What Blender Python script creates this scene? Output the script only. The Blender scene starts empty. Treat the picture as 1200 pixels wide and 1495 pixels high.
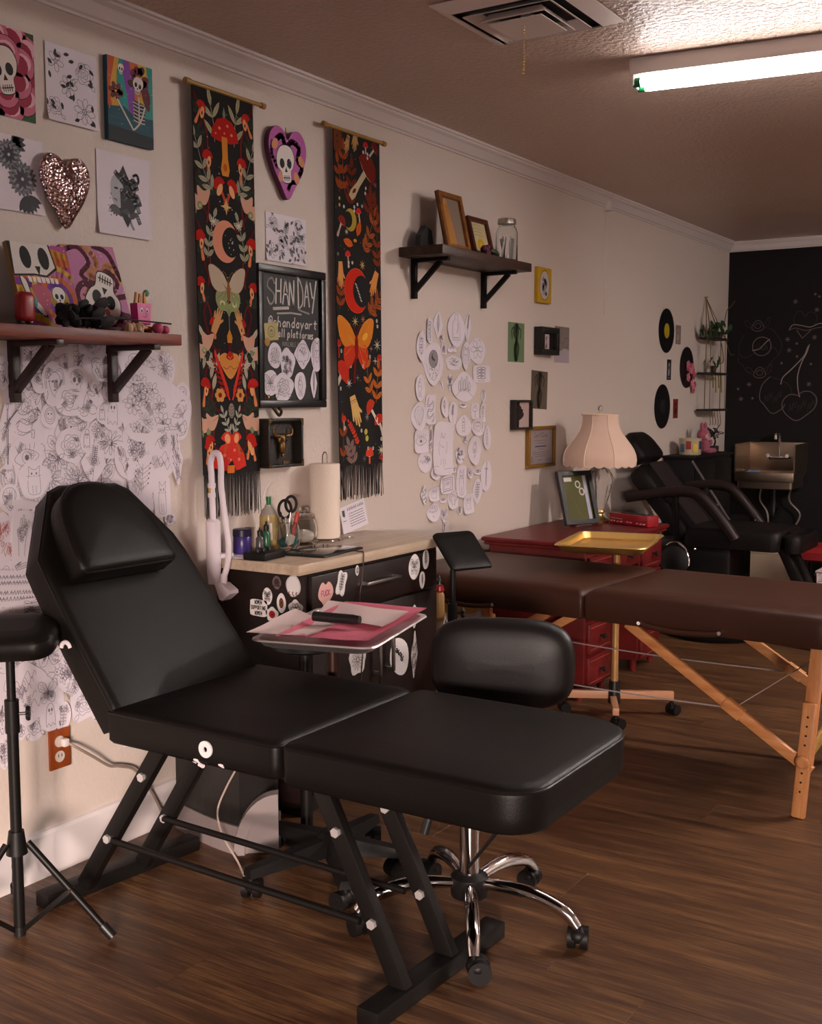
import bpy, bmesh, math, random
from mathutils import Vector, Matrix, Euler

SC = bpy.context.scene
COL = SC.collection
PI = math.pi

# ---------------------------------------------------------------- camera
cam_d = bpy.data.cameras.new('camera')
cam_d.sensor_fit = 'HORIZONTAL'
cam_d.sensor_width = 36.0
cam_d.lens = 36.0 * 1650.0 / 1200.0
cam_d.clip_start = 0.05
cam = bpy.data.objects.new('camera', cam_d)
COL.objects.link(cam)
right = Vector((0.84372339, 0.5367782, 0.0))
down = Vector((0.05357167, -0.08420549, -0.99500729))
fwd = Vector((-0.53409822, 0.83951093, -0.09980225))
M = Matrix.Identity(4)
for i in range(3):
    M[i][0] = right[i]; M[i][1] = -down[i]; M[i][2] = -fwd[i]
M[0][3], M[1][3], M[2][3] = 2.44711, 0.0, 1.30
cam.matrix_world = M
SC.camera = cam

# ---------------------------------------------------------------- world, lights, exposure
SC.view_settings.view_transform = 'Standard'
SC.view_settings.look = 'None'
SC.view_settings.gamma = 1.0
SC.view_settings.use_curve_mapping = False
SC.view_settings.exposure = 1.14
SC.cycles.use_denoising = True
SC.cycles.max_bounces = 8
SC.cycles.sample_clamp_indirect = 6.0

world = bpy.data.worlds.new('daylight')
SC.world = world
world.use_nodes = True
bg = world.node_tree.nodes['Background']
bg.inputs[0].default_value = (0.86, 0.90, 1.0, 1)
bg.inputs[1].default_value = 1.0


def area(name, loc, target, sx, sy, power, color):
    d = bpy.data.lights.new(name, 'AREA')
    d.shape = 'RECTANGLE'; d.size = sx; d.size_y = sy
    d.energy = power; d.color = color
    o = bpy.data.objects.new(name, d)
    COL.objects.link(o)
    o.location = loc
    o.rotation_euler = (Vector(target) - Vector(loc)).to_track_quat('-Z', 'Y').to_euler()
    return o


# daylight from the shop windows in the front wall, behind the camera
area('shop_window_daylight', (6.1, -5.4, 1.95), (1.2, 1.5, 0.5), 1.7, 1.1, 880, (1.0, 0.80, 0.70))
TUBE = 17.0         # emission of the fluorescent tubes in view
TUBE2 = 172.0      # emission of the strip light farther right


# ---------------------------------------------------------------- helpers
def srgb(h):
    h = h.lstrip('#')
    c = [int(h[i:i + 2], 16) / 255 for i in (0, 2, 4)]
    return tuple(x / 12.92 if x < .04045 else ((x + .055) / 1.055) ** 2.4 for x in c)


class MB:
    """collects shapes, then links them as ONE mesh object"""
    def __init__(s):
        s.v = []; s.f = []; s.sm = []; s.mi = []

    def add(s, v, f, smooth=False, m=0):
        b = len(s.v)
        s.v += [tuple(p) for p in v]
        for q in f:
            s.f.append([i + b for i in q]); s.sm.append(smooth); s.mi.append(m)
        return s

    def box(s, c, d, rot=None, bev=0.0, m=0, seg=2):
        R = rot if isinstance(rot, Matrix) else (Euler(rot).to_matrix() if rot else Matrix.Identity(3))
        bm = bmesh.new()
        bmesh.ops.create_cube(bm, size=1.0)
        for q in bm.verts:
            q.co = Vector((q.co.x * d[0], q.co.y * d[1], q.co.z * d[2]))
        if bev > 0:
            bev = min(bev, .49 * min(d))
            bmesh.ops.bevel(bm, geom=bm.edges[:], offset=bev, segments=seg, affect='EDGES', profile=.5)
        bm.verts.index_update()
        vs = [R @ q.co + Vector(c) for q in bm.verts]
        fs = [[q.index for q in f.verts] for f in bm.faces]
        bm.free()
        return s.add(vs, fs, bev > 0, m)

    def bar(s, p0, p1, a, b, bev=0.0, m=0, up=(0, 0, 1)):
        """box beam from p0 to p1, a wide (sideways), b deep (along up)"""
        p0 = Vector(p0); p1 = Vector(p1)
        d = (p1 - p0); L = d.length; d.normalize()
        u = Vector(up)
        sd = d.cross(u)
        if sd.length < 1e-5:
            sd = d.cross(Vector((0, 1, 0)))
        sd.normalize(); u = sd.cross(d)
        R = Matrix((d, sd, u)).transposed()
        return s.box((p0 + p1) / 2, (L, a, b), R, bev, m)

    def cyl(s, p0, p1, r0, r1=None, n=16, m=0, smooth=True):
        r1 = r0 if r1 is None else r1
        p0 = Vector(p0); p1 = Vector(p1)
        d = (p1 - p0).normalized()
        a = d.orthogonal().normalized(); b = d.cross(a)
        v = []
        for p, r in ((p0, r0), (p1, r1)):
            for k in range(n):
                t = 2 * PI * k / n
                v.append(p + a * (math.cos(t) * r) + b * (math.sin(t) * r))
        f = [[k, (k + 1) % n, n + (k + 1) % n, n + k] for k in range(n)]
        s.add(v, f, smooth, m)
        s.add(v[:n], [list(range(n))[::-1]], False, m)
        s.add(v[n:], [list(range(n))], False, m)
        return s

    def tube(s, pts, r, n=8, m=0, closed=False):
        pts = [Vector(p) for p in pts]
        N = len(pts)
        rad = r if isinstance(r, (list, tuple)) else [r] * N
        v = []; a = None
        for i, p in enumerate(pts):
            q0 = pts[(i - 1) % N] if (i > 0 or closed) else p
            q1 = pts[(i + 1) % N] if (i < N - 1 or closed) else p
            d = (q1 - q0)
            d = d.normalized() if d.length > 1e-9 else Vector((0, 0, 1))
            if a is None:
                a = d.orthogonal().normalized()
            else:
                a = a - d * a.dot(d)
                a = a.normalized() if a.length > 1e-6 else d.orthogonal().normalized()
            b = d.cross(a)
            for k in range(n):
                t = 2 * PI * k / n
                v.append(p + (a * math.cos(t) + b * math.sin(t)) * rad[i])
        f = []
        for i in range(N if closed else N - 1):
            j = (i + 1) % N
            for k in range(n):
                f.append([i * n + k, i * n + (k + 1) % n, j * n + (k + 1) % n, j * n + k])
        s.add(v, f, True, m)
        if not closed:
            s.add(v[:n], [list(range(n))[::-1]], False, m)
            s.add(v[-n:], [list(range(n))], False, m)
        return s

    def lathe(s, prof, c=(0, 0, 0), n=24, m=0, mod=None, R=None):
        """prof = [(r, z)...]; mod(angle, i) scales the radius"""
        v = []; c = Vector(c)
        for i, (r, z) in enumerate(prof):
            for k in range(n):
                t = 2 * PI * k / n
                q = r * (mod(t, i) if mod else 1)
                p = Vector((q * math.cos(t), q * math.sin(t), z))
                v.append(c + (R @ p if R else p))
        f = []
        for i in range(len(prof) - 1):
            for k in range(n):
                f.append([i * n + k, i * n + (k + 1) % n, (i + 1) * n + (k + 1) % n, (i + 1) * n + k])
        s.add(v, f, True, m)
        if prof[0][0] > 1e-5:
            s.add(v[:n], [list(range(n))[::-1]], False, m)
        if prof[-1][0] > 1e-5:
            s.add(v[-n:], [list(range(n))], False, m)
        return s

    def ball(s, c, r, n=14, m=0, R=None):
        r = r if isinstance(r, (tuple, list)) else (r, r, r)
        h = n // 2 + 1
        v = []; c = Vector(c)
        for i in range(h):
            a = -PI / 2 + PI * i / (h - 1)
            for k in range(n):
                t = 2 * PI * k / n
                p = Vector((r[0] * math.cos(a) * math.cos(t), r[1] * math.cos(a) * math.sin(t), r[2] * math.sin(a)))
                v.append(c + (R @ p if R else p))
        f = []
        for i in range(h - 1):
            for k in range(n):
                f.append([i * n + k, i * n + (k + 1) % n, (i + 1) * n + (k + 1) % n, (i + 1) * n + k])
        return s.add(v, f, True, m)

    def prism(s, outl, d0, d1, M4=None, m=0, smooth=False):
        """outline in (a, b) extruded from d0 to d1 along the third axis, mapped by M4"""
        M4 = M4 or Matrix.Identity(4)
        n = len(outl)
        v = [M4 @ Vector((p[0], p[1], d)) for d in (d0, d1) for p in outl]
        f = [[k, (k + 1) % n, n + (k + 1) % n, n + k] for k in range(n)]
        s.add(v, f, smooth, m)
        s.add(v[:n], [list(range(n))[::-1]], False, m)
        s.add(v[n:], [list(range(n))], False, m)
        return s

    def pad(s, outl, rings, M4=None, m=0, cap=True, dome=0.0):
        """cushion: rings of (inset, height) of one outline"""
        M4 = M4 or Matrix.Identity(4)
        n = len(outl)
        P = [Vector((p[0], p[1])) for p in outl]
        xs = [p.x for p in P]; ys = [p.y for p in P]
        ce = Vector(((min(xs) + max(xs)) / 2, (min(ys) + max(ys)) / 2))
        hm = min(max(xs) - min(xs), max(ys) - min(ys)) / 2
        v = []
        for ins, z in rings:
            for i in range(n):
                d = P[i] - ce
                q = ce + Vector((d.x * (1 - ins / ((max(xs) - min(xs)) / 2)), d.y * (1 - ins / ((max(ys) - min(ys)) / 2))))
                v.append(M4 @ Vector((q.x, q.y, z)))
        f = []
        for i in range(len(rings) - 1):
            for k in range(n):
                f.append([i * n + k, i * n + (k + 1) % n, (i + 1) * n + (k + 1) % n, (i + 1) * n + k])
        s.add(v, f, True, m)
        if cap:
            for (ring, z, fl) in ((v[:n], rings[0][1], True), (v[-n:], rings[-1][1], False)):
                dm = 0.0 if fl else dome
                c = M4 @ Vector((ce.x, ce.y, z + dm))
                mid = [(Vector(p) + c) / 2 + (M4.to_3x3() @ Vector((0, 0, dm * .28))) for p in ring]
                b = ring + mid + [c]
                q = [[k, (k + 1) % n, n + (k + 1) % n, n + k] for k in range(n)] + [[n + k, n + (k + 1) % n, 2 * n] for k in range(n)]
                s.add(b, [t[::-1] for t in q] if fl else q, True, m)
        return s

    def grid(s, fn, nu, nv, m=0, smooth=True):
        v = [fn(i / nu, j / nv) for j in range(nv + 1) for i in range(nu + 1)]
        w = nu + 1
        f = [[j * w + i, j * w + i + 1, (j + 1) * w + i + 1, (j + 1) * w + i] for j in range(nv) for i in range(nu)]
        return s.add(v, f, smooth, m)

    def build(s, name, mats, parent=None, sharp=40, off=None):
        me = bpy.data.meshes.new(name)
        vv = s.v if off is None else [(p[0] - off[0], p[1] - off[1], p[2] - off[2]) for p in s.v]
        me.from_pydata(vv, [], s.f)
        me.polygons.foreach_set('use_smooth', s.sm)
        for m in (mats if isinstance(mats, (list, tuple)) else [mats]):
            me.materials.append(m)
        me.polygons.foreach_set('material_index', s.mi)
        me.update()
        if any(s.sm):
            me.set_sharp_from_angle(angle=math.radians(sharp))
        o = bpy.data.objects.new(name, me)
        COL.objects.link(o)
        if parent:
            o.parent = parent
        return o


def tag(o, label=None, cat=None, group=None, kind=None):
    if label: o['label'] = label
    if cat: o['category'] = cat
    if group: o['group'] = group
    if kind: o['kind'] = kind
    return o


def thing(name, label, cat, loc=(0, 0, 0), rotz=0.0, group=None):
    o = bpy.data.objects.new(name, None)
    o.empty_display_size = .05
    COL.objects.link(o)
    o.location = loc
    o.rotation_euler = (0, 0, rotz)
    return tag(o, label, cat, group)


def structure(o):
    o['kind'] = 'structure'
    return o


def rrect(x0, y0, x1, y1, r, n=5):
    """rounded rectangle outline, counter-clockwise"""
    rr = r if isinstance(r, (tuple, list)) else (r,) * 4     # corners: x0y0, x1y0, x1y1, x0y1
    out = []
    for (cx, cy, a0, q) in ((x0, y0, PI, rr[0]), (x1, y0, 1.5 * PI, rr[1]), (x1, y1, 0, rr[2]), (x0, y1, .5 * PI, rr[3])):
        ox = cx + q * (1 if cx == x0 else -1)
        oy = cy + q * (1 if cy == y0 else -1)
        for k in range(n + 1):
            t = a0 + .5 * PI * k / n
            out.append((ox + q * math.cos(t), oy + q * math.sin(t)))
    return out


def dense(outl, step=.03):
    out = []
    n = len(outl)
    for i in range(n):
        a = Vector(outl[i]); b = Vector(outl[(i + 1) % n])
        k = max(1, int((b - a).length / step))
        for j in range(k):
            out.append(tuple(a.lerp(b, j / k)))
    return out


def spline(pts, k=6, closed=False):
    """Catmull-Rom through pts (any dimension)"""
    P = [Vector(p) for p in pts]
    n = len(P); out = []
    rng = n if closed else n - 1
    for i in range(rng):
        p0 = P[i - 1] if (i > 0 or closed) else P[i]
        p1 = P[i]; p2 = P[(i + 1) % n]
        p3 = P[(i + 2) % n] if (i + 2 < n or closed) else p2
        for j in range(k):
            t = j / k
            out.append(.5 * ((2 * p1) + (p2 - p0) * t + (2 * p0 - 5 * p1 + 4 * p2 - p3) * t * t + (3 * p1 - p0 - 3 * p2 + p3) * t ** 3))
    if not closed:
        out.append(P[-1])
    return out


# ---------------------------------------------------------------- materials (all procedural)
def mat(name, color, rough=.5, metal=0.0, bump=None, var=None, trans=0.0, ior=1.45, emit=None, spec=.5, coat=0.0, stretch=None, sheen=0.0):
    """bump=(scale, strength); var=(scale, amount) varies the value with noise; stretch=(x,y,z) of the noise space"""
    m = bpy.data.materials.new(name)
    m.use_nodes = True
    nt = m.node_tree
    b = nt.nodes['Principled BSDF']
    c = srgb(color) if isinstance(color, str) else color
    b.inputs['Base Color'].default_value = (*c, 1)
    b.inputs['Roughness'].default_value = rough
    b.inputs['Metallic'].default_value = metal
    b.inputs['IOR'].default_value = ior
    b.inputs['Transmission Weight'].default_value = trans
    b.inputs['Specular IOR Level'].default_value = spec
    b.inputs['Coat Weight'].default_value = coat
    b.inputs['Sheen Weight'].default_value = sheen
    if emit:
        ec = srgb(emit[0]) if isinstance(emit[0], str) else emit[0]
        b.inputs['Emission Color'].default_value = (*ec, 1)
        b.inputs['Emission Strength'].default_value = emit[1]
    tc = None
    if bump or var:
        tc = nt.nodes.new('ShaderNodeTexCoord')
        src = tc.outputs['Object']
        if stretch:
            mp = nt.nodes.new('ShaderNodeMapping')
            mp.inputs['Scale'].default_value = stretch
            nt.links.new(src, mp.inputs[0]); src = mp.outputs[0]
    if var:
        n = nt.nodes.new('ShaderNodeTexNoise')
        n.inputs['Scale'].default_value = var[0]; n.inputs['Detail'].default_value = 6
        nt.links.new(src, n.inputs[0])
        r = nt.nodes.new('ShaderNodeValToRGB')
        a = var[1]
        r.color_ramp.elements[0].position = .3; r.color_ramp.elements[1].position = .7
        r.color_ramp.elements[0].color = (*[x * (1 - a) for x in c], 1)
        r.color_ramp.elements[1].color = (*[min(1, x * (1 + a)) for x in c], 1)
        nt.links.new(n.outputs['Fac'], r.inputs[0])
        nt.links.new(r.outputs[0], b.inputs['Base Color'])
    if bump:
        n = nt.nodes.new('ShaderNodeTexNoise')
        n.inputs['Scale'].default_value = bump[0]; n.inputs['Detail'].default_value = 3
        nt.links.new(src, n.inputs[0])
        k = nt.nodes.new('ShaderNodeBump')
        k.inputs['Strength'].default_value = bump[1]; k.inputs['Distance'].default_value = .004
        nt.links.new(n.outputs['Fac'], k.inputs['Height'])
        nt.links.new(k.outputs[0], b.inputs['Normal'])
    return m


def print_mat(name, rough=.6, spec=.3):
    m = bpy.data.materials.new(name)
    m.use_nodes = True
    nt = m.node_tree
    b = nt.nodes['Principled BSDF']
    a = nt.nodes.new('ShaderNodeAttribute'); a.attribute_name = 'Col'
    nt.links.new(a.outputs['Color'], b.inputs['Base Color'])
    b.inputs['Roughness'].default_value = rough
    b.inputs['Specular IOR Level'].default_value = spec
    return m


def wood_mat(name, c0, c1, scale=(2, 26, 26), rough=.45, bump=.15):
    m = bpy.data.materials.new(name)
    m.use_nodes = True
    nt = m.node_tree
    b = nt.nodes['Principled BSDF']
    tc = nt.nodes.new('ShaderNodeTexCoord')
    mp = nt.nodes.new('ShaderNodeMapping'); mp.inputs['Scale'].default_value = scale
    nt.links.new(tc.outputs['Object'], mp.inputs[0])
    n = nt.nodes.new('ShaderNodeTexNoise'); n.inputs['Scale'].default_value = 1.6; n.inputs['Detail'].default_value = 9; n.inputs['Roughness'].default_value = .65
    nt.links.new(mp.outputs[0], n.inputs[0])
    r = nt.nodes.new('ShaderNodeValToRGB')
    r.color_ramp.elements[0].position = .32; r.color_ramp.elements[1].position = .68
    r.color_ramp.elements[0].color = (*srgb(c0), 1); r.color_ramp.elements[1].color = (*srgb(c1), 1)
    nt.links.new(n.outputs['Fac'], r.inputs[0])
    nt.links.new(r.outputs[0], b.inputs['Base Color'])
    k = nt.nodes.new('ShaderNodeBump'); k.inputs['Strength'].default_value = bump; k.inputs['Distance'].default_value = .002
    nt.links.new(n.outputs['Fac'], k.inputs['Height'])
    nt.links.new(k.outputs[0], b.inputs['Normal'])
    b.inputs['Roughness'].default_value = rough
    return m


PRINT = print_mat('ink_print')
CLOTHPRINT = print_mat('cloth_print', .85, .1)
GLOSSPRINT = print_mat('gloss_print', .25, .5)
PAPER = mat('paper', '#dcd3dc', .7, bump=(60, .1))
PAPERW = mat('white_paper', '#ddd5de', .6)
LEATHER = mat('black_leather', (.0046, .0037, .0032), .47, bump=(240, .10), spec=.22)
LEATHER2 = mat('black_vinyl_smooth', (.0065, .0052, .0050), .40, bump=(160, .05), spec=.38)
BLACKMETAL = mat('black_metal', (.0055, .0045, .0042), .45, spec=.28)
BLACKPLASTIC = mat('black_plastic', (.006, .005, .005), .48, spec=.28)
CHROME = mat('chrome', (.78, .77, .78), .08, metal=1.0)
STEEL = mat('steel', (.55, .52, .50), .30, metal=1.0)
WHITEPLASTIC = mat('white_plastic', '#e6dcdf', .4)
GLASS = mat('clear_glass', (.96, .98, .97), .03, trans=1.0, ior=1.35)
PANE = mat('picture_glass', (.98, .98, .98), .02, trans=1.0, ior=1.05)
BROWNLEATHER = mat('brown_leather', (.046, .0165, .0090), .45, bump=(220, .10), spec=.35)
BEECH = wood_mat('beech_wood', '#b5713f', '#d99a63', (26, 26, 3), .45, .05)
BEECHX = wood_mat('beech_wood_along_x', '#b5713f', '#d99a63', (3, 26, 26), .45, .05)
ESPRESSO = wood_mat('espresso_wood', '#150a09', '#20110e', (3, 3, 20), .42, .05)
SHELFWOOD = wood_mat('reddish_shelf_wood', '#55190b', '#86381a', (30, 2.5, 30), .50, .1)
SHELFDARK = wood_mat('dark_shelf_wood', '#25130c', '#472a1c', (30, 2.5, 30), .5, .2)
BRACKETWOOD = wood_mat('dark_bracket_wood', '#1c0d0a', '#2a1410', (20, 20, 4), .5, .1)
REDPAINT = mat('red_paint', (.125, .009, .009), .36, var=(9, .25), bump=(30, .1))
GOLD = mat('gold_tray_metal', (.86, .58, .20), .42, metal=1.0)
BRASS = mat('brass', (.60, .42, .16), .3, metal=1.0)
BOLT = mat('zinc_bolt', (.75, .73, .74), .35, metal=.7)
CORD = mat('black_cord', (.01, .01, .01), .5)

# ---------------------------------------------------------------- flat print: coloured polygons a hair above the paper
class Art:
    def __init__(s, w, h, clip=True):
        s.w = w; s.h = h; s.polys = []; s.clip = clip
        s.at()

    def at(s, cx=0, cy=0, k=1.0, rot=0.0, ky=None, flip=1, L=0):
        """local frame for what is drawn next: origin, scale, rotation, base layer"""
        s.c = (cx, cy); s.k = k * flip; s.ky = ky or k; s.L = L
        s.cs = math.cos(rot); s.sn = math.sin(rot)
        return s

    def T(s, p):
        x = p[0] * s.k; y = p[1] * s.ky
        return (s.c[0] + x * s.cs - y * s.sn, s.c[1] + x * s.sn + y * s.cs)

    def raw(s, P, col, l):
        if s.clip:
            w = s.w / 2; h = s.h / 2
            for ax, sg, lim in ((0, 1, w), (0, -1, w), (1, 1, h), (1, -1, h)):
                if not P: return
                out = []
                for i in range(len(P)):
                    a = P[i - 1]; b = P[i]
                    ia = a[ax] * sg <= lim; ib = b[ax] * sg <= lim
                    if ia != ib:
                        t = (lim * sg - a[ax]) / (b[ax] - a[ax])
                        q = [a[0] + (b[0] - a[0]) * t, a[1] + (b[1] - a[1]) * t]
                        out.append(q)
                    if ib: out.append(b)
                P = out
        if len(P) > 2:
            s.polys.append((P, l + s.L, srgb(col) if isinstance(col, str) else col))

    def poly(s, pts, col, l=1):
        s.raw([s.T(p) for p in pts], col, l)
        return s

    def ell(s, cx, cy, rx, ry, col, l=1, rot=0, n=16):
        c = math.cos(rot); q = math.sin(rot)
        return s.poly([(cx + rx * math.cos(t) * c - ry * math.sin(t) * q, cy + rx * math.cos(t) * q + ry * math.sin(t) * c)
                       for t in (2 * PI * i / n for i in range(n))], col, l)

    def line(s, pts, w, col, l=1, closed=False):
        """w is in metres of the sheet, not scaled"""
        P = [Vector(s.T(p)) for p in pts]
        if closed: P.append(P[0])
        for a, b in zip(P, P[1:]):
            d = b - a
            if d.length < 1e-6: continue
            d.normalize(); e = d * w * .25; n = Vector((-d.y, d.x)) * w * .5
            s.raw([tuple(a - n - e), tuple(b - n + e), tuple(b + n + e), tuple(a + n - e)], col, l)
        return s

    def curve(s, pts, w, col, l=1, closed=False, k=4):
        return s.line([tuple(p) for p in spline([(*p, 0) for p in pts], k, closed)], w, col, l, closed)

    def blob(s, pts, col, l=1, k=4):
        return s.poly([(p[0], p[1]) for p in spline([(*p, 0) for p in pts], k, True)], col, l)

    def ring(s, cx, cy, rx, ry, w, col, l=1, n=18, rot=0, a0=0, a1=2 * PI):
        c = math.cos(rot); q = math.sin(rot)
        P = []
        for i in range(n + 1):
            t = a0 + (a1 - a0) * i / n
            P.append((cx + rx * math.cos(t) * c - ry * math.sin(t) * q, cy + rx * math.cos(t) * q + ry * math.sin(t) * c))
        return s.line(P, w, col, l)

    def text(s, txt, x, y, h, w, col, l=1, slant=0.0, adv=.78, center=True):
        wd = sum((.42 if c in ' ilI.' else adv) for c in txt) * h
        cx = x - (wd / 2 if center else 0)
        for ch in txt:
            a = .42 if ch in ' ilI.' else adv
            for st in FONT.get(ch, FONT.get(ch.upper(), [])):
                s.line([(cx + (p[0] * (a - .16) + slant * p[1]) * h, y + p[1] * h) for p in st], w, col, l)
            cx += a * h
        return s

    def build(s, name, parent, M4, warp=None, mat_=None, eps=.00007, base=.0003):
        """M4 maps (u, v, out) of the sheet; warp(u, v) lifts it"""
        me = bpy.data.meshes.new(name)
        V = []; F = []; Cc = []
        for P, l, c in s.polys:
            b = len(V)
            for p in P:
                o = base + eps * l + (warp(p[0], p[1]) if warp else 0)
                V.append(M4 @ Vector((p[0], p[1], o)))
                Cc += [c[0], c[1], c[2], 1.0]
            F.append(list(range(b, b + len(P))))
        me.from_pydata(V, [], F)
        at = me.color_attributes.new('Col', 'FLOAT_COLOR', 'POINT')
        at.data.foreach_set('color', Cc)
        me.materials.append(mat_ or PRINT)
        me.update()
        o = bpy.data.objects.new(name, me)
        COL.objects.link(o)
        if parent: o.parent = parent
        return o


def _f(s):
    return [[(int(p[0]) / 4, int(p[1]) / 4) for p in st.split()] for st in s.split(',')]


FONT = {k: _f(v) for k, v in {
    'A': '00 14 24 40,12 32', 'B': '00 04 34 43 32 02,32 41 30 00', 'C': '43 34 14 03 01 10 30 41', 'D': '00 04 24 42 41 20 00',
    'E': '40 00 04 44,02 32', 'F': '00 04 44,02 32', 'G': '43 34 14 03 01 10 30 42 22', 'H': '00 04,40 44,02 42', 'I': '20 24',
    'K': '00 04,44 02 40', 'L': '04 00 40', 'M': '00 04 22 44 40', 'N': '00 04 40 44', 'O': '14 03 01 10 30 41 43 34 14',
    'P': '00 04 34 43 32 02', 'R': '00 04 34 43 32 02,22 40', 'S': '43 34 14 03 12 32 41 30 10 01', 'T': '04 44,24 20', 'U': '04 01 10 30 41 44',
    'V': '04 20 44', 'W': '04 10 22 30 44', 'Y': '04 22 44,22 20', 'X': '04 40,00 44', '2': '03 14 34 43 00 40',
    'a': '42 12 01 10 30 41,42 40', 'b': '04 00 30 41 32 02', 'd': '44 40 10 01 12 42', 'e': '01 41 32 12 01 10 40', 'f': '44 34 23 20,12 32',
    'h': '04 00,02 22 31 30', 'i': '20 22,23 24', 'l': '24 20', 'm': '00 02 12 21 20,21 32 42 40', 'n': '00 02 22 31 30', 'o': '12 01 10 30 41 32 12',
    'p': '02 00,02 32 41 30 00', 'r': '00 02,01 12 32', 's': '42 12 01 31 30 00', 't': '24 20 30,13 33', 'u': '02 01 10 30 42,40 42', 'y': '02 21 42,21 10',
    '@': '32 22 11 21 32 30 41 43 34 14 03 01 10 30', '.': '10 20', '!': '24 22,21 20', "'": '24 23', '&': '40 13 24 33 01 10 30 42'}.items()}


FONT['y'] = [[(0, .52), (.42, .05)], [(.85, .52), (.15, -.38)]]
FONT['p'] = [[(.05, .52), (.05, -.36)], [(.05, .5), (.55, .54), (.8, .28), (.6, .0), (.05, .02)]]
FONT['s'] = [[(.78, .50), (.30, .54), (.08, .40), (.70, .18), (.66, .02), (.05, .0)]]
FONT['a'] = [[(.80, .52), (.80, 0)], [(.80, .42), (.45, .54), (.08, .28), (.30, .0), (.78, .12)]]
FONT['o'] = [[(.45, .54), (.10, .38), (.08, .12), (.45, .0), (.82, .14), (.80, .40), (.45, .54)]]
FONT['d'] = [[(.80, 1.0), (.80, 0)], [(.80, .42), (.42, .54), (.06, .28), (.30, .0), (.78, .12)]]
FONT['t'] = [[(.42, .85), (.42, .10), (.70, .0)], [(.05, .58), (.85, .58)]]
FONT['@'] = [[(.66, .42), (.45, .62), (.26, .42), (.40, .20), (.66, .38), (.76, .20), (.98, .36), (.92, .80), (.5, .98), (.05, .72), (0, .25), (.3, -.10), (.75, -.08)]]

# ---------------------------------------------------------------- motifs as line drawings in a unit square (-0.5..0.5)
def m_flower(a, w, c, f, R):
    n = R.randint(5, 8)
    for i in range(n):
        t = 2 * PI * i / n + R.random() * .2
        a.ring(.27 * math.cos(t), .27 * math.sin(t), .2, .12, w, c, 1, 12, t)
    a.ring(0, 0, .09, .09, w, c, 2, 10); a.ell(0, 0, .03, .03, c, 2, 0, 6)


def m_daisy(a, w, c, f, R):
    for i in range(12):
        t = 2 * PI * i / 12
        a.ring(.29 * math.cos(t), .29 * math.sin(t), .19, .055, w, c, 1, 10, t)
    a.ring(0, 0, .09, .09, w, c, 2, 10)


def m_rose(a, w, c, f, R):
    for r, n, q in ((.42, 6, .09), (.3, 5, .07), (.19, 4, .05), (.09, 3, .03)):
        ph = R.random() * 6
        a.line([((r + q * abs(math.sin(n * t / 2 + ph)) - q) * math.cos(t), (r + q * abs(math.sin(n * t / 2 + ph)) - q) * math.sin(t)) for t in (2 * PI * i / 40 for i in range(41))], w, c, 1)
    for i in range(7):
        t = R.random() * 6.3
        a.line([(.2 * math.cos(t), .2 * math.sin(t)), (.38 * math.cos(t + .25), .38 * math.sin(t + .25))], w * .8, c, 1)
    for s in (-1, 1):
        a.curve([(s * .3, -.28), (s * .5, -.34), (s * .52, -.5), (s * .36, -.42), (s * .3, -.28)], w, c, 1)


def m_bouquet(a, w, c, f, R):
    for i in range(11):
        x = R.uniform(-.36, .36); y = R.uniform(-.42, .42); r = R.uniform(.1, .17); n = R.randint(5, 7); t0 = R.random() * 6
        for j in range(n):
            t = t0 + 2 * PI * j / n
            a.ring(x + r * .6 * math.cos(t), y + r * .6 * math.sin(t), r * .5, r * .3, w, c, 1, 9, t)
        a.ell(x, y, r * .13, r * .13, c, 1, 0, 6)
    for i in range(12):
        x = R.uniform(-.42, .42); y = R.uniform(-.47, .47); t = R.random() * 6.3
        a.curve([(x, y), (x + .06 * math.cos(t + .5), y + .06 * math.sin(t + .5)), (x + .13 * math.cos(t), y + .13 * math.sin(t)), (x + .06 * math.cos(t - .5), y + .06 * math.sin(t - .5)), (x, y)], w, c, 1, k=3)


def m_leaf(a, w, c, f, R):
    a.curve([(0, -.48), (.03, -.1), (0, .46)], w, c, 1)
    for i in range(6):
        y = -.32 + i * .13
        for s in (-1, 1):
            a.curve([(0, y), (s * .12, y + .13), (s * .26, y + .14), (s * .16, y + .03), (0, y)], w, c, 1, k=3)


def m_feather(a, w, c, f, R):
    a.curve([(-.1, -.48), (.0, 0), (.06, .46)], w, c, 1)
    for i in range(13):
        y = -.3 + i * .055; q = .2 * math.sin((i + 1) / 14 * PI)
        for s in (-1, 1):
            a.line([(.02, y), (.02 + s * q, y + .1)], w * .8, c, 1)


def m_lavender(a, w, c, f, R):
    a.curve([(0, -.5), (.02, 0), (0, .48)], w, c, 1)
    for i in range(9):
        for s in (-1, 1):
            a.ring(s * .07, .46 - i * .06, .06, .035, w, c, 1, 8, s * .6)


def m_ghost(a, w, c, f, R):
    a.curve([(-.26, -.42), (-.24, .1), (-.12, .4), (.1, .4), (.24, .1), (.26, -.42), (.12, -.32), (0, -.44), (-.13, -.32)], w, c, 1, True)
    for s in (-1, 1): a.ell(s * .08, .18, .045, .07, c, 2, 0, 10)
    a.ring(0, .06, .06, .04, w, c, 2, 8, 0, PI, 2 * PI)


def m_skull(a, w, c, f, R):
    a.curve([(-.14, -.42), (-.2, -.2), (-.32, 0), (-.28, .32), (0, .46), (.28, .32), (.32, 0), (.2, -.2), (.14, -.42)], w, c, 1, True)
    for s in (-1, 1): a.ell(s * .13, .03, .085, .11, c, 2, 0, 12)
    a.poly([(0, -.08), (-.05, -.19), (.05, -.19)], c, 2)
    for i in range(-2, 3): a.line([(i * .05, -.3), (i * .05, -.42)], w, c, 1)
    a.line([(-.15, -.3), (.15, -.3)], w, c, 1)


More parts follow.
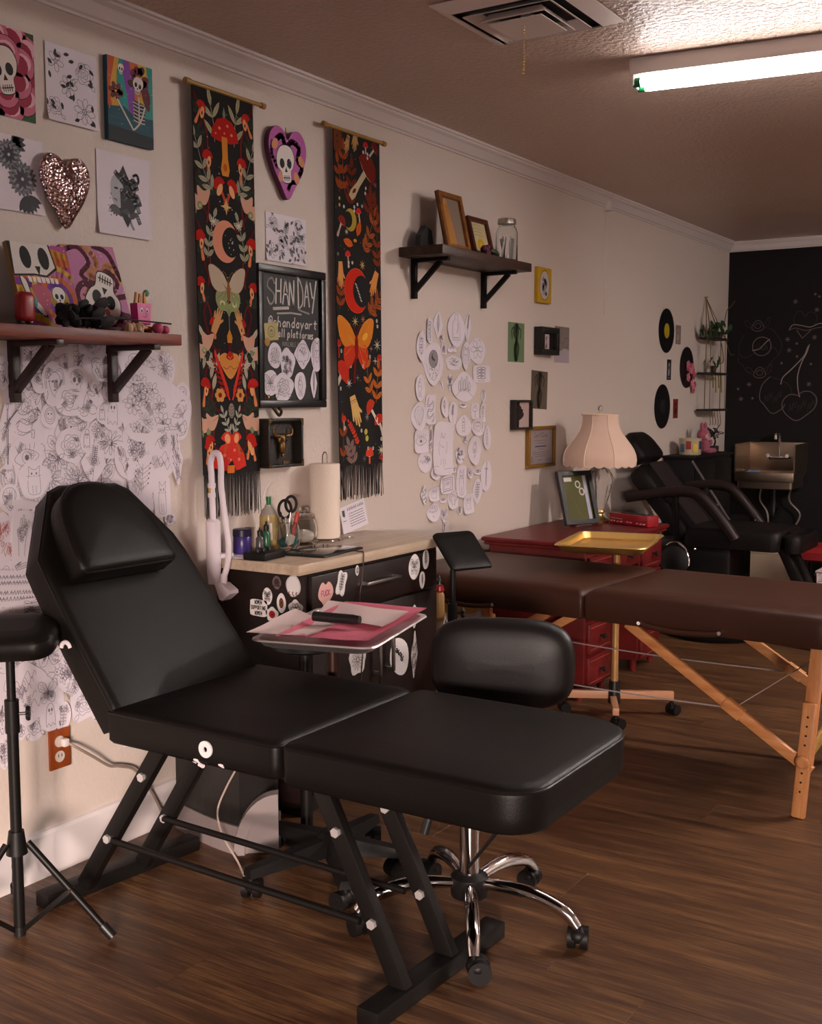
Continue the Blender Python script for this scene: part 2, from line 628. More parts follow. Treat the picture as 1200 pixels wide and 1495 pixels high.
def m_butterfly(a, w, c, f, R):
    for s in (-1, 1):
        a.curve([(0, .04), (s * .2, .36), (s * .46, .4), (s * .42, .1), (s * .05, -.02)], w, c, 1)
        a.curve([(s * .05, -.02), (s * .34, -.06), (s * .32, -.34), (s * .12, -.36), (0, -.1)], w, c, 1)
        for q in ((.4, .34), (.4, .2), (.3, .36), (.28, -.25), (.2, -.3)): a.line([(s * .03, 0), (s * q[0], q[1])], w * .7, c, 1)
        a.curve([(0, .1), (s * .06, .25), (s * .12, .34)], w, c, 1)
    a.ell(0, -.02, .025, .16, c, 2, 0, 8)


def m_snake(a, w, c, f, R):
    P = [(-.3, .46), (-.36, .2), (-.1, .16), (.22, .3), (.36, .1), (.1, -.04), (-.28, -.02), (-.34, -.28), (0, -.3), (.3, -.18), (.36, -.4), (.1, -.46)]
    S = spline([(*p, 0) for p in P], 6)
    for q in (-1, 1):
        a.line([(p[0] + q * .05, p[1] + q * .04) for p in S], w, c, 1)
    for i in range(0, len(S), 2):
        p = S[i]; a.line([(p[0] - .05, p[1] - .04), (p[0] + .05, p[1] + .04)], w * .7, c, 1)


def m_dagger(a, w, c, f, R):
    a.line([(-.05, .18), (-.04, -.3), (0, -.48), (.04, -.3), (.05, .18)], w, c, 1)
    a.line([(0, .18), (0, -.4)], w * .7, c, 1)
    a.curve([(-.2, .2), (-.1, .22), (0, .18), (.1, .22), (.2, .2)], w * 1.6, c, 1)
    a.line([(-.03, .2), (-.03, .4), (.03, .4), (.03, .2)], w, c, 1); a.ring(0, .44, .05, .05, w, c, 1, 8)


def m_mushroom(a, w, c, f, R):
    a.curve([(-.36, .05), (-.2, .36), (0, .44), (.2, .36), (.36, .05), (0, -.03)], w, c, 1, True)
    a.curve([(-.07, -.02), (-.05, -.3), (-.1, -.46), (.1, -.46), (.05, -.3), (.07, -.02)], w, c, 1)
    for q in ((-.1, .24), (.08, .3), (.15, .14)): a.ring(q[0], q[1], .04, .03, w, c, 1, 8)


def m_eye(a, w, c, f, R):
    a.curve([(-.46, 0), (-.2, .2), (.1, .22), (.46, 0), (.1, -.2), (-.2, -.2)], w, c, 1, True)
    a.ring(0, 0, .17, .17, w, c, 1); a.ell(0, 0, .08, .08, c, 2, 0, 10)
    for i in range(5): a.line([(-.3 + i * .15, .2), (-.36 + i * .18, .36)], w, c, 1)


def m_heart(a, w, c, f, R):
    a.curve([(0, .2), (.16, .4), (.4, .34), (.42, .08), (.2, -.22), (0, -.44), (-.2, -.22), (-.42, .08), (-.4, .34), (-.16, .4)], w * 1.3, c, 1, True)
    a.curve([(0, .08), (.1, .22), (.24, .2), (.22, .02), (0, -.22), (-.22, .02), (-.24, .2), (-.1, .22)], w, c, 1, True)


def m_cherry(a, w, c, f, R):
    for s in (-1, 1):
        a.ring(s * .2, -.26, .18, .17, w, c, 1)
        a.curve([(s * .2, -.1), (s * .1, .2), (.06, .46)], w, c, 1)
    a.curve([(.06, .46), (.3, .44), (.4, .26), (.2, .28), (.06, .46)], w, c, 1)


def m_brain(a, w, c, f, R):
    a.curve([(-.42, -.1), (-.36, .26), (-.08, .42), (.26, .36), (.44, .08), (.36, -.2), (.12, -.26), (.06, -.44), (-.06, -.28), (-.3, -.28)], w, c, 1, True)
    for i in range(7):
        x = R.uniform(-.26, .2); y = R.uniform(-.14, .26)
        a.curve([(x - .1, y), (x - .03, y + .08), (x + .04, y - .05), (x + .12, y + .04)], w, c, 1)


def m_figure(a, w, c, f, R):
    a.ring(0, .36, .09, .11, w, c, 1)
    a.curve([(-.03, .25), (-.2, .18), (-.24, -.08), (-.12, -.2), (-.2, -.48)], w, c, 1)
    a.curve([(.03, .25), (.2, .16), (.22, -.05), (.1, -.2), (.2, -.48)], w, c, 1)
    a.curve([(-.09, .4), (-.16, .2), (-.12, .05)], w, c, 1); a.line([(0, -.2), (0, -.46)], w, c, 1)
    a.curve([(-.1, .1), (0, .02), (.1, .1)], w, c, 1)


def m_face(a, w, c, f, R):
    a.curve([(-.24, .2), (-.22, -.12), (0, -.36), (.22, -.12), (.24, .2), (0, .32)], w, c, 1, True)
    for s in (-1, 1):
        a.ell(s * .1, .06, .05, .03, c, 2, 0, 8)
        a.curve([(0, .32), (s * .3, .34), (s * .4, .05), (s * .34, -.3), (s * .44, -.46)], w, c, 1)
        a.curve([(s * .1, .38), (s * .36, .4), (s * .46, .1), (s * .42, -.2)], w, c, 1)
    a.line([(0, .04), (-.02, -.08), (.03, -.09)], w, c, 1); a.ell(0, -.18, .06, .02, c, 2, 0, 8)


def m_cat(a, w, c, f, R):
    a.curve([(-.2, -.46), (-.24, -.1), (-.2, .2), (-.22, .44), (-.08, .34), (.08, .34), (.22, .44), (.2, .2), (.24, -.1), (.2, -.46)], w, c, 1, True)
    for s in (-1, 1):
        a.ell(s * .09, .2, .03, .045, c, 2, 0, 8); a.line([(s * .08, .1), (s * .3, .13)], w * .7, c, 1); a.line([(s * .06, -.46), (s * .07, -.2)], w, c, 1)
    a.ell(0, .12, .025, .018, c, 2, 0, 6)


def m_bat(a, w, c, f, R):
    for s in (-1, 1):
        a.curve([(0, .12), (s * .2, .3), (s * .48, .22), (s * .44, -.12), (s * .3, -.02), (s * .2, -.16), (s * .08, -.06), (0, -.2)], w, c, 1, k=3)
        for q in ((.44, -.1), (.3, 0), (.2, -.12)): a.line([(s * .2, .28), (s * q[0], q[1])], w * .8, c, 1)
        a.ell(s * .03, .06, .015, .02, c, 2, 0, 6)
    a.ring(0, .04, .08, .13, w, c, 1)


def m_cake(a, w, c, f, R):
    a.line([(-.45, .0), (.1, .3), (.45, .05), (.45, -.25), (-.4, -.3), (-.45, 0), (.45, .05)], w * 1.2, c, 1)
    a.line([(-.43, -.12), (.45, -.08)], w, c, 1); a.line([(-.42, -.2), (.45, -.16)], w, c, 1)


def m_hand(a, w, c, f, R):
    a.curve([(-.16, -.46), (-.2, -.05), (-.3, .1), (-.24, .16), (-.13, .04), (-.14, .36), (-.06, .37), (-.03, .1), (0, .44), (.07, .43), (.06, .1), (.13, .36), (.19, .33), (.16, .0), (.26, .16), (.3, .1), (.2, -.2), (.16, -.46)], w, c, 1, k=3)
    a.curve([(-.1, -.1), (.02, -.04), (.12, -.12)], w * .7, c, 1)


def m_letters(a, w, c, f, R):
    for r in range(2):
        x = -.48
        while x < .42:
            y = .2 - r * .34 + x * .1
            a.line([(x, y - .1), (x + .03, y + .12), (x + .06, y - .1)], w * 1.5, c, 1)
            if R.random() < .6: a.line([(x + .01, y), (x + .09, y + .02)], w, c, 1)
            x += R.uniform(.06, .1)


def m_script(a, w, c, f, R):
    a.text('Beautiful', 0, -.12, .26, w * 1.3, c, 1, .25, .62)


def m_castle(a, w, c, f, R):
    """plain towered hill, no known building"""
    for x, y0, y1 in ((-.26, -.2, .1), (-.14, -.14, .26), (.0, -.1, .18), (.13, -.14, .3), (.26, -.22, .06)):
        a.line([(x - .05, y0), (x - .05, y1), (x, y1 + .14), (x + .05, y1), (x + .05, y0)], w * 1.3, c, 1)
        a.line([(x - .02, y0), (x - .02, y1)], w, c, 1)
    a.curve([(-.46, -.44), (-.2, -.2), (.1, -.16), (.46, -.46)], w, c, 1)
    for i in range(14): x = R.uniform(-.3, .3); a.line([(x, -.3 + R.random() * .2), (x + .05, -.26 + R.random() * .2)], w, c, 1)


def m_frame(a, w, c, f, R):
    a.line([(-.4, -.42), (-.4, .42), (.4, .42), (.4, -.42)], w * 1.6, c, 1, True)
    a.line([(-.28, -.3), (-.28, .3), (.28, .3), (.28, -.3)], w, c, 1, True)
    a.curve([(-.2, -.1), (-.05, .1), (.05, -.05), (.2, .15)], w, c, 1)
    a.ring(.05, .08, .08, .08, w, c, 1, 8)


def m_oval(a, w, c, f, R):
    a.ring(0, 0, .34, .4, w, c, 1)
    for s in (-1, 1): a.ell(s * .1, .1, .04, .05, c, 2, 0, 8)
    a.ring(0, -.08, .14, .1, w, c, 1, 10, 0, PI, 2 * PI); a.ring(0, 0, .24, .3, w * .7, c, 1)


def m_moth(a, w, c, f, R):
    m_butterfly(a, w, c, f, R)
    for s in (-1, 1):
        a.ring(s * .3, .22, .06, .06, w, c, 1, 8); a.ring(s * .22, -.2, .05, .05, w, c, 1, 8)
        for i in range(5): a.line([(s * (.1 + i * .05), .1 + i * .04), (s * (.16 + i * .05), .2 + i * .03)], w * .7, c, 1)


def m_bottle(a, w, c, f, R):
    a.line([(-.1, .46), (-.1, .28), (-.28, .14), (-.28, -.44), (.28, -.44), (.28, .14), (.1, .28), (.1, .46)], w, c, 1, True)
    a.curve([(.12, .16), (.16, .0), (.08, -.2)], w * 2.2, c, 1); a.line([(-.2, -.36), (.2, -.36)], w * 1.5, c, 1)


def m_candle(a, w, c, f, R):
    a.line([(-.1, -.46), (-.1, .18), (.1, .18), (.1, -.46)], w, c, 1)
    a.curve([(0, .2), (-.08, .3), (0, .46), (.08, .3)], w, c, 1, True)
    for q in (-.3, -.12, .04): a.curve([(-.1, q), (0, q - .06), (.1, q)], w, c, 1)


def m_beads(a, w, c, f, R):
    for i, y in enumerate((.38, .18, -.02, -.24)):
        a.ring(0, y, .3, .09, w * 1.5, c, 1); a.ell(0, y, .08, .03, c, 2, 0, 8)
    a.line([(-.2, -.34), (-.2, -.48), (.2, -.48), (.2, -.34)], w, c, 1)


def m_shell(a, w, c, f, R):
    a.curve([(-.4, .1), (-.2, .42), (.2, .42), (.4, .1), (.1, -.44), (-.1, -.44)], w, c, 1, True)
    for i in range(5): a.curve([(0, -.42), (-.3 + i * .15, 0), (-.3 + i * .15, .36)], w * .8, c, 1)


def m_waves(a, w, c, f, R):
    for i in range(9):
        x = R.uniform(-.3, .3); y = R.uniform(-.4, .4)
        a.curve([(x - .18, y), (x - .06, y + .1), (x + .04, y - .08), (x + .16, y + .06), (x + .2, y - .05)], w, c, 1)


def m_dark(a, w, c, f, R):
    a.ell(0, .16, .3, .28, '#8f868c', 1); a.ell(0, .2, .12, .14, '#4a4448', 2)
    for i in range(26):
        x = R.uniform(-.28, .28); y = R.uniform(-.4, 0)
        a.line([(x, y), (x + R.uniform(-.1, .1), y + R.uniform(-.08, .1))], w * 1.5, c, 2)
    a.curve([(-.42, 0), (-.3, -.3), (0, -.48), (.3, -.25), (.4, .05)], w, c, 1)


def m_sprig(a, w, c, f, R):
    a.curve([(-.1, -.48), (.02, 0), (-.04, .46)], w, c, 1)
    for i in range(5):
        y = -.3 + i * .15
        for s in (-1, 1): a.line([(0, y), (s * .2, y + .14), (s * .26, y + .22)], w, c, 1); a.ell(s * .27, y + .22, .03, .03, c, 1, 0, 6)


MOTIF = {k[2:]: v for k, v in globals().items() if k.startswith('m_') and callable(v)}


def frame_left(y, z, x=0.0, rot=0.0):
    """sheet frame on the left wall: u along +y, v up, out of the wall +x; rot turns it in its plane"""
    Mx = Matrix(((0, 0, 1, x), (1, 0, 0, y), (0, 1, 0, z), (0, 0, 0, 1)))
    return Mx @ Matrix.Rotation(rot, 4, 'Z')


SHAPES = {
    'oval': lambda t: 1.0,
    'rect': lambda t: 1 / max(abs(math.cos(t)), abs(math.sin(t))) ** .82,
    'pear': lambda t: 1 - .22 * math.sin(t) * (1 if math.sin(t) > 0 else .2),
    'drop': lambda t: 1 - .2 * max(0, -math.sin(t)) ** .5 * abs(math.cos(t)),
    'leafy': lambda t: 1 - .25 * abs(math.sin(2 * t)) ** .7,
    'star': lambda t: 1 + .1 * math.sin(5 * t),
    'moth': lambda t: 1 + .16 * math.cos(4 * t + PI) - .05,
    'lump': lambda t: 1 + .07 * math.sin(3 * t + 1) + .05 * math.sin(5 * t),
    'heart': lambda t: 1.02 - .40 * math.exp(-((t - PI / 2) / .30) ** 2) + .10 * math.exp(-((t - 1.5 * PI) / .25) ** 2) - (.20 * math.sin(2 * (t - PI)) ** 2 if PI < t < 2 * PI else 0),
    'bell': lambda t: 1 - .3 * max(0, math.sin(t)) * abs(math.cos(t)) * 1.2,
}


def sticker_mesh(w, h, shape, R, curl=.0, th=.0004, n=26):
    """cut-out sheet: outline, lifted at its rim; returns MB in sheet coordinates and the warp function"""
    fn = SHAPES[shape]; ph = R.random() * 6
    ol = []
    for i in range(n):
        t = 2 * PI * i / n
        r = fn(t) * (1 + .025 * math.sin(4 * t + ph))
        ol.append((.5 * w * r * math.cos(t), .5 * h * r * math.sin(t)))
    kx = R.uniform(-.4, 1.0); ky = R.uniform(.2, 1.0)

    def warp(u, v):
        a = u / (w * .5); b = v / (h * .5)
        return .0012 + curl * (kx * .35 * a * a + ky * b * b)
    v = []; f = []
    for s in (0, 1):
        v.append((0, 0, warp(0, 0) - th * (1 - s)))
        for q in (.5, 1.0):
            for p in ol:
                v.append((p[0] * q, p[1] * q, warp(p[0] * q, p[1] * q) - th * (1 - s)))
    B = 1 + 2 * n
    for s in (0, 1):
        o = s * B
        for k in range(n):
            k1 = (k + 1) % n
            a = [o, o + 1 + k, o + 1 + k1]; b = [o + 1 + k, o + 1 + n + k, o + 1 + n + k1, o + 1 + k1]
            f.append(a if s else a[::-1]); f.append(b if s else b[::-1])
    for k in range(n):
        k1 = (k + 1) % n
        f.append([1 + n + k, 1 + n + k1, B + 1 + n + k1, B + 1 + n + k])
    mb = MB(); mb.add(v, f, True)
    return mb, warp


def cutout(name, label, cat, Mx, w, h, shape, motif, seed, group=None, curl=.006, col='#6b626e', lw=.0011, paper=None, colour_fn=None, scale=.92):
    """one paper cut-out or sticker with its drawing as a part"""
    R = random.Random(seed)
    t = thing(name, label, cat, Mx.translation, 0, group)
    L = Mx.copy(); L.translation = (0, 0, 0)
    mb, warp = sticker_mesh(w, h, shape, R, curl)
    mb.v = [tuple(L @ Vector(p)) for p in mb.v]
    mb.build('paper', paper or PAPER, t)
    a = Art(w * .98, h * .98)
    a.at(0, 0, w * scale, 0, h * scale)
    if colour_fn: colour_fn(a)
    else: MOTIF[motif](a, lw, col, None, R)
    a.build('drawing', t, L, warp)
    return t

# ---------------------------------------------------------------- the room
RX, RY0, RY1, RZ = 4.6, -2.0, 8.01, 2.385


def stucco(name, color, scale, strength, rough, sharp=None):
    m = bpy.data.materials.new(name)
    m.use_nodes = True
    nt = m.node_tree
    b = nt.nodes['Principled BSDF']
    b.inputs['Base Color'].default_value = (*color, 1)
    b.inputs['Roughness'].default_value = rough
    b.inputs['Specular IOR Level'].default_value = .4
    tc = nt.nodes.new('ShaderNodeTexCoord')
    n = nt.nodes.new('ShaderNodeTexNoise'); n.inputs['Scale'].default_value = scale; n.inputs['Detail'].default_value = 4; n.inputs['Roughness'].default_value = .55
    nt.links.new(tc.outputs['Object'], n.inputs[0])
    h = n.outputs['Fac']
    if sharp:
        r = nt.nodes.new('ShaderNodeValToRGB')
        r.color_ramp.elements[0].position = sharp[0]; r.color_ramp.elements[1].position = sharp[1]
        nt.links.new(h, r.inputs[0]); h = r.outputs[0]
    k = nt.nodes.new('ShaderNodeBump'); k.inputs['Strength'].default_value = strength; k.inputs['Distance'].default_value = .006
    nt.links.new(h, k.inputs['Height'])
    nt.links.new(k.outputs[0], b.inputs['Normal'])
    return m


WALLPAINT = stucco('wall_paint', (.62, .53, .475), 75, .22, .55)
CEILPAINT = stucco('ceiling_knockdown', (.56, .41, .33), 55, .65, .34, (.42, .60))
CHALKBOARD = mat('chalkboard_paint', (.0075, .006, .006), .75, bump=(90, .15), spec=.25)
TRIMPAINT = mat('trim_paint', (.62, .55, .53), .35)
TRIMWHITE = mat('baseboard_paint', (.72, .66, .66), .35)


def plank_mat():
    m = bpy.data.materials.new('plank_vinyl')
    m.use_nodes = True
    nt = m.node_tree
    b = nt.nodes['Principled BSDF']
    tc = nt.nodes.new('ShaderNodeTexCoord'); oi = nt.nodes.new('ShaderNodeObjectInfo')
    add = nt.nodes.new('ShaderNodeVectorMath'); add.operation = 'MULTIPLY_ADD'
    cmb = nt.nodes.new('ShaderNodeCombineXYZ')
    for i in range(3): nt.links.new(oi.outputs['Random'], cmb.inputs[i])
    nt.links.new(cmb.outputs[0], add.inputs[0]); add.inputs[1].default_value = (37, 53, 11)
    nt.links.new(tc.outputs['Object'], add.inputs[2])

    def noise(sc, scale, detail, rough):
        mp = nt.nodes.new('ShaderNodeMapping'); mp.inputs['Scale'].default_value = sc
        nt.links.new(add.outputs[0], mp.inputs[0])
        n = nt.nodes.new('ShaderNodeTexNoise'); n.inputs['Scale'].default_value = scale; n.inputs['Detail'].default_value = detail
        n.inputs['Roughness'].default_value = rough; n.inputs['Distortion'].default_value = .35
        nt.links.new(mp.outputs[0], n.inputs[0])
        return n.outputs['Fac']
    big = noise((1.5, 14, 14), 1.8, 8, .66)
    fine = noise((3.2, 150, 60), 1.6, 8, .68)
    mx = nt.nodes.new('ShaderNodeMath'); mx.operation = 'MULTIPLY_ADD'; mx.inputs[1].default_value = .55
    nt.links.new(fine, mx.inputs[0]); 
    m2 = nt.nodes.new('ShaderNodeMath'); m2.operation = 'MULTIPLY'; m2.inputs[1].default_value = .5
    nt.links.new(big, m2.inputs[0]); nt.links.new(m2.outputs[0], mx.inputs[2])
    r = nt.nodes.new('ShaderNodeValToRGB')
    e = r.color_ramp.elements
    e[0].position = .38; e[0].color = (*srgb('#301f14'), 1)
    e[1].position = .68; e[1].color = (*srgb('#84603d'), 1)
    k = e.new(.52); k.color = (*srgb('#533622'), 1)
    nt.links.new(mx.outputs[0], r.inputs[0])
    hv = nt.nodes.new('ShaderNodeHueSaturation')
    rg = nt.nodes.new('ShaderNodeMapRange'); rg.inputs[3].default_value = .90; rg.inputs[4].default_value = 1.08
    nt.links.new(oi.outputs['Random'], rg.inputs[0]); nt.links.new(rg.outputs[0], hv.inputs['Value'])
    nt.links.new(r.outputs[0], hv.inputs['Color'])
    nt.links.new(hv.outputs[0], b.inputs['Base Color'])
    b.inputs['Roughness'].default_value = .40
    b.inputs['Specular IOR Level'].default_value = .45
    bp = nt.nodes.new('ShaderNodeBump'); bp.inputs['Strength'].default_value = .18; bp.inputs['Distance'].default_value = .002
    nt.links.new(fine, bp.inputs['Height']); nt.links.new(bp.outputs[0], b.inputs['Normal'])
    return m


PLANK = plank_mat()
SUB = mat('floor_base', (.02, .012, .008), .7)

floor = structure(MB().box(((RX) / 2, (RY0 + RY1) / 2, -.055), (RX + .2, RY1 - RY0 + .2, .1)).build('floor', SUB))
PL, PW = 1.52, .18
pm = None
rng = random.Random(4)
row = 0
y = RY1 - .0005
while y > 1.1:
    x = -rng.random() * PL
    while x < RX:
        x0 = max(0.0, x); x1 = min(RX, x + PL)
        if x1 - x0 > .05:
            full = abs(x1 - x0 - PL) < 1e-6
            if full and pm is not None:
                o = bpy.data.objects.new('plank', pm)
                COL.objects.link(o)
            else:
                mb = MB().box((0, 0, -.0025), (x1 - x0 - .0004, PW - .0004, .005), None, .0004, seg=1)
                mb.sm = [False] * len(mb.sm)
                o = mb.build('plank', PLANK)
                if full: pm = o.data
            o.parent = floor
            o.location = ((x0 + x1) / 2, y - PW / 2, 0)
        x += PL
    y -= PW
    row += 1
MB().box((RX / 2, (RY0 + y) / 2, -.0025), (RX, y - RY0, .005)).build('plank', PLANK, floor)

T = .12
wall_left = structure(MB().box((-T / 2, (RY0 + RY1) / 2, RZ / 2), (T, RY1 - RY0 + 2 * T, RZ)).build('wall_left', WALLPAINT))
wall_back = structure(MB().box((RX / 2, RY1 + T / 2, RZ / 2), (RX, T, RZ)).build('wall_back', CHALKBOARD))
structure(MB().box((RX + T / 2, (RY0 + RY1) / 2, RZ / 2), (T, RY1 - RY0 + 2 * T, RZ)).build('wall_right', WALLPAINT))
structure(MB().box((RX / 2, (RY0 + RY1) / 2, RZ + T / 2), (RX + 2 * T, RY1 - RY0 + 2 * T, T)).build('ceiling', CEILPAINT))
# front wall behind the camera with the shop window opening
fw = MB()
wx0, wx1, wz0, wz1 = 2.30, 4.30, .25, 1.50
fw.box((wx0 / 2, RY0 - T / 2, RZ / 2), (wx0, T, RZ)).box(((wx1 + RX) / 2, RY0 - T / 2, RZ / 2), (RX - wx1, T, RZ))
fw.box(((wx0 + wx1) / 2, RY0 - T / 2, wz0 / 2), (wx1 - wx0, T, wz0)).box(((wx0 + wx1) / 2, RY0 - T / 2, (RZ + wz1) / 2), (wx1 - wx0, T, RZ - wz1))
structure(fw.build('wall_front', WALLPAINT))
wn = MB()
for z_ in (wz0 + .03, wz1 - .03): wn.box(((wx0 + wx1) / 2, RY0 - T / 2, z_), (wx1 - wx0, .06, .06))
for x_ in (wx0 + .03, (wx0 + wx1) / 2, wx1 - .03): wn.box((x_, RY0 - T / 2, (wz0 + wz1) / 2), (.06, .06, wz1 - wz0 - .12))
structure(wn.build('window_1', TRIMWHITE))

# crown moulding: one profile swept along both walls
prof = [(0, 0), (.008, 0), (.010, .007), (.017, .011), (.022, .020), (.034, .040), (.046, .049), (.048, .055), (.056, .057), (.058, .065), (0, .065)]


def crown(name, along, a0, a1):
    mb = MB()
    for (p, q) in ((a0, a1),):
        n = len(prof)
        if along == 'y': v = [(d, s, RZ - .065 + h) for s in (p, q) for d, h in prof]
        else: v = [(s, RY1 - d, RZ - .065 + h) for s in (p, q) for d, h in prof]
        f = [[k, (k + 1) % n, n + (k + 1) % n, n + k] for k in range(n)] + [list(range(n)), list(range(n, 2 * n))]
        mb.add(v, f, False)
    return structure(mb.build(name, TRIMPAINT))


crown('trim_1', 'y', RY0, 5.774)
crown('trim_2', 'y', 5.777, RY1)
crown('trim_3', 'x', 0, RX)
# little block covering the joint of the moulding and the cable below it
structure(MB().box((.018, 5.785, 2.325), (.036, .045, .05), None, .004).build('trim_4', TRIMPAINT))
bb = MB()
bp_ = [(0, 0), (.014, 0), (.014, .118), (.010, .128), (0, .132)]
for (p, q) in ((RY0, RY1),):
    n = len(bp_)
    v = [(d, s, h) for s in (p, q) for d, h in bp_]
    bb.add(v, [[k, (k + 1) % n, n + (k + 1) % n, n + k] for k in range(n)] + [list(range(n)), list(range(n, 2 * n))])
structure(bb.build('baseboard_left', TRIMWHITE))
structure(MB().box((RX / 2, RY1 - .007, .05), (RX, .014, .1)).build('baseboard_back', CHALKBOARD))
tag(MB().tube([(.001, 5.79, 2.30), (.001, 5.795, 2.1), (.001, 5.80, 1.75)], .0016, 6).build('wall_cable', WALLPAINT), 'thin cream painted cable running down the wall below the crown moulding joint', 'cable')

# ---------------------------------------------------------------- chalk drawings on the black back wall
CW = Art(4.0, 2.3, clip=False)
ch = '#6f5f5b'; chd = '#3d302e'; chb = '#a3928c'
R7 = random.Random(3)


def bw(px, py):
    """linear map of the drawing measured on the back wall: sketch units to metres"""
    return ((px - 1062) * .00447 + .012, (371 - py) * .00438 + 2.262)


def cwl(pts, w=.006, c=ch, closed=False, k=5):
    CW.curve([bw(*p) for p in pts], w * .75, c, 1, closed, k)


# camellia with round heart and two rosebuds with leaves
cwl([(1086, 489), (1079, 505), (1080, 520), (1090, 525), (1102, 520), (1118, 522), (1132, 510), (1140, 520), (1144, 512), (1143, 500), (1136, 490), (1130, 482), (1118, 478)], .004, chd)
cwl([(1078, 522), (1078, 532), (1086, 538), (1092, 548), (1106, 547), (1120, 543), (1132, 530), (1142, 520)], .004, chd)
CW.at(); CW.ring(*bw(1114, 508), .064, .064, .006, ch, 1, 24)
cwl([(1100, 514), (1110, 512), (1120, 502), (1126, 497)], .007, chb)
for q in range(6):
    cwl([(1104 + q * 3, 508 - R7.random() * 8), (1108 + q * 3, 514), (1112 + q * 2, 503 + R7.random() * 10)], .003, chd)
for (cx, cy, s) in ((1107, 476, 1), (1112, 550, -1)):
    cwl([(cx - 9, cy + 4), (cx - 6, cy - 5), (cx, cy - 9), (cx + 6, cy - 5), (cx + 9, cy + 4), (cx, cy + 8)], .005, ch, True)
    cwl([(cx - 5, cy), (cx, cy - 5), (cx + 5, cy), (cx, cy + 4)], .004, ch, True)
    cwl([(cx + 9, cy), (cx + 14, cy - 10), (cx + 18, cy - 13), (cx + 17, cy - 3), (cx + 9, cy + 3)], .004, chd)
    cwl([(cx - 9, cy), (cx - 15, cy - 8), (cx - 21, cy - 8), (cx - 17, cy), (cx - 9, cy + 3)], .004, chd)
# cherries shaped like hearts, flaming
cwl([(1186, 507), (1183, 512), (1178, 525), (1160, 545), (1148, 557), (1145, 568)], .008, chb)
cwl([(1186, 507), (1182, 520), (1175, 535), (1170, 555), (1171, 575), (1174, 588)], .008, chb)
cwl([(1128, 556), (1116, 570), (1113, 590), (1120, 600), (1133, 614), (1147, 607), (1152, 600)], .007, ch)
cwl([(1128, 556), (1145, 562), (1158, 570), (1162, 582)], .004, chd)
cwl([(1172, 586), (1160, 584), (1150, 592), (1148, 604), (1155, 616), (1170, 625), (1185, 616), (1197, 604), (1199, 590), (1190, 580), (1178, 580), (1172, 586)], .008, ch)
for x0, y0 in ((1120, 592), (1127, 588), (1134, 592), (1141, 586), (1158, 606), (1164, 602), (1171, 606), (1178, 600), (1186, 604), (1192, 598)):
    cwl([(x0, y0 + 6), (x0 + 2, y0 - 6), (x0 + 4, y0 + 3), (x0 + 6, y0 - 8)], .003, chd)
# heart with ribbon and dagger point
cwl([(1163, 476), (1161, 466), (1166, 457), (1173, 456), (1178, 464), (1184, 457), (1193, 460), (1196, 468), (1192, 477)], .004, chd)
cwl([(1155, 484), (1160, 476), (1172, 477), (1186, 480), (1200, 475), (1212, 477)], .006, chb)
cwl([(1157, 483), (1165, 481), (1180, 485), (1200, 481), (1212, 484)], .005, ch)
cwl([(1166, 484), (1175, 497), (1188, 484)], .006, ch, k=1)
for x0, y0, q in ((1163, 440, 2), (1153, 498, 2), (1156, 515, 2), (1193, 496, 2), (1195, 454, 2), (1192, 430, 1), (1198, 434, 1), (1167, 505, 1), (1187, 568, 2), (1189, 537, 1),
                  (1145, 535, 1), (1096, 568, 2), (1079, 575, 1), (1084, 591, 2), (1102, 590, 1), (1168, 525, 1), (1214, 520, 2), (1220, 560, 2), (1230, 450, 2), (1240, 600, 2)):
    c = bw(x0, y0)
    for i in range(3):
        t = PI * i / 3
        CW.line([(c[0] - .008 * q * math.cos(t), c[1] - .008 * q * math.sin(t)), (c[0] + .008 * q * math.cos(t), c[1] + .008 * q * math.sin(t))], .004, ch, 1)
CW.build('chalk_drawing', wall_back, Matrix(((1, 0, 0, 0), (0, 0, -1, RY1), (0, 1, 0, 0), (0, 0, 0, 1))), base=.001)

# ---------------------------------------------------------------- ceiling things
TUBEMAT = mat('lit_tube', (.9, .9, .9), .3, emit=((1.0, .93, .90), TUBE))
FIXT = mat('fixture_enamel', (.72, .66, .64), .35)
GREEN = mat('green_lamp_cap', (.01, .16, .05), .4)


def strip_light(x0, x1, yc, label, rot=0.0, tm=None, name='ceiling_light'):
    t = thing(name, label, 'ceiling light', (x0, yc, RZ), rot)
    L = x1 - x0
    MB().box((L / 2, 0, -.027), (L, .105, .054), None, .006).build('housing', FIXT, t)
    for s in (-1, 1):
        MB().cyl((.022, s * .030, -.074), (L - .022, s * .030, -.074), .0145, n=16).build('tube', tm or TUBEMAT, t)
    for xe in (.011, L - .011):
        mb = MB().box((xe, 0, -.068), (.010, .10, .034), None, .003)
        mb.build('lamp_holder', FIXT, t)
        for s in (-1, 1):
            MB().cyl((xe, s * .030, -.074), (xe + (.024 if xe < .1 else -.024), s * .030, -.074), .0152, n=14).build('tube_cap', GREEN, t)
    return t


strip_light(1.02, 2.24, 3.585, 'bare twin tube fluorescent strip light glowing on the textured ceiling', .12)
strip_light(2.55, 3.77, 5.1, 'bare twin tube fluorescent strip light deeper in the room, past the right edge', 0.0, mat('lit_tube_far', (.9, .9, .9), .3, emit=((1.0, .90, .85), TUBE2)))

vent = thing('ceiling_vent', 'square stepped white metal air diffuser on the ceiling with a hanging chain', 'vent', (.947, 2.973, RZ))
VM = mat('vent_enamel', (.74, .64, .60), .4)
DK = mat('vent_dark', (.012, .01, .01), .7)


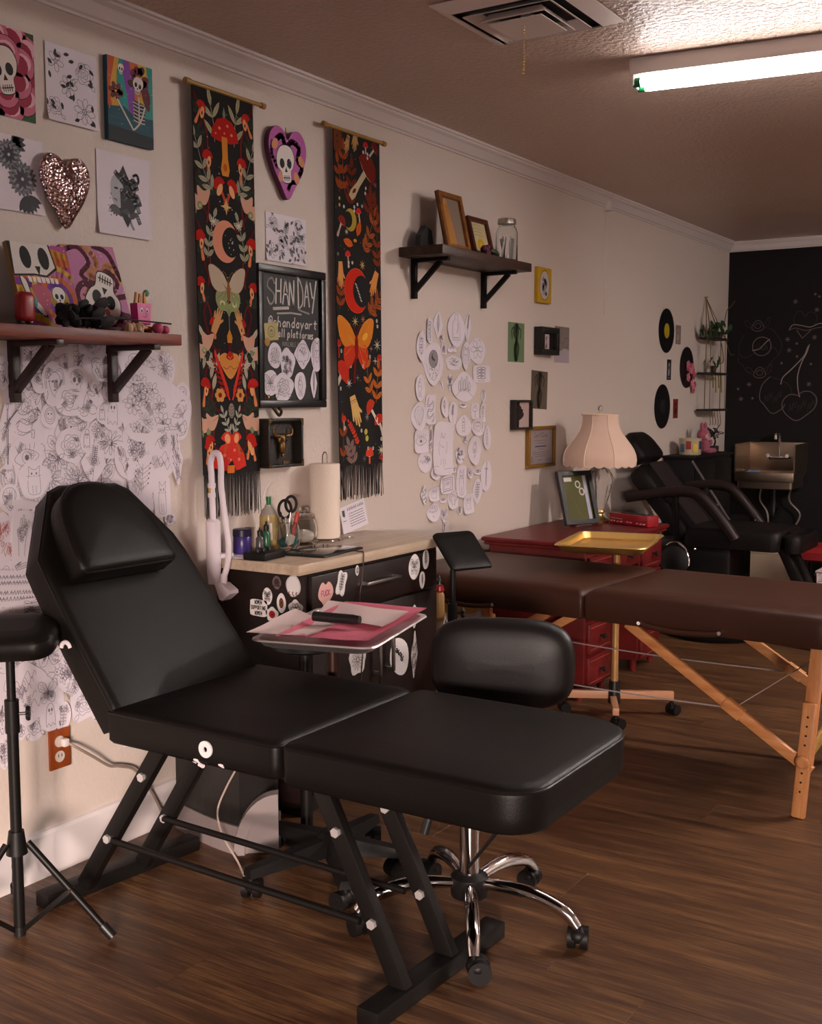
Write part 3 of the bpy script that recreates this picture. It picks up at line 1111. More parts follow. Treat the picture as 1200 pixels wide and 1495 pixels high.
def sq_ring(r0, z0, r1, z1, th=.003):
    mb = MB()
    for k in range(4):
        a = k * PI / 2
        R = Matrix.Rotation(a, 3, 'Z')
        v = [R @ Vector(p) for p in ((-r0, -r0, z0), (r0, -r0, z0), (r1, -r1, z1), (-r1, -r1, z1), (-r0, -r0, z0 + th), (r0, -r0, z0 + th), (r1, -r1, z1 + th), (-r1, -r1, z1 + th))]
        mb.add(v, [[0, 1, 2, 3], [7, 6, 5, 4], [0, 4, 5, 1], [3, 2, 6, 7]])
    return mb


fl = sq_ring(.205, -.006, .160, -.024)
fl.build('flange', VM, vent)
MB().box((0, 0, -.004), (.40, .40, .004)).build('duct_shade', DK, vent)  # flat black sheet stands in for the shade inside the vent opening
sq_ring(.135, -.030, .105, -.010).build('louver', VM, vent)
sq_ring(.100, -.040, .080, -.018).build('louver', VM, vent)
pl = MB().box((0, 0, -.042), (.165, .165, .003))
pl.box((0, 0, -.02), (.03, .03, .04))
pl.build('centre_plate', VM, vent)
chn = MB()
for i in range(17): chn.ball((0.005, -.035, -.050 - i * .0078), .0032 if i < 11 else .0042, 8)
chn.build('pull_chain', BRASS, vent)

# ---------------------------------------------------------------- black reclining tattoo bed
bed = thing('tattoo_bed', 'black leather reclining tattoo bed with raised backrest and a head pillow, nearest the camera', 'tattoo bed', (.69, 2.08, 0))
bo = (.69, 2.08, 0)


def loc(p): return (p[0] - bo[0], p[1] - bo[1], p[2] - bo[2])


def bbar(name, p0, p1, a, b, bev=.003, parent=bed, m=BLACKMETAL, up=(0, 0, 1)):
    return MB().bar(loc(p0), loc(p1), a, b, bev, up=up).build(name, m, parent)


bbar('foot_bar', (.160, 1.835, .022), (.215, 2.335, .022), .052, .040)
bbar('foot_bar', (1.178, 1.825, .022), (1.205, 2.335, .022), .056, .040)
for (y, u0, u1) in ((1.945, (.20, .50), (1.188, .965)), (2.125, (.225, .51), (1.198, .975))):
    for q, (xb, xt) in enumerate((u0, u1)):
        lg = MB().bar(loc((xb, y, .035)), loc((xt, y, .47)), .026, .042, .002, up=(1, 0, .6)).build('leg', BLACKMETAL, bed)
        for s_ in ((.185, .37) if q == 0 else (.17, .355)):
            k = (s_ - .035) / .435
            x = xb + (xt - xb) * k
            MB().cyl(loc((x, y - .012, s_)), loc((x, y - .021, s_)), .0115, n=6, smooth=False).build('bolt', BOLT, lg)
    MB().tube([loc((.325, y - .018, .186)), loc((1.09, y - .018, .170))], .0085, 10).build('tie_rod', BLACKMETAL, bed)
for y in (1.90, 2.17):
    bbar('under_frame', (.46, y, .478), (1.46, y, .478), .03, .024)
MB().tube([loc((1.44, 1.99, .482)), loc((1.325, 1.99, .325)), loc((1.312, 1.99, .478))], .0055, 8).build('support_strut', BLACKMETAL, bed)
MB().tube([loc((1.0, 1.94, .45)), loc((1.005, 2.14, .45))], .007, 8).build('cross_rod', BLACKMETAL, bed)

Y0, Y1 = 1.795, 2.315


def cushion(name, outl, top, bot, M4, puff=.006, r=.012, parent=bed, m=LEATHER, pip=.003):
    h = top - bot
    ol = dense(outl, .04)
    mb = MB().pad(ol, [(.03, bot), (.006, bot + .002), (0, bot + .010), (0, bot + h * .4), (-.001, top - r * 1.6), (.001, top - r * .7), (r * .7, top - r * .15), (r * 2.0, top), (.06, top + puff * .7), (.12, top + puff)], M4)
    o = mb.build(name, m, parent, sharp=60)
    ol3 = [M4 @ Vector((p[0], p[1], top - r * .9)) for p in ol]
    nrm = []
    MB().tube(ol3, pip, 6, closed=True).build('piping', LEATHER2, o)
    return o


Mb = Matrix.Translation(Vector((-bo[0], -bo[1], 0)))
seat = cushion('seat_cushion', rrect(.462, Y0, .972, Y1 + .02, (.012, .022, .03, .012)), .582, .496, Mb)
legr = cushion('leg_cushion', rrect(.984, Y0 - .005, 1.562, Y1 + .02, (.022, .085, .115, .03), 8), .586, .492, Mb, .004)
# backrest plane: s along (-.616, 0, .788), out of the front face (.788, 0, .616)
Mk = Matrix(((0, -.616, .788, .492 - bo[0]), (1, 0, 0, -bo[1]), (0, .788, .616, .575), (0, 0, 0, 1)))
back_ol = [(Y0 + .004, -.02), (2.312, -.02), (2.306, .20), (2.295, .40), (2.285, .455), (2.215, .61), (2.18, .632), (1.99, .638), (1.945, .622), (1.812, .43), (1.808, .38), (1.80, .20)]
backc = cushion('backrest_cushion', back_ol, 0.0, -.082, Mk, .004)
for yy in (2.225, 2.25, 1.875):
    MB().tube([Mk @ Vector((yy + .002 * math.sin(i), .05 + i * .055, -.0005)) for i in range(7)], .0022, 6).build('seat_crease', LEATHER2, backc)
pil_ol = [(1.85, .345), (2.165, .342), (2.17, .38), (2.162, .44), (2.145, .50), (2.11, .555), (2.06, .588), (2.00, .596), (1.95, .588), (1.905, .555), (1.875, .50), (1.858, .43)]
pil_ol = [(p[0], p[1]) for p in spline([(*p, 0) for p in pil_ol[2:]], 3)] + [(1.848, .35), (1.862, .338), (2.155, .336), (2.168, .347)]
cushion('head_pillow', pil_ol, .078, .006, Mk, .006, .016)
# white washers and the knob on the near flank
wsh = MB()
for i in range(1):
    wsh.lathe([(.006, 0), (.006, .004), (.019, .004), (.019, 0)], (0, 0, 0), 20, R=Matrix.Rotation(PI / 2, 3, 'X'))
wsh.v = [(p[0] + .774 - bo[0], p[1] + Y0 - .001 - bo[1], p[2] + .536) for p in wsh.v]
wsh.build('washer', WHITEPLASTIC, bed)
for x, z in ((.742, .506), (.755, .496), (.815, .507)):
    MB().cyl(loc((x - .007, Y0 + .004, z)), loc((x + .007, Y0 + .002, z - .002)), .0045, n=8).build('plastic_cap', WHITEPLASTIC, bed)
MB().tube([Mk @ Vector((Y0 + .004, .205 + .016 * math.cos(a), -.052 + .016 * math.sin(a))) for a in (i * .35 - .8 for i in range(9))], .0055, 8).build('strap_hook', WHITEPLASTIC, bed)

# ---------------------------------------------------------------- armrest stand on a tripod, left edge
KN = mat('knob_black', (.008, .008, .008), .4)


def armrest(label, base, pad_M, pad_ol, tripod=True, ztop=.70, r=(.0135, .0105), legdirs=(), thick=.06):
    t = thing('armrest_stand', label, 'armrest', (base[0], base[1], 0))
    MB().cyl((0, 0, .012), (0, 0, .56), r[0], n=18).build('lower_pole', BLACKMETAL, t)
    MB().cyl((0, 0, .50), (0, 0, ztop), r[1], n=18).build('upper_pole', BLACKMETAL, t)
    c = MB().cyl((0, 0, .505), (0, 0, .585), r[0] * 1.25, n=18).build('collar', BLACKPLASTIC, t)
    kb = MB().cyl((r[0] * .8, r[0] * .8, .55), (.022, .022, .55), .004, n=8)
    kb.lathe([(.001, -.006), (.014, -.005), (.016, 0), (.014, .005), (.001, .006)], (.026, .026, .55), 20, mod=lambda a, i: 1 + .18 * math.cos(6 * a), R=Matrix.Rotation(PI / 4, 3, 'Z') @ Matrix.Rotation(PI / 2, 3, 'Y'))
    kb.build('clamp_knob', KN, c)
    MB().cyl((0, 0, .205), (0, 0, .262), r[0] * 1.9, r[0] * 1.35, n=14).build('leg_hub', BLACKPLASTIC, t)
    MB().cyl((0, 0, .0), (0, 0, .022), r[0] * 1.05, n=14).build('pole_cap', KN, t)
    for a in legdirs:
        d = Vector((math.cos(a), math.sin(a), 0))
        p0 = d * .028 + Vector((0, 0, .235)); p1 = d * .232 + Vector((0, 0, .016))
        lg = MB().cyl(p0, p1, .0085, n=12).build('leg', BLACKMETAL, t)
        q = (p1 - p0).normalized()
        MB().cyl(p1 - q * .03, p1 + q * .008, .0125, .0115, n=12).build('rubber_foot', KN, lg)
        m = p0.lerp(p1, .52)
        br = MB().bar(d * .012 + Vector((0, 0, .014)), m, .006, .012, .001).build('brace', BLACKMETAL, t)
        sd = Vector((-d.y, d.x, 0))
        MB().cyl(m - sd * .010, m + sd * .010, .0045, n=8).build('rivet', CHROME, br)
    L = pad_M
    ol = dense(pad_ol, .03)
    MB().pad(ol, [(.03, 0), (.004, .002), (-.001, .012), (-.004, thick * .45), (-.001, thick * .75), (.010, thick * .92), (.03, thick), (.05, thick * 1.03)], L).build('arm_pad', LEATHER, t)
    MB().box((L @ Vector((0, 0, -.004))), (.09, .05, .008), L.to_3x3(), .002).build('pad_plate', BLACKMETAL, t)
    return t


def basis(a, b, o):
    """matrix from two in-plane directions and an origin"""
    a = Vector(a).normalized(); n = a.cross(Vector(b)).normalized(); b = n.cross(a)
    return Matrix(((a.x, b.x, n.x, o[0]), (a.y, b.y, n.y, o[1]), (a.z, b.z, n.z, o[2]), (0, 0, 0, 1)))


armrest('black padded armrest on a tripod pole at the left edge, beside the wall drawings', (.226, 1.715),
        basis((.845, .53, .055), (-.50, .80, .25), (-.012, .018, .708)), rrect(-.115, -.085, .115, .085, (.05, .045, .085, .06), 6), True, .708, legdirs=(.43, .43 + 2.09, .43 + 4.19), thick=.058)
armrest('black tilted armrest pad on a pole between the cabinet and brown massage table', (.47, 3.38),
        basis((.417, .909, 0), (-.71, .315, .68), (-.018, .085, .752)), rrect(-.085, -.085, .085, .085, (.012, .012, .02, .02), 4), True, .705, legdirs=(0, 1.95, -1.95), thick=.026)

# ---------------------------------------------------------------- wheeled bases


def castor(parent, c, ang, r=.027, m=BLACKPLASTIC):
    """twin wheel castor with hood; c is the stem foot above the floor point"""
    d = Vector((math.cos(ang), math.sin(ang), 0)); s = Vector((-d.y, d.x, 0))
    w = MB()
    for k in (-1, 1):
        p = Vector((c[0], c[1], r)) + d * .012
        w.cyl(p + s * k * .006, p + s * k * .024, r, n=18)
    o = w.build('castor', m, parent)
    h = MB().ball((c[0] + d.x * .008, c[1] + d.y * .008, r + .008), (r * .98, r * .98, r * .75), 14)
    h.cyl((c[0], c[1], r), (c[0], c[1], r * 2 + .012), .008, n=10)
    h.build('hood', m, o)
    return o


st = thing('rolling_stool', 'rolling stool with black rounded backrest and five chrome castor legs, behind the tattoo bed', 'stool', (1.125, 2.347, 0))
stc = (1.125, 2.347, 0)
for k, (cx, cy) in enumerate(((1.268, 2.115), (1.405, 2.372), (1.165, 2.625), (.905, 2.530), (.915, 2.165))):
    v = Vector((cx - stc[0], cy - stc[1], 0)); d = v.normalized(); R_ = v.length
    pts = spline([d * .035 + Vector((0, 0, .112)), d * .11 + Vector((0, 0, .118)), d * (R_ * .62) + Vector((0, 0, .112)), d * (R_ * .88) + Vector((0, 0, .088)), d * R_ + Vector((0, 0, .056))], 6)
    n = len(pts)
    lg = MB().tube(pts, [.0135 + .005 * math.sin(PI * i / (n - 1)) - .001 * i / n for i in range(n)], 14).build('base_leg', CHROME, st)
    castor(lg, v, k * 1.3 + .6)
MB().lathe([(.03, .072), (.046, .080), (.048, .098), (.046, .128), (.030, .138)], n=28).build('hub', BLACKPLASTIC, st)
MB().cyl((0, 0, .10), (0, 0, .395), .0245, n=24).build('column', CHROME, st)
MB().box((0, 0, .398), (.15, .13, .02), None, .004).build('mechanism', BLACKMETAL, st)
MB().lathe([(.001, .405), (.15, .406), (.178, .418), (.18, .44), (.165, .458), (.10, .464), (.001, .464)], n=36).build('seat', LEATHER2, st)
lv = MB().tube([(-.02, -.01, .39), (-.075, -.045, .36), (-.084, -.052, .30)], .005, 8).build('lever', BLACKMETAL, st)
MB().cyl((-.083, -.050, .285), (-.094, -.060, .235), .011, n=12).build('lever_grip', KN, lv)
MB().tube([(.0, .08, .40), (-.0, .26, .40), (-.02, .29, .43), (-.03, .295, .56)], .011, 10).build('back_arm', BLACKMETAL, st)
Bk = basis((.93, .367, 0), (0, 0, 1), (1.078 - stc[0], 2.60 - stc[1], .605))
bol = []
for i in range(48):
    t = 2 * PI * i / 48
    c, s = math.cos(t), math.sin(t)
    bol.append((.188 * math.copysign(abs(c) ** .55, c), .118 * math.copysign(abs(s) ** .62, s)))
MB().pad(bol, [(.03, -.035), (.008, -.034), (0, -.024), (-.003, 0), (0, .014), (.010, .028), (.028, .037), (.05, .042), (.075, .0455), (.10, .047)], Bk, dome=.001).build('backrest', mat('stool_leather', (.0075, .006, .0062), .46, bump=(160, .05), spec=.4), st)

ts = thing('tray_stand', 'metal instrument tray on a black five wheeled stand between bed and cabinet', 'tray stand', (.660, 2.415, 0))
tc = (.660, 2.415, 0)
for k, (cx, cy) in enumerate(((.571, 2.170), (.822, 2.245), (.825, 2.490), (.625, 2.655), (.405, 2.455))):
    v = Vector((cx - tc[0], cy - tc[1], 0)); d = v.normalized(); R_ = v.length
    s = Vector((-d.y, d.x, 0))
    mb = MB()
    for i, (q, w, z0, z1) in enumerate(((.03, .030, .062, .112), (R_ * .5, .026, .064, .100), (R_ + .01, .020, .060, .082))):
        c = d * q
        mb.v += [tuple(c + s * w + Vector((0, 0, z0))), tuple(c - s * w + Vector((0, 0, z0))), tuple(c - s * w * .7 + Vector((0, 0, z1))), tuple(c + s * w * .7 + Vector((0, 0, z1)))]
    for i in range(2):
        for j in range(4):
            mb.f.append([i * 4 + j, i * 4 + (j + 1) % 4, i * 4 + 4 + (j + 1) % 4, i * 4 + 4 + j]); mb.sm.append(False); mb.mi.append(0)
    mb.f += [[0, 1, 2, 3], [8, 9, 10, 11]]; mb.sm += [False] * 2; mb.mi += [0] * 2
    lg = mb.build('base_leg', BLACKPLASTIC, ts)
    castor(lg, v, k * 1.1 + 2.0, .026)
MB().lathe([(.02, .055), (.045, .06), (.048, .11), (.035, .122)], n=20).build('hub', BLACKPLASTIC, ts)
BRN = mat('bronze_pole', (.055, .026, .020), .35, metal=.6)
MB().cyl((0, 0, .10), (0, 0, .655), .0165, n=16).build('column', BRN, ts)
MB().box((0, 0, .66), (.14, .12, .010), None, .002).build('tray_bracket', BLACKMETAL, ts)
tr = Matrix.Translation((.030, .010, 0)) @ Matrix.Rotation(.25, 4, 'Z')


def tray_mesh(hw, hl, z, depth, rim, M4, n=5):
    """pressed metal tray: flat bottom, flared wall, rolled rim"""
    ol = rrect(-hw, -hl, hw, hl, .035, n)
    return MB().pad(ol, [(.035, z + .0025), (.022, z + .003), (.012, z + .008), (.002, z + depth), (-.010, z + depth + .001), (-.012, z + depth - .003), (-.008, z + depth - .005), (0, z + depth - .004), (.011, z + .005), (.022, z)], M4, cap=True)


trayo = tray_mesh(.158, .225, .668, .024, .012, tr).build('tray', mat('tray_aluminium', (.82, .76, .76), .45, metal=1.0), ts)

# pink and white absorbent pads lying on the tray
PINK = mat('pink_pad', '#d86f86', .75, bump=(90, .1)); PWHITE = mat('white_pad', '#e3ccca', .85, bump=(120, .15))
dp = thing('tray_liner', 'pink backed white absorbent pads spread over the instrument tray', 'tray liner', (.660, 2.415, .70))


def sheet(cors, z, lift, m, name, nu=16, nv=16, seed=1, th=.0012):
    R = random.Random(seed); ph = R.random() * 6
    def fn(u, v):
        a = Vector(cors[0]).lerp(Vector(cors[1]), u); b = Vector(cors[3]).lerp(Vector(cors[2]), u)
        p = a.lerp(b, v)
        e = max(abs(u - .5), abs(v - .5)) * 2
        return Vector((p.x - .660, p.y - 2.415, z - .70 + lift * max(0, e - .55) ** 2 * 4.9 + .0016 * math.sin(7 * u + ph) * math.cos(6 * v + ph)))
    mb = MB().grid(fn, nu, nv)
    k = len(mb.v)
    mb2 = MB().grid(lambda u, v: fn(u, v) - Vector((0, 0, th)), nu, nv)
    mb.add(mb2.v, [f[::-1] for f in mb2.f], True)
    return mb.build(name, m, dp)


sheet([(.672, 2.155), (.903, 2.232), (.795, 2.680), (.540, 2.640)], .7025, .010, PINK, 'pink_sheet', seed=2)
sheet([(.585, 2.150), (.742, 2.195), (.722, 2.345), (.490, 2.470)], .7065, .006, PWHITE, 'white_sheet', seed=3)
sheet([(.590, 2.440), (.850, 2.372), (.795, 2.585), (.505, 2.605)], .7085, .008, PWHITE, 'white_sheet', seed=5)
tag(MB().cyl((.652, 2.345, .7285), (.765, 2.362, .7285), .0135, n=18).cyl((.765, 2.362, .7285), (.785, 2.365, .7285), .0135, .011, n=18).cyl((.700, 2.352, .7285), (.703, 2.3525, .7285), .0142, n=18).build('tattoo_pen', mat('pen_black', (.012, .011, .011), .3)), 'black cylindrical tattoo pen lying on the white and pink tray pads', 'tattoo pen')

# ---------------------------------------------------------------- white topped work cabinet against the wall
TOPWOOD = wood_mat('pale_worktop', '#a99480', '#c9b59e', (26, 2.2, 26), .38, .05)
cab = thing('work_cabinet', 'dark brown cabinet with pale wood grain top, stickers all over it, against the wall', 'cabinet', (0, 0, 0))
MB().box((.178, 3.075, .41), (.332, .80, .72)).build('body', ESPRESSO, cab)
MB().box((.17, 3.075, .03), (.31, .76, .06)).build('plinth', ESPRESSO, cab)
MB().box((.187, 3.0775, .7865), (.360, .865, .032), None, .0015).build('worktop', TOPWOOD, cab)
dr = MB().box((.352, 3.085, .694), (.016, .734, .128), None, .0015).build('drawer', ESPRESSO, cab)


def bar_handle(parent, p0, p1, out, m=STEEL):
    p0 = Vector(p0); p1 = Vector(p1); o = Vector(out)
    mb = MB().bar(p0 + o, p1 + o, .010, .010, .0015)
    d = (p1 - p0).normalized()
    for p in (p0 + d * .008, p1 - d * .008): mb.bar(p, p + o, .010, .010)
    return mb.build('handle', m, parent)


bar_handle(dr, (.360, 2.975, .702), (.360, 3.175, .702), (.026, 0, 0))
for (a, b, hy) in ((2.718, 3.083, 3.052), (3.087, 3.452, 3.130)):
    dd = MB().box((.352, (a + b) / 2, .345), (.016, b - a, .55), None, .0015).build('door', ESPRESSO, cab)
    bar_handle(dd, (.360, hy, .385), (.360, hy, .560), (.026, 0, 0))

SIDE = lambda x, z: Matrix(((1, 0, 0, x), (0, 0, -1, 2.6745), (0, 1, 0, z), (0, 0, 0, 1)))
STICK = mat('sticker_vinyl', '#e2dcdc', .45)
SPINK = mat('pink_sticker', '#d8a7a0', .45)
SGREY = mat('grey_sticker', '#6e5a5c', .5)
SRED = mat('red_sticker', '#a3262a', .45)


def st_fuck(a):
    a.text('FUCK', 0, -.10, .27, .0026, '#a03a70', 1, .1, .78)


def st_round(a):
    a.at(); a.ring(0, 0, a.w * .47, a.h * .47, .002, '#b9b0b2', 1, 24)
    for i in range(3): a.curve([(-.014 + i * .014, -.018), (-.018 + i * .014, -.024), (-.012 + i * .014, -.030), (-.016 + i * .014, -.038)], .003, '#a3463a', 1)


def st_women(a):
    a.at()
    for y, t in ((.012, 'WOMEN'), (-.005, 'SUPPORTING'), (-.022, 'WOMEN')):
        a.text(t, 0, y, .0115, .0022, '#1c1618', 1, 0, .52)


def st_flowerdark(col, col2):
    def f(a):
        R = random.Random(9)
        a.ell(0, 0, .34, .36, col, 1, 0, 14)
        for i in range(6): a.ell(.18 * math.cos(i * 1.05), .2 * math.sin(i * 1.05), .13, .1, col2, 2, i * 1.05, 10)
        a.ell(0, 0, .1, .1, col, 3)
    return f


def st_leaves(a):
    R = random.Random(4)
    a.curve([(-.2, .44), (-.05, .1), (.16, -.3)], .003, '#2a2527', 1)
    for i in range(26):
        t = i / 26; x = -.2 + .36 * t + R.uniform(-.12, .12); y = .44 - .74 * t
        a.ell(x, y, .07, .03, '#3a3436', 1, R.random() * 3, 8)


def place_sticker(face, x, z, w, h, shape, motif, label, seed, paper=STICK, fn=None, rot=0, col='#3a3034', group=None, scale=.74):
    w *= .84 if face == 'f' else .74; h *= .84 if face == 'f' else .74
    Mx = (frame_left(x, z, .3604, rot) if face == 'f' else SIDE(x, z) @ Matrix.Rotation(rot, 4, 'Z'))
    if face == 'd': Mx = frame_left(x, z, .3604, rot)
    return cutout('sticker', label, 'sticker', Mx, w, h, shape, motif, seed, group, .0, col, .0016, paper, fn, scale)


place_sticker('f', 2.785, .697, .090, .100, 'heart', 'heart', 'pale pink candy heart sticker with a lettered word on the cabinet drawer', 1, SPINK, st_fuck)
place_sticker('f', 2.868, .718, .066, .105, 'moth', 'leaf', 'white petal shaped sticker with line drawing, right of the pink heart', 2, rot=-.3)
place_sticker('f', 2.955, .748, .024, .040, 'oval', 'oval', 'tiny white sticker high on the drawer, left of the silver handle', 3)
place_sticker('f', 3.300, .716, .086, .105, 'oval', 'moth', 'white moth sticker, largest of three at the right end of the drawer', 4, rot=-.1)
place_sticker('f', 3.376, .738, .052, .092, 'pear', 'leaf', 'white fern sticker at the upper right corner of the drawer', 5)
place_sticker('f', 3.352, .662, .046, .076, 'drop', 'feather', 'small white sticker lowest of three at the right end of the drawer', 6)
place_sticker('f', 3.200, .425, .135, .185, 'pear', 'leaf', 'big white pear shaped sticker of black foliage on the cabinet door', 7, fn=st_leaves, rot=.5)
place_sticker('f', 3.300, .405, .050, .215, 'leafy', 'snake', 'long narrow white snake sticker near the right edge of the door', 8, rot=-.05)
place_sticker('f', 3.300, .540, .046, .10, 'drop', 'leaf', 'short white fern sticker above the long snake sticker', 9)
place_sticker('f', 2.955, .455, .11, .12, 'star', 'daisy', 'cream and white star flower sticker under the tray', 10, col='#6a5f50')
place_sticker('f', 2.805, .462, .04, .11, 'moth', 'figure', 'small white figure sticker on the left door beside the tray pole', 11)
place_sticker('s', .322, .733, .076, .090, 'oval', None, 'round white sticker with small red marks on the cabinet end', 12, fn=st_round)
place_sticker('s', .258, .738, .046, .056, 'oval', 'rose', 'small round grey sticker at the top of the cabinet end', 13, SGREY, col='#2c2426')
place_sticker('s', .220, .692, .052, .072, 'oval', 'moth', 'white oval moth sticker on the cabinet end', 14)
place_sticker('s', .184, .652, .094, .072, 'rect', None, 'white lettered sticker of three lines, left on the cabinet end', 15, fn=st_women)
place_sticker('s', .275, .676, .048, .082, 'oval', None, 'white edged brown portrait sticker on the cabinet end', 16, fn=st_flowerdark('#3d1d14', '#7b4a33'))
place_sticker('s', .238, .637, .066, .060, 'star', None, 'red flower sticker with white edge on the cabinet end', 17, fn=st_flowerdark('#7d1418', '#b3292c'))
place_sticker('s', .330, .664, .072, .070, 'star', 'flower', 'white blossom sticker by the front edge of the cabinet end', 18)
place_sticker('s', .330, .548, .055, .078, 'lump', None, 'red and green bouquet sticker on the cabinet end below the tray', 19, fn=st_flowerdark('#8c2a22', '#a9a074'))

# ---------------------------------------------------------------- things on the cabinet top
ZT = .8025
lamp = thing('gooseneck_lamp', 'white gooseneck lamp clamped to the left end of the cabinet top', 'lamp', (.055, 2.615, .73))
LV = mat('lamp_white', '#dcd0d8', .4)
MB().lathe([(.019, -.005), (.022, .035), (.023, .05), (.0235, .19), (.016, .198)], n=20).build('stem', LV, lamp)
MB().cyl((0, 0, .19), (-.004, 0, .345), .0095, n=14).build('arm', LV, lamp)
for z in (.295, .265): MB().cyl((-.0035, 0, z), (-.0035, 0, z + .014), .0125, n=14).build('collar', LV, lamp)
MB().cyl((-.0035, 0, .279), (-.0035, 0, .295), .010, n=12).build('band', mat('lamp_band', '#c9a45c', .4), lamp)
MB().tube(spline([(-.004, 0, .34), (-.006, 0, .375), (.008, 0, .402), (.028, 0, .398), (.036, 0, .365), (.036, 0, .30), (.050, 0, .20), (.062, 0, .12), (.056, 0, .06), (.042, 0, .022)], 7), .0095, 12).build('gooseneck', LV, lamp)
hd = MB().cyl((.042, 0, .028), (.038, 0, -.004), .0105, .012, n=12)
hd.prism([(.018, .000), (.046, .002), (.080, -.018), (.082, -.028), (.050, -.052), (.038, -.048)], -.02, .02, Matrix(((1, 0, 0, 0), (0, 0, 1, 0), (0, 1, 0, 0), (0, 0, 0, 1))))
hd.build('lamp_head', LV, lamp)
MB().box((-.0, .045, .079), (.034, .06, .012), None, .002).build('clamp', LV, lamp)

JARP = mat('purple_jar', '#3a2a6e', .3, var=(25, .5)); LIDP = mat('jar_lid', '#1d1735', .35)
j = thing('jar', 'purple balm jar with dark lid on the cabinet top', 'jar', (.050, 2.755, ZT))
MB().lathe([(.001, 0), (.027, 0), (.029, .004), (.029, .058), (.026, .062)], n=24).build('body', JARP, j)
MB().lathe([(.030, .058), (.030, .078), (.027, .081), (.001, .081)], n=24).build('lid', LIDP, j)
ja = Art(.05, .05); ja.ell(0, 0, .012, .012, '#b9b4c8'); ja.text('BALM', 0, .012, .008, .0015, '#d8d4ea', 1)
b = thing('spray_bottle', 'clear squeeze bottle of yellow liquid with a green tip cap on the cabinet top', 'bottle', (.058, 2.880, ZT))
LIQ = mat('yellow_liquid', '#c9b27a', .25, trans=.45, ior=1.33)
MB().lathe([(.001, 0), (.029, 0), (.031, .006), (.031, .105), (.029, .118)], n=24).build('body', LIQ, b)
MB().lathe([(.029, .118), (.022, .132), (.013, .142), (.012, .150)], n=24).build('neck', mat('frosted_plastic', '#d8cfc6', .4, trans=.5), b)
MB().cyl((0, 0, .150), (0, 0, .176), .0085, n=14).build('cap', GREEN, b)
MB().tube([(-.002, -.004, .150), (-.012, -.012, .172), (-.006, -.006, .205), (.004, .004, .225)], .003, 6).build('nozzle', WHITEPLASTIC, b)
la = Art(.026, .06); la.poly([(-.013, -.03), (.013, -.026), (.012, .03), (-.012, .027)], '#e0d6cf')
la.build('label', b, Matrix(((.707, 0, .707, .0222), (.707, 0, -.707, -.0222), (0, 1, 0, .062), (0, 0, 0, 1))) if False else Matrix(((.80, 0, .60, .0200), (.60, 0, -.80, -.0262), (0, 1, 0, .062), (0, 0, 0, 1))))


def dropper(x, y, h, label, col, capcol='#0d0c0c'):
    t = thing('dropper_bottle', label, 'bottle', (x, y, ZT))
    MB().lathe([(.001, 0), (.012, 0), (.013, .003), (.013, h * .58), (.008, h * .68), (.007, h * .70)], n=18).build('body', mat('ink_bottle', col, .25), t)
    MB().lathe([(.0085, h * .69), (.0085, h * .86), (.004, h * .90), (.002, h), (.0005, h)], n=14).build('cap', mat('ink_cap', capcol, .4), t)
    return t


dropper(.118, 2.762, .090, 'small black capped ink bottle in front of the yellow bottle', '#4b4446')
dropper(.108, 2.806, .105, 'small ink bottle with green label beside the tool jar', '#1f5a3c')

cup = thing('tool_jar', 'glass jar stuffed with scissors and colourful tubes on the cabinet top', 'jar', (.120, 2.901, ZT))
MB().lathe([(.001, .001), (.026, .001), (.039, .018), (.043, .045), (.038, .075), (.032, .090), (.034, .094), (.031, .092), (.035, .074), (.040, .045), (.036, .02), (.024, .004), (.001, .004)], n=28).build('glass_bowl', GLASS, cup)
fill = thing('scissors', 'black handled scissors standing in the glass tool jar', 'scissors', (.120, 2.901, ZT))
MB().tube([(.012 * math.cos(a) - .012, .018 * math.cos(a) + .002, .135 + .030 * math.sin(a)) for a in (2 * PI * i / 20 for i in range(20))], .005, 8, closed=True).build('finger_ring', KN, fill)
MB().tube([(.010 * math.cos(a) + .006, .016 * math.cos(a) + .012, .152 + .026 * math.sin(a)) for a in (2 * PI * i / 20 for i in range(20))], .005, 8, closed=True).build('finger_ring', KN, fill)
MB().bar((-.008, .0, .108), (.006, -.004, .02), .008, .003).bar((.006, .010, .126), (-.004, .004, .02), .008, .003).build('blade', STEEL, fill)
for i, (dx, dy, h, c, lb) in enumerate(((.022, .022, .125, '#c0392f', 'red tube leaning in the glass tool jar'), (.012, .03, .115, '#d9b25a', 'yellow tube leaning in the glass tool jar'), (-.018, -.016, .110, '#6d5a3e', 'brown tube leaning in the glass tool jar'),
                                        (-.026, .0, .125, '#262223', 'thin black stick leaning in the glass tool jar'))):
    tag(MB().cyl((.120 + dx * .25, 2.901 + dy * .25, ZT + .012), (.120 + dx * 1.1, 2.901 + dy * 1.1, ZT + h), .0065 if i < 3 else .003, n=10).build('ink_tube', mat('tube_%d' % i, c, .4)), lb, 'tube')
for i, (dx, dy, z, c, lb) in enumerate(((.025, -.016, .038, '#d9cfc6', 'white packet crumpled in the glass tool jar'), (.012, .022, .026, '#2f7f86', 'teal packet low in the glass tool jar'), (-.012, -.012, .028, '#246a6e', 'dark teal packet at the bottom of the glass tool jar'))):
    tag(MB().box((.120 + dx * .8, 2.901 + dy * .8, ZT + z), (.020, .026, .030), (.3 * i + .2, .4, .6 * i), .004).build('packet', mat('packet_%d' % i, c, .5)), lb, 'packet')

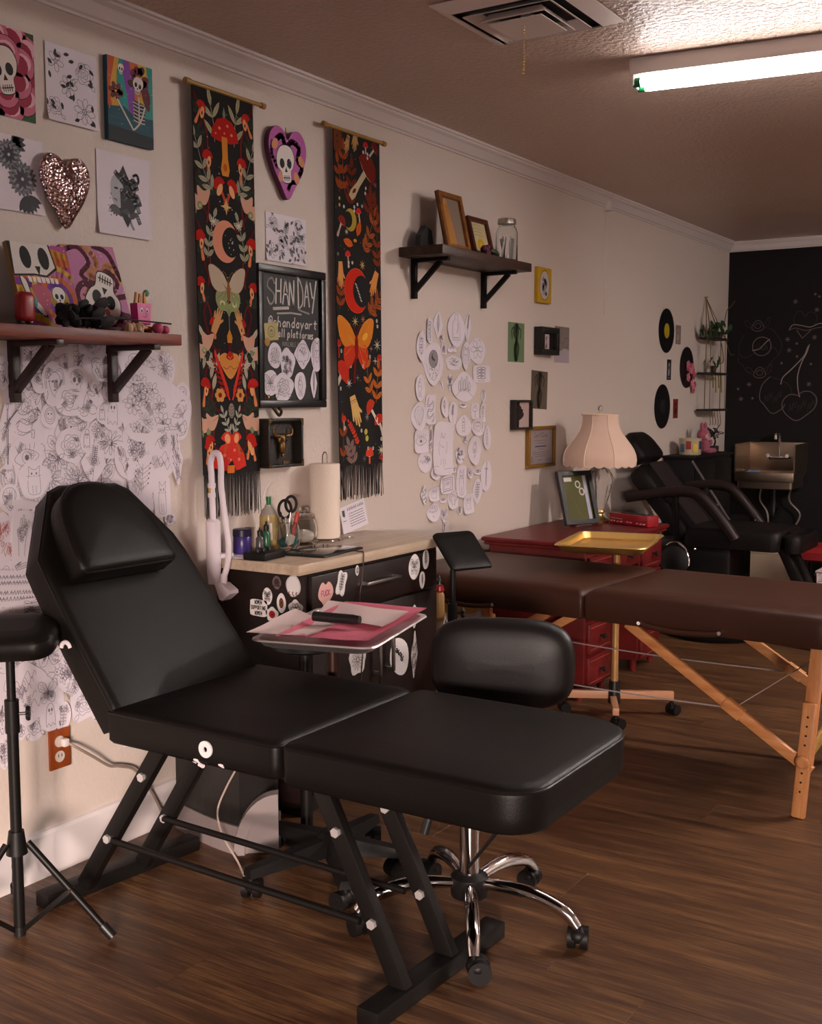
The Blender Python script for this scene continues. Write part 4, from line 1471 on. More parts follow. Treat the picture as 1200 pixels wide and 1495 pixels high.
gj = thing('glass_canister', 'round clear glass canister of cotton with a knobbed lid on the cabinet top', 'canister', (.075, 3.046, ZT))
MB().lathe([(.001, .001), (.032, .001), (.043, .02), (.046, .05), (.041, .078), (.034, .088), (.032, .088), (.038, .076), (.043, .05), (.040, .021), (.030, .004), (.001, .004)], n=28).build('jar_body', GLASS, gj)
MB().lathe([(.001, .086), (.036, .087), (.038, .094), (.030, .104), (.014, .108), (.012, .114), (.017, .122), (.012, .130), (.001, .131)], n=28).build('lid', GLASS, gj)
MB().ball((0, 0, .030), (.036, .036, .022), 16).build('cotton', mat('cotton', '#d9cdc4', .9, bump=(200, .5)), gj)

pt = thing('paper_towel_holder', 'upright roll of white paper towel on a wire holder on the cabinet top', 'paper towel', (.070, 3.173, ZT))
TOWEL = mat('paper_towel', '#e6d6c8', .9, bump=(110, .35))
MB().lathe([(.018, .012), (.052, .012), (.0535, .016), (.0535, .268), (.052, .272), (.018, .272)], n=36).build('roll', TOWEL, pt)
MB().tube([(.055 * math.cos(a), .055 * math.sin(a), .004) for a in (2 * PI * i / 24 for i in range(24))], .0025, 6, closed=True).build('wire_base', CHROME, pt)
MB().tube([(.0, -.012, .008), (0, -.014, .272), (0, -.013, .300), (0, -.004, .311), (0, .006, .311), (0, .014, .300), (0, .014, .272), (0, .012, .008)], .0022, 6).build('wire_loop', CHROME, pt)
tag(MB().tube([(.105 + .016 * math.cos(a) * (1 + .3 * math.sin(3 * a)), 3.262 + .03 * math.sin(a), ZT + .003) for a in (i * .55 for i in range(20))], .0016, 6).build('wire_coil', STEEL), 'thin wire coil lying beside the paper towel roll', 'wire')

tb = thing('tablet', 'black tablet with glossy screen lying flat on the cabinet top', 'tablet', (.240, 2.925, ZT), .10)
MB().box((0, 0, .004), (.175, .25, .008), None, .004).build('case', KN, tb)
MB().box((0, 0, .0086), (.155, .228, .0012), None, .0004).build('screen', mat('tablet_screen', (.006, .006, .007), .04, spec=.9), tb)
bx = thing('power_supply', 'small black machine with knobs at the left front of the cabinet top', 'machine', (.178, 2.712, ZT), .10)
MB().box((0, 0, .012), (.085, .115, .024), None, .005).build('case', BLACKPLASTIC, bx)
for i in range(3): MB().cyl((.0, -.035 + i * .033, .024), (.0, -.035 + i * .033, .033), .009, n=14).build('dial', KN, bx)
pp = MB().box((.085, 2.72, ZT + .0012), (.11, .12, .0016), (0, 0, .3))
tag(pp.build('loose_paper', PAPERW), 'loose white sheet lying under the purple jar', 'paper')
tag(MB().tube(spline([(.30, 2.99, ZT + .004), (.352, 2.985, ZT + .003), (.368, 2.98, ZT + .002), (.3715, 2.975, .775), (.374, 2.965, .72), (.370, 2.955, .66), (.385, 2.94, .60), (.42, 2.90, .50), (.44, 2.84, .30)], 5), .0022, 6).build('cable', mat('cable_brown', '#4a3432', .5)), 'thin brown cable hanging from the tablet down the cabinet front', 'cable')

# bottle holder hanging at the right end of the cabinet
hb = thing('spray_flask', 'tan bottle with red neck hanging at the right end of the cabinet', 'bottle', (.338, 3.512, .50))
MB().lathe([(.001, .0), (.016, .0), (.018, .005), (.018, .085), (.012, .095)], n=16).build('body', mat('tan_body', '#a8814f', .4), hb)
MB().lathe([(.013, .094), (.017, .10), (.015, .116), (.008, .122)], n=16).build('neck', mat('red_neck', '#8c1c1c', .35), hb)
MB().tube([(0, 0, .12), (0, 0, .135), (-.006, .004, .150), (-.012, .004, .135)], .006, 8).build('cap', KN, hb)
MB().bar((-.012, -.03, .10), (-.01, .0, .10), .006, .006).build('hook', BLACKMETAL, hb)
cutout('sticker', 'white edged brown figure sticker dangling below the tan bottle', 'sticker', frame_left(3.512, .455, .362), .045, .13, 'leafy', 'figure', 71, None, .0, '#5a2a2a', .003, STICK)

# paper leaflet leaning on the wall behind the towel roll
lf = thing('leaflet', 'white printed care leaflet tilted against the wall beside the paper towel', 'leaflet', (.004, 3.43, .862))
Ml = Matrix(((0, -.10, .99, 0), (1, 0, 0, 0), (0, .99, .10, 0), (0, 0, 0, 1))) @ Matrix.Rotation(.16, 4, 'Z')
MB().prism([(-.083, -.050), (.083, -.050), (.083, .050), (-.083, .050)], .008, .0088, Ml).build('paper', PAPERW, lf)
al = Art(.165, .10)
R5 = random.Random(8)
for i in range(10):
    x = -.034 + i * .0105 + (.005 if i > 5 else 0)
    al.line([(x, .029), (x + .002, .040), (x + .005, .030)] if i % 3 else [(x, .040), (x, .029), (x + .005, .035)], .0022, '#2a2426', 1)
for i in range(6):
    x = -.03
    while x < .066:
        q = R5.uniform(.006, .014); al.line([(x, .016 - i * .0095), (min(.07, x + q), .016 - i * .0095)], .0026, '#5a5256', 1); x += q + .004
al.at(-.062, .022, .03); MOTIF['leaf'](al, .0016, '#2a2426', None, R5); al.at()
al.line([(-.072, -.004), (-.052, -.004)], .002, '#2a2426', 1)
al.build('print', lf, Ml, base=.0092)

# ---------------------------------------------------------------- black bin with grey base between bed and wall
bn = thing('pedal_bin', 'black bin with a curved grey base and grey pedal guard under the tattoo bed', 'bin', (.225, 2.435, 0))
GREYP = mat('grey_plastic', '#7c7170', .45)
bol2 = [(-.145, .09), (-.165, -.01)] + [(-.165 + .30 * (i / 8), -.01 - .055 * math.sin(PI * (i / 8) * .5)) for i in range(1, 9)] + [(.150, .0), (.150, .09)]
MB().prism(bol2, .075, .46).build('body', mat('bin_black', (.012, .010, .009), .4), bn)
MB().prism([(p[0] * 1.03, p[1] * 1.08 - .002) for p in bol2], 0, .085).build('base', GREYP, bn)
arch = MB()
pr_o = [(.155, .0)] + [(.155 + .15 * math.sin(PI / 2 * i / 10), .0 + .19 * (1 - math.cos(PI / 2 * i / 10)) ) for i in range(0)]
Q = []
for i in range(11):
    a = PI - PI / 2 * i / 10
    Q.append((.125 * math.cos(a), .175 * math.sin(a)))
outer = [(q[0] + .300, q[1] + .018) for q in Q]
inner = [(.095 * math.cos(PI - PI / 2 * i / 10) + .300, .135 * math.sin(PI - PI / 2 * i / 10) + .018) for i in range(11)]
Ma = Matrix(((.80, 0, -.60, 0), (.60, 0, .80, -.20), (0, 1, 0, 0), (0, 0, 0, 1)))
arch.prism(outer + inner[::-1], -.02, .02, Ma)
arch.prism(inner + [(.300, .018)], -.004, .008, Ma)
arch.build('pedal_guard', GREYP, bn)
tag(MB().tube(spline([(.60, 2.24, .492), (.48, 2.29, .38), (.404, 2.31, .28), (.365, 2.31, .218), (.333, 2.31, .152), (.337, 2.31, .103), (.361, 2.31, .060), (.412, 2.30, .018), (.47, 2.26, .004)], 6), .0028, 6).build('cord', mat('cream_cord', '#a8968c', .5)), 'thin cream cord hanging from under the tattoo bed seat to the floor', 'cord')
dish = thing('round_dish', 'round black dish with a white tissue in it, low behind the bed backrest', 'dish', (.450, 2.565, 0))
MB().cyl((0, 0, .0), (0, 0, .575), .018, n=14).build('post', BLACKMETAL, dish)
MB().lathe([(.001, .57), (.075, .572), (.098, .582), (.102, .612), (.096, .612), (.085, .592), (.001, .586)], n=32).build('rim', KN, dish)
MB().ball((-.02, -.03, .598), (.035, .026, .010), 14).build('tissue', PWHITE, dish)
MB().lathe([(.001, .0), (.068, .0), (.068, .012), (.03, .022), (.001, .022)], n=24).build('foot', BLACKMETAL, dish)

# ---------------------------------------------------------------- brown massage table
mt = thing('massage_table', 'brown leather folding massage table on pale wooden legs', 'massage table', (.888, 3.925, 0), -.07)


def mt_pad(name, x0, x1, rad, parent=mt):
    ol = dense(rrect(x0, -.325, x1, .325, rad, 6), .05)
    o = MB().pad(ol, [(.03, .532), (.003, .533), (0, .540), (-.002, .585), (0, .612), (.008, .628), (.022, .638), (.05, .643), (.10, .645)]).build(name, BROWNLEATHER, parent, sharp=60)
    return o


lh = mt_pad('left_pad', -.855, -.004, (.06, .012, .012, .06))
rh = mt_pad('right_pad', .004, .862, (.012, .06, .06, .012))
for pa, xa, xb in ((lh, -.60, -.36), (rh, .22, .50)):
    MB().tube(spline([(xa, -.330, .548), (xa + .03, -.337, .540), ((xa + xb) / 2, -.340, .534), (xb - .03, -.337, .540), (xb, -.330, .548)], 4), .009, 8).build('carry_handle', BROWNLEATHER, pa)
    for x in (xa, xb):
        MB().cyl((x, -.326, .549), (x, -.345, .549), .0065, n=10).build('stud', CHROME, pa)
WIRE = mat('braided_wire', (.62, .58, .58), .45, metal=.6)
PLY = wood_mat('leg_panel_wood', '#9a7434', '#b98f4c', (4, 20, 20), .5, .05)
for sx in (-1, 1):
    for sy in (-1, 1):
        b = Vector((sx * .772, sy * .345, 0)); tpt = Vector((sx * .800, sy * .312, .535))
        m1 = b.lerp(tpt, .68); m2 = b.lerp(tpt, .30)
        o2 = Vector((0, sy * -.022, 0))
        lg = MB().bar(m2 + o2, tpt + o2, .024, .042, .003, up=(1, 0, 0)).build('leg', BEECH, mt)
        low = MB().bar(b, m1, .024, .042, .006, up=(1, 0, 0)).build('leg_extension', BEECH, lg)
        for i in range(9):
            p = b.lerp(tpt, .16 + .055 * i)
            if abs(i - 4) < .5: continue
            MB().cyl(p + Vector((0, sy * .0115, 0)), p + Vector((0, sy * .0135, 0)), .0035, n=8).build('peg_hole', KN, lg)
        kb = b.lerp(tpt, .335)
        MB().lathe([(.001, 0), (.020, 0), (.021, .008), (.015, .014), (.001, .014)], (kb.x, kb.y + sy * .012, kb.z), 14, R=Matrix.Rotation(-sy * PI / 2, 3, 'X')).build('knob', BEECH, lg)
        # diagonal brace with its clamp block
        d0 = Vector((sx * .155, sy * .292, .535)); d1 = Vector((sx * .800, sy * .318, .145))
        br = MB().bar(d0, d1, .018, .034, .002).build('diagonal_brace', BEECHX, mt)
        k = d0.lerp(d1, .60)
        MB().bar(k - (d1 - d0).normalized() * .035, k + (d1 - d0).normalized() * .035, .030, .040, .003).build('brace_block', BEECHX, br)
    MB().box((sx * .800, 0, .43), (.014, .60, .085), None, .003).build('end_panel', PLY, mt)
    MB().box((sx * .792, 0, .27), (.014, .62, .045), (.20, 0, 0), .003).build('end_panel', PLY, mt)
for sy in (-1, 1):
    a = Vector((-.542, sy * .30, .301)); b = Vector((.542, sy * .30, .301))
    n = 14
    MB().tube([a.lerp(b, i / n) - Vector((0, 0, .012 * (1 - (2 * i / n - 1) ** 2))) for i in range(n + 1)], .0028, 6).build('cable', WIRE, mt)
    for sx in (-1, 1):
        MB().tube([(sx * .542, sy * .30, .302), (sx * .792, -sy * .29, .50)], .0018, 6).build('cable', WIRE, mt)

# gold tray on a rolling stand behind the massage table
gs = thing('rolling_tray_stand', 'gold tray on a gold pole with pale wood castor base behind the massage table', 'tray stand', (.706, 4.298, 0))
tray_mesh(.165, .235, .712, .032, .012, Matrix.Translation((.02, -.115, 0)) @ Matrix.Rotation(.2, 4, 'Z')).build('tray', GOLD, gs)
MB().cyl((0, 0, .09), (0, 0, .70), .0145, n=16).build('pole', mat('tan_pole', '#b98a58', .35, metal=.4), gs)
MB().box((.015, -.05, .706), (.16, .16, .012), None, .002).build('tray_bracket', BRASS, gs)
MB().cyl((0, 0, .052), (0, 0, .145), .026, .022, n=16).build('hub', KN, gs)
PEACH = mat('pale_bar', '#c08a68', .45)
MB().bar((-.21, -.085, .082), (.205, .135, .082), .026, .034, .003).build('base_bar', PEACH, gs)
MB().bar((-.03, .05, .070), (.085, -.19, .070), .026, .030, .003).build('base_bar', PEACH, gs)
for x, y in ((-.20, -.08), (.198, .130), (.083, -.185)): castor(gs, (x, y), 1.0 + x, .022)

# ---------------------------------------------------------------- red desk with its lamp, frame and box
rd = thing('red_desk', 'red painted wooden kneehole desk with drawers against the wall', 'desk', (0, 0, 0))
ol = rrect(.03, 4.375, .560, 5.335, .012, 3)
MB().pad(dense(ol, .1), [(.012, .655), (.008, .660), (.012, .668), (0, .674), (-.001, .684), (.004, .690), (.02, .690)]).build('desktop', REDPAINT, rd, sharp=25)
REDD = mat('red_paint_groove', (.30, .055, .045), .4)
for (a, b) in ((4.405, 4.69), (5.025, 5.31)):
    pd = MB().box((.29, (a + b) / 2, .36), (.46, b - a, .60), None, .003).build('pedestal', REDPAINT, rd)
    for x in (.09, .49):
        for y in (a + .03, b - .03): MB().cyl((x, y, 0), (x, y, .065), .014, .020, n=10).build('foot', REDPAINT, pd)
    for i in range(4):
        z = .125 + i * .145
        dw = MB().box((.527, (a + b) / 2, z), (.018, b - a - .04, .130), None, .004).build('drawer', REDPAINT, rd)
        for q in (-1, 1): MB().box((.5365, (a + b) / 2, z + q * .047), (.002, b - a - .075, .0035)).build('groove', REDD, dw)
        MB().lathe([(.006, 0), (.005, .012), (.013, .018), (.013, .024), (.001, .028)], (.536, (a + b) / 2, z), 14, R=Matrix.Rotation(PI / 2, 3, 'Y')).build('knob', KN, dw)
cd = MB().box((.527, 4.857, .585), (.018, .31, .10), None, .004).build('drawer', REDPAINT, rd)
MB().lathe([(.006, 0), (.005, .012), (.013, .018), (.013, .024), (.001, .028)], (.536, 4.857, .585), 14, R=Matrix.Rotation(PI / 2, 3, 'Y')).build('knob', KN, cd)
MB().box((.10, 4.857, .45), (.02, .34, .40)).build('modesty_panel', REDPAINT, rd)

tl = thing('table_lamp', 'table lamp with pleated cream bell shade and cut glass body on the red desk', 'lamp', (.235, 5.215, .690))
SHADE = mat('shade_fabric', '#d9bba8', .85, bump=(300, .1), sheen=.2)
PIPE = mat('shade_piping', '#e0c8b4', .7)
np_ = 8


def shade_r(t):      # 0 bottom .. 1 top
    return .188 * (1 - t) ** 1.0 if False else [.186, .190, .186, .176, .160, .140, .121, .106, .097, .093, .094][min(10, int(t * 10 + .5))]


def facet(a, i):
    k = (a / (2 * PI) * np_) % 1.0
    return 1 - .045 * math.sin(PI * k)


N = 96; vs = []; fs = []
for i in range(11):
    for k in range(N):
        a = 2 * PI * k / N
        sc = abs(math.sin(a * 12)) if i == 0 else 0
        z = .285 + (.532 - .285) * (i / 10) - .010 * sc
        r = shade_r(i / 10) * facet(a, i)
        vs.append((r * math.cos(a), r * math.sin(a), z))
for i in range(10):
    for k in range(N): fs.append([i * N + k, i * N + (k + 1) % N, (i + 1) * N + (k + 1) % N, (i + 1) * N + k])
shd = MB().add(vs, fs, True).build('shade', SHADE, tl, sharp=70)
for k in range(np_):
    a = 2 * PI * k / np_
    MB().tube([(shade_r(i / 10) * 1.004 * math.cos(a), shade_r(i / 10) * 1.004 * math.sin(a), .285 + .247 * i / 10) for i in range(11)], .0028, 6).build('rib_trim', PIPE, shd)
MB().tube([(.0945 * facet(a, 0) * math.cos(a), .0945 * facet(a, 0) * math.sin(a), .532) for a in (2 * PI * i / 48 for i in range(48))], .004, 6, closed=True).build('top_trim', PIPE, shd)
bm_ = MB()
for i in range(3): bm_.bar((0, 0, .530), (.093 * math.cos(i * 2.1), .093 * math.sin(i * 2.1), .530), .003, .003)
bm_.cyl((0, 0, .28), (0, 0, .545), .004, n=8)
bm_.build('harp', BRASS, tl)
MB().ball((0, 0, .562), (.013, .013, .016), 12).build('finial', GLASS, tl)
MB().lathe([(.001, 0), (.052, 0), (.054, .010), (.040, .018), (.024, .030), (.020, .042), (.034, .052), (.030, .060)], n=28).build('foot', BRASS, tl)
CUT = mat('cut_glass', (.93, .90, .88), .05, trans=.9, ior=1.45)
MB().lathe([(.026, .058), (.034, .085), (.052, .140), (.066, .190), (.070, .215), (.062, .238), (.046, .262), (.030, .280), (.026, .300)], n=48, mod=lambda a, i: 1 + .045 * math.cos(12 * a + i * .5) * (1 if i < 6 else .2)).build('glass_body', CUT, tl)
MB().lathe([(.030, .282), (.032, .292), (.018, .304), (.012, .33), (.001, .33)], n=20).build('collar', BRASS, tl)

fr = thing('framed_picture', 'black photo frame with green card and two white rings leaning on the red desk', 'photo frame', (.239, 5.012, .690))
fe = Vector((.42, .907, 0)); fn_ = Vector((.907, -.42, 0)); fup = (Vector((0, 0, 1)) * .955 - fn_ * .296)
Mf = Matrix(((fe.x, fup.x, 0, 0), (fe.y, fup.y, 0, 0), (fe.z, fup.z, 0, .008), (0, 0, 0, 1)))
nn = fe.cross(fup)
for i in range(3): Mf[i][2] = nn[i]
fw_, fh_ = .105, .262
mb = MB()
for (x0, y0, x1, y1) in ((-fw_, 0, fw_, .022), (-fw_, fh_ - .022, fw_, fh_), (-fw_, .022, -fw_ + .024, fh_ - .022), (fw_ - .024, .022, fw_, fh_ - .022)):
    mb.prism([(x0, y0), (x1, y0), (x1, y1), (x0, y1)], -.010, .010, Mf)
mb.build('frame', KN, fr)
MB().prism([(-fw_ + .01, .01), (fw_ - .01, .01), (fw_ - .01, fh_ - .01), (-fw_ + .01, fh_ - .01)], -.008, -.002, Mf).build('backing', KN, fr)
fa = Art(.170, .226)
fa.poly([(-.085, -.113), (.085, -.113), (.085, .113), (-.085, .113)], '#4c4b22', 0)
fa.poly([(.052, -.113), (.072, -.113), (.072, .113), (.052, .113)], '#a8a5b8', 1)
fa.poly([(-.085, -.113), (-.076, -.113), (-.076, .113), (-.085, .113)], '#c9c2b0', 1)
fa.poly([(-.085, -.113), (.060, -.113), (.060, -.107), (-.085, -.107)], '#c9c2b0', 1)
fa.poly([(-.066, .082), (-.018, .082), (-.018, .102), (-.066, .102)], '#cfc8c4', 1)
for q in ((.016, .066), (.034, .030)): fa.ring(q[0], q[1], .014, .016, .007, '#d8d0c8', 2)
fa.curve([(-.02, -.02), (-.01, -.05), (.0, -.085)], .002, '#6d6a35', 2)
fa.build('card', fr, Mf @ Matrix.Translation((0, fh_ / 2, 0)), base=-.0015)
MB().prism([(-.018, 0), (.018, 0), (.018, .15), (-.018, .15)], 0, .004, Matrix.Translation(-nn * .085 + Vector((0, 0, .003))) @ Matrix(((fe.x, (nn * .028 + Vector((0, 0, .13))).normalized().x, nn.x, 0), (fe.y, (nn * .028 + Vector((0, 0, .13))).normalized().y, nn.y, 0), (0, (nn * .028 + Vector((0, 0, .13))).normalized().z, 0, 0), (0, 0, 0, 1)))).build('easel', KN, fr)

rb = thing('glove_box', 'long red box with white print on the front corner of the red desk', 'box', (.43, 5.185, .690), -.42)
MB().box((0, 0, .027), (.26, .075, .052), None, .003).build('carton', mat('red_carton', (.28, .012, .020), .25), rb)
MB().box((.02, .0, .054), (.17, .045, .003)).build('opening', KN, rb)
ra = Art(.255, .05)
R6 = random.Random(12)
for i in range(11):
    x = -.12 + i * .022
    if i in (4, 7): continue
    ra.line([(x, -.012 + R6.uniform(-.004, .003)), (x + R6.uniform(.006, .016), -.012)], .005, '#d9b0b0', 1)
ra.line([(-.12, .002), (-.04, .0)], .003, '#c98a8a', 1)
ra.build('print', rb, Matrix(((1, 0, 0, 0), (0, 0, -1, -.0376), (0, 1, 0, .027), (0, 0, 0, 1))))

# ---------------------------------------------------------------- mid-air hangings: printed banners
def leafp(a, x, y, L, w, t, col, l=1, vein=None):
    """filled leaf from (x, y) along angle t"""
    c, s = math.cos(t), math.sin(t)
    P = []
    for q, b in ((0, 0), (.25, .8), (.5, 1), (.78, .7), (1, 0), (.78, -.7), (.5, -1), (.25, -.8)):
        P.append((x + c * L * q - s * w * b * .5, y + s * L * q + c * w * b * .5))
    a.poly(P, col, l)
    if vein: a.line([(x, y), (x + c * L * .9, y + s * L * .9)], .0012, vein, l + 1)


def branch(a, pts, n, L, w, col, l=1, stem=None, vein=None, tip=True):
    S = spline([(*p, 0) for p in pts], 8)
    a.line([(p[0], p[1]) for p in S], .0022, stem or col, l)
    for i in range(n):
        k = int((i + .5) / n * (len(S) - 2))
        d = math.atan2(S[k + 1].y - S[k].y, S[k + 1].x - S[k].x)
        for sg in (-1, 1): leafp(a, S[k].x, S[k].y, L, w, d + sg * .75, col, l + 1, vein)
    if tip:
        d = math.atan2(S[-1].y - S[-2].y, S[-1].x - S[-2].x); leafp(a, S[-1].x, S[-1].y, L, w, d, col, l + 1, vein)


def crescent(a, x, y, r, open_t, col, l=1, k=.72, off=.42, edge=None):
    c, s = math.cos(open_t), math.sin(open_t)
    n = 22
    al = math.acos(max(-1, min(1, (1 - k * k + off * off) / (2 * off))))
    be = math.acos(max(-1, min(1, ((1 - k * k + off * off) / (2 * off) - off) / k)))
    P = [(r * math.cos(al + (2 * PI - 2 * al) * i / n), r * 1.12 * math.sin(al + (2 * PI - 2 * al) * i / n)) for i in range(n + 1)]
    P += [(off * r + k * r * math.cos(t), k * r * 1.12 * math.sin(t)) for t in ((2 * PI - be) - (2 * PI - 2 * be) * i / n for i in range(1, n))]
    a.poly([(x + p[0] * c - p[1] * s, y + p[0] * s + p[1] * c) for p in P], col, l)
    if edge: a.line([(x + p[0] * c - p[1] * s, y + p[0] * s + p[1] * c) for p in P[:n + 1]], .0014, edge, l + 1)


def star(a, x, y, r, col, l=1, n=8, q=.28):
    a.poly([(x + (r if i % 2 == 0 else r * q) * (1.5 if i % n == 0 and n == 8 else 1) * math.sin(2 * PI * i / (2 * n)) * (1 if True else 0), y + (r if i % 2 == 0 else r * q) * math.cos(2 * PI * i / (2 * n))) for i in range(2 * n)], col, l)


def shroom(a, x, y, s, rot, cap, stem, l=1, dots=None, gill=None, tall=1.0):
    c, n = math.cos(rot), math.sin(rot)
    f = lambda u, v: (x + s * (u * c - v * n), y + s * (u * n + v * c))
    a.poly([f(-.10, -.02), (f(-.09, -.5 * tall)), f(-.14, -.85 * tall), f(-.10, -1.0 * tall), f(.10, -1.0 * tall), f(.14, -.85 * tall), f(.09, -.5 * tall), f(.10, -.02)], stem, l)
    P = [(-.52, 0), (-.46, .24), (-.28, .46), (0, .54), (.28, .46), (.46, .24), (.52, 0), (.25, -.07), (0, -.09), (-.25, -.07)]
    a.poly([f(*p) for p in P], cap, l + 1)
    if gill: a.poly([f(-.40, .0), f(0, -.09), f(.40, 0), f(.2, -.06), f(0, -.08), f(-.2, -.06)], gill, l + 2)
    if dots:
        for u, v, r in ((-.2, .25, .05), (.1, .35, .045), (.25, .15, .05), (-.02, .15, .035), (-.34, .1, .03)): a.ell(*f(u, v), r * s, r * s * .8, dots, l + 2, 0, 7)


def mothfill(a, x, y, s, w1, w2, body, l=1, edge=None, tail=True):
    for q in (-1, 1):
        up = [(0, .04), (.16, .3), (.38, .42), (.52, .38), (.46, .1), (.3, -.06), (.06, -.04)]
        lo = [(.05, -.02), (.3, -.05), (.34, -.24), (.22, -.42), (.08, -.3), (0, -.1)]
        a.blob([(x + q * s * p[0], y + s * p[1]) for p in lo], w2, l, 3)
        a.blob([(x + q * s * p[0], y + s * p[1]) for p in up], w1, l + 1, 3)
        if edge:
            for p in ((.44, .36), (.42, .22), (.36, .1), (.3, -.2), (.2, -.34)): a.line([(x + q * s * .05, y), (x + q * s * p[0], y + s * p[1])], .0012, edge, l + 2)
            a.curve([(x + q * s * p[0], y + s * p[1]) for p in up[1:5]], .0018, edge, l + 2)
        a.curve([(x, y + .1 * s), (x + q * .06 * s, y + .26 * s), (x + q * .14 * s, y + .32 * s)], .002, body, l + 2)
    a.ell(x, y - .06 * s, .05 * s, .2 * s, body, l + 3, 0, 10)


def handp(a, x, y, s, rot, col, flip=1, l=1, line=None):
    c, n = math.cos(rot), math.sin(rot)
    f = lambda u, v: (x + s * (flip * u * c - v * n), y + s * (flip * u * n + v * c))
    P = [(-.12, -.5), (-.16, -.1), (-.26, .06), (-.22, .12), (-.13, .04), (-.12, .36), (-.06, .38), (-.04, .12), (-.01, .46), (.05, .46), (.05, .12), (.10, .38), (.15, .36), (.13, .08), (.20, .24), (.24, .2), (.17, -.15), (.12, -.5)]
    a.poly([f(*p) for p in P], col, l)
    if line:
        a.line([f(-.13, -.36), f(.13, -.36)], .002, line, l + 1); a.line([f(-.13, -.30), f(.13, -.30)], .0012, line, l + 1)


def banner(name, label, yl_t, yr_t, yl_b, yr_b, z_t, z_b, flip, fringe_z, draw, seed, rod):
    t = thing(name, label, 'banner', (.02, (yl_t + yr_t) / 2, z_b), 0, None)
    o = Vector((.02, (yl_t + yr_t) / 2, z_b))
    h = z_t - z_b; w = ((yr_t - yl_t) + (yr_b - yl_b)) / 2
    yc_t = (yl_t + yr_t) / 2; yc_b = (yl_b + yr_b) / 2
    R = random.Random(seed); ph = R.random() * 6

    def pos(u, v):        # sheet metres, centre origin
        k = .5 - v / h
        y = yc_t + (yc_b - yc_t) * k + u
        x = .030 + .004 * math.sin(u * 34 + ph) * k - .010 * k + (.030 * max(0, (-u / w - .30)) * k * k)
        return Vector((x, y, z_t - h * k)) - o
    nu, nv = 16, 40
    mb = MB().grid(lambda p, q: pos((p - .5) * w, (q - .5) * h), nu, nv)
    n0 = len(mb.v)
    mb.add([Vector(p) - Vector((.0016, 0, 0)) for p in mb.v[:n0]], [f[::-1] for f in list(mb.f)], True)
    BC = mat('banner_cloth', '#0e0a09', .9, bump=(400, .2))
    mb.build('cloth', BC, t)
    a = Art(w * .995, h * .998)
    draw(a, w, h)
    # cloth print follows the waves
    me = bpy.data.meshes.new('print')
    V = []; F = []; Cc = []
    for P, l, c in a.polys:
        # split long polygons along v so that they follow the cloth
        b = len(V)
        for p in P:
            V.append(pos(*p) + Vector((.0010 + .00009 * l, 0, 0))); Cc += [*c, 1]
        F.append(list(range(b, b + len(P))))
    me.from_pydata(V, [], F)
    at = me.color_attributes.new('Col', 'FLOAT_COLOR', 'POINT'); at.data.foreach_set('color', Cc)
    me.materials.append(CLOTHPRINT); me.update()
    po = bpy.data.objects.new('print', me); COL.objects.link(po); po.parent = t
    rm = mat('rod_wood', '#9a7436', .45)
    rd_ = MB().cyl(Vector((.030, rod[0], z_t + .002)) - o, Vector((.030, rod[1], z_t + .002)) - o, .0065, n=12)
    rd_.build('rod', rm, t)
    for y, s in ((rod[0], -1), (rod[1], 1)):
        MB().cyl(Vector((.030, y - .012 * s, z_t + .002)) - o, Vector((.030, y + .006 * s, z_t + .002)) - o, .0095, n=12).build('rod_end', rm, t)
        MB().box(Vector((.0155, y - .022 * s, z_t + .008)) - o, (.028, .006, .006)).build('hook', BRASS, t)
    fr_ = MB()
    N_ = 74
    for i in range(N_):
        u = (-.5 + (i + .5) / N_) * w * .985 + R.uniform(-.001, .001)
        p0 = pos(u, -h / 2 + .004)
        L = (z_b - fringe_z) * R.uniform(.90, 1.03)
        dx = R.uniform(-.004, .004); dy = R.uniform(-.006, .006)
        p1 = p0 + Vector((dx * .4, dy * .5, -L * .5)); p2 = p0 + Vector((dx, dy, -L))
        fr_.tube([p0, p1, p2], [.0012, .0011, .0009], 4)
    fo = fr_.build('fringe', mat('fringe_yarn', (.016, .013, .013), .8), t)
    fo['kind'] = 'stuff'
    return t


RED, RED2, MAR, ORG, ORG2, CREAM, PCH, SAGE, SAGE2, DKG = '#a8201a', '#c8342a', '#521a1a', '#c9702c', '#d98f3c', '#c9b48c', '#cf8f72', '#8f8f76', '#6d7260', '#2b3029'


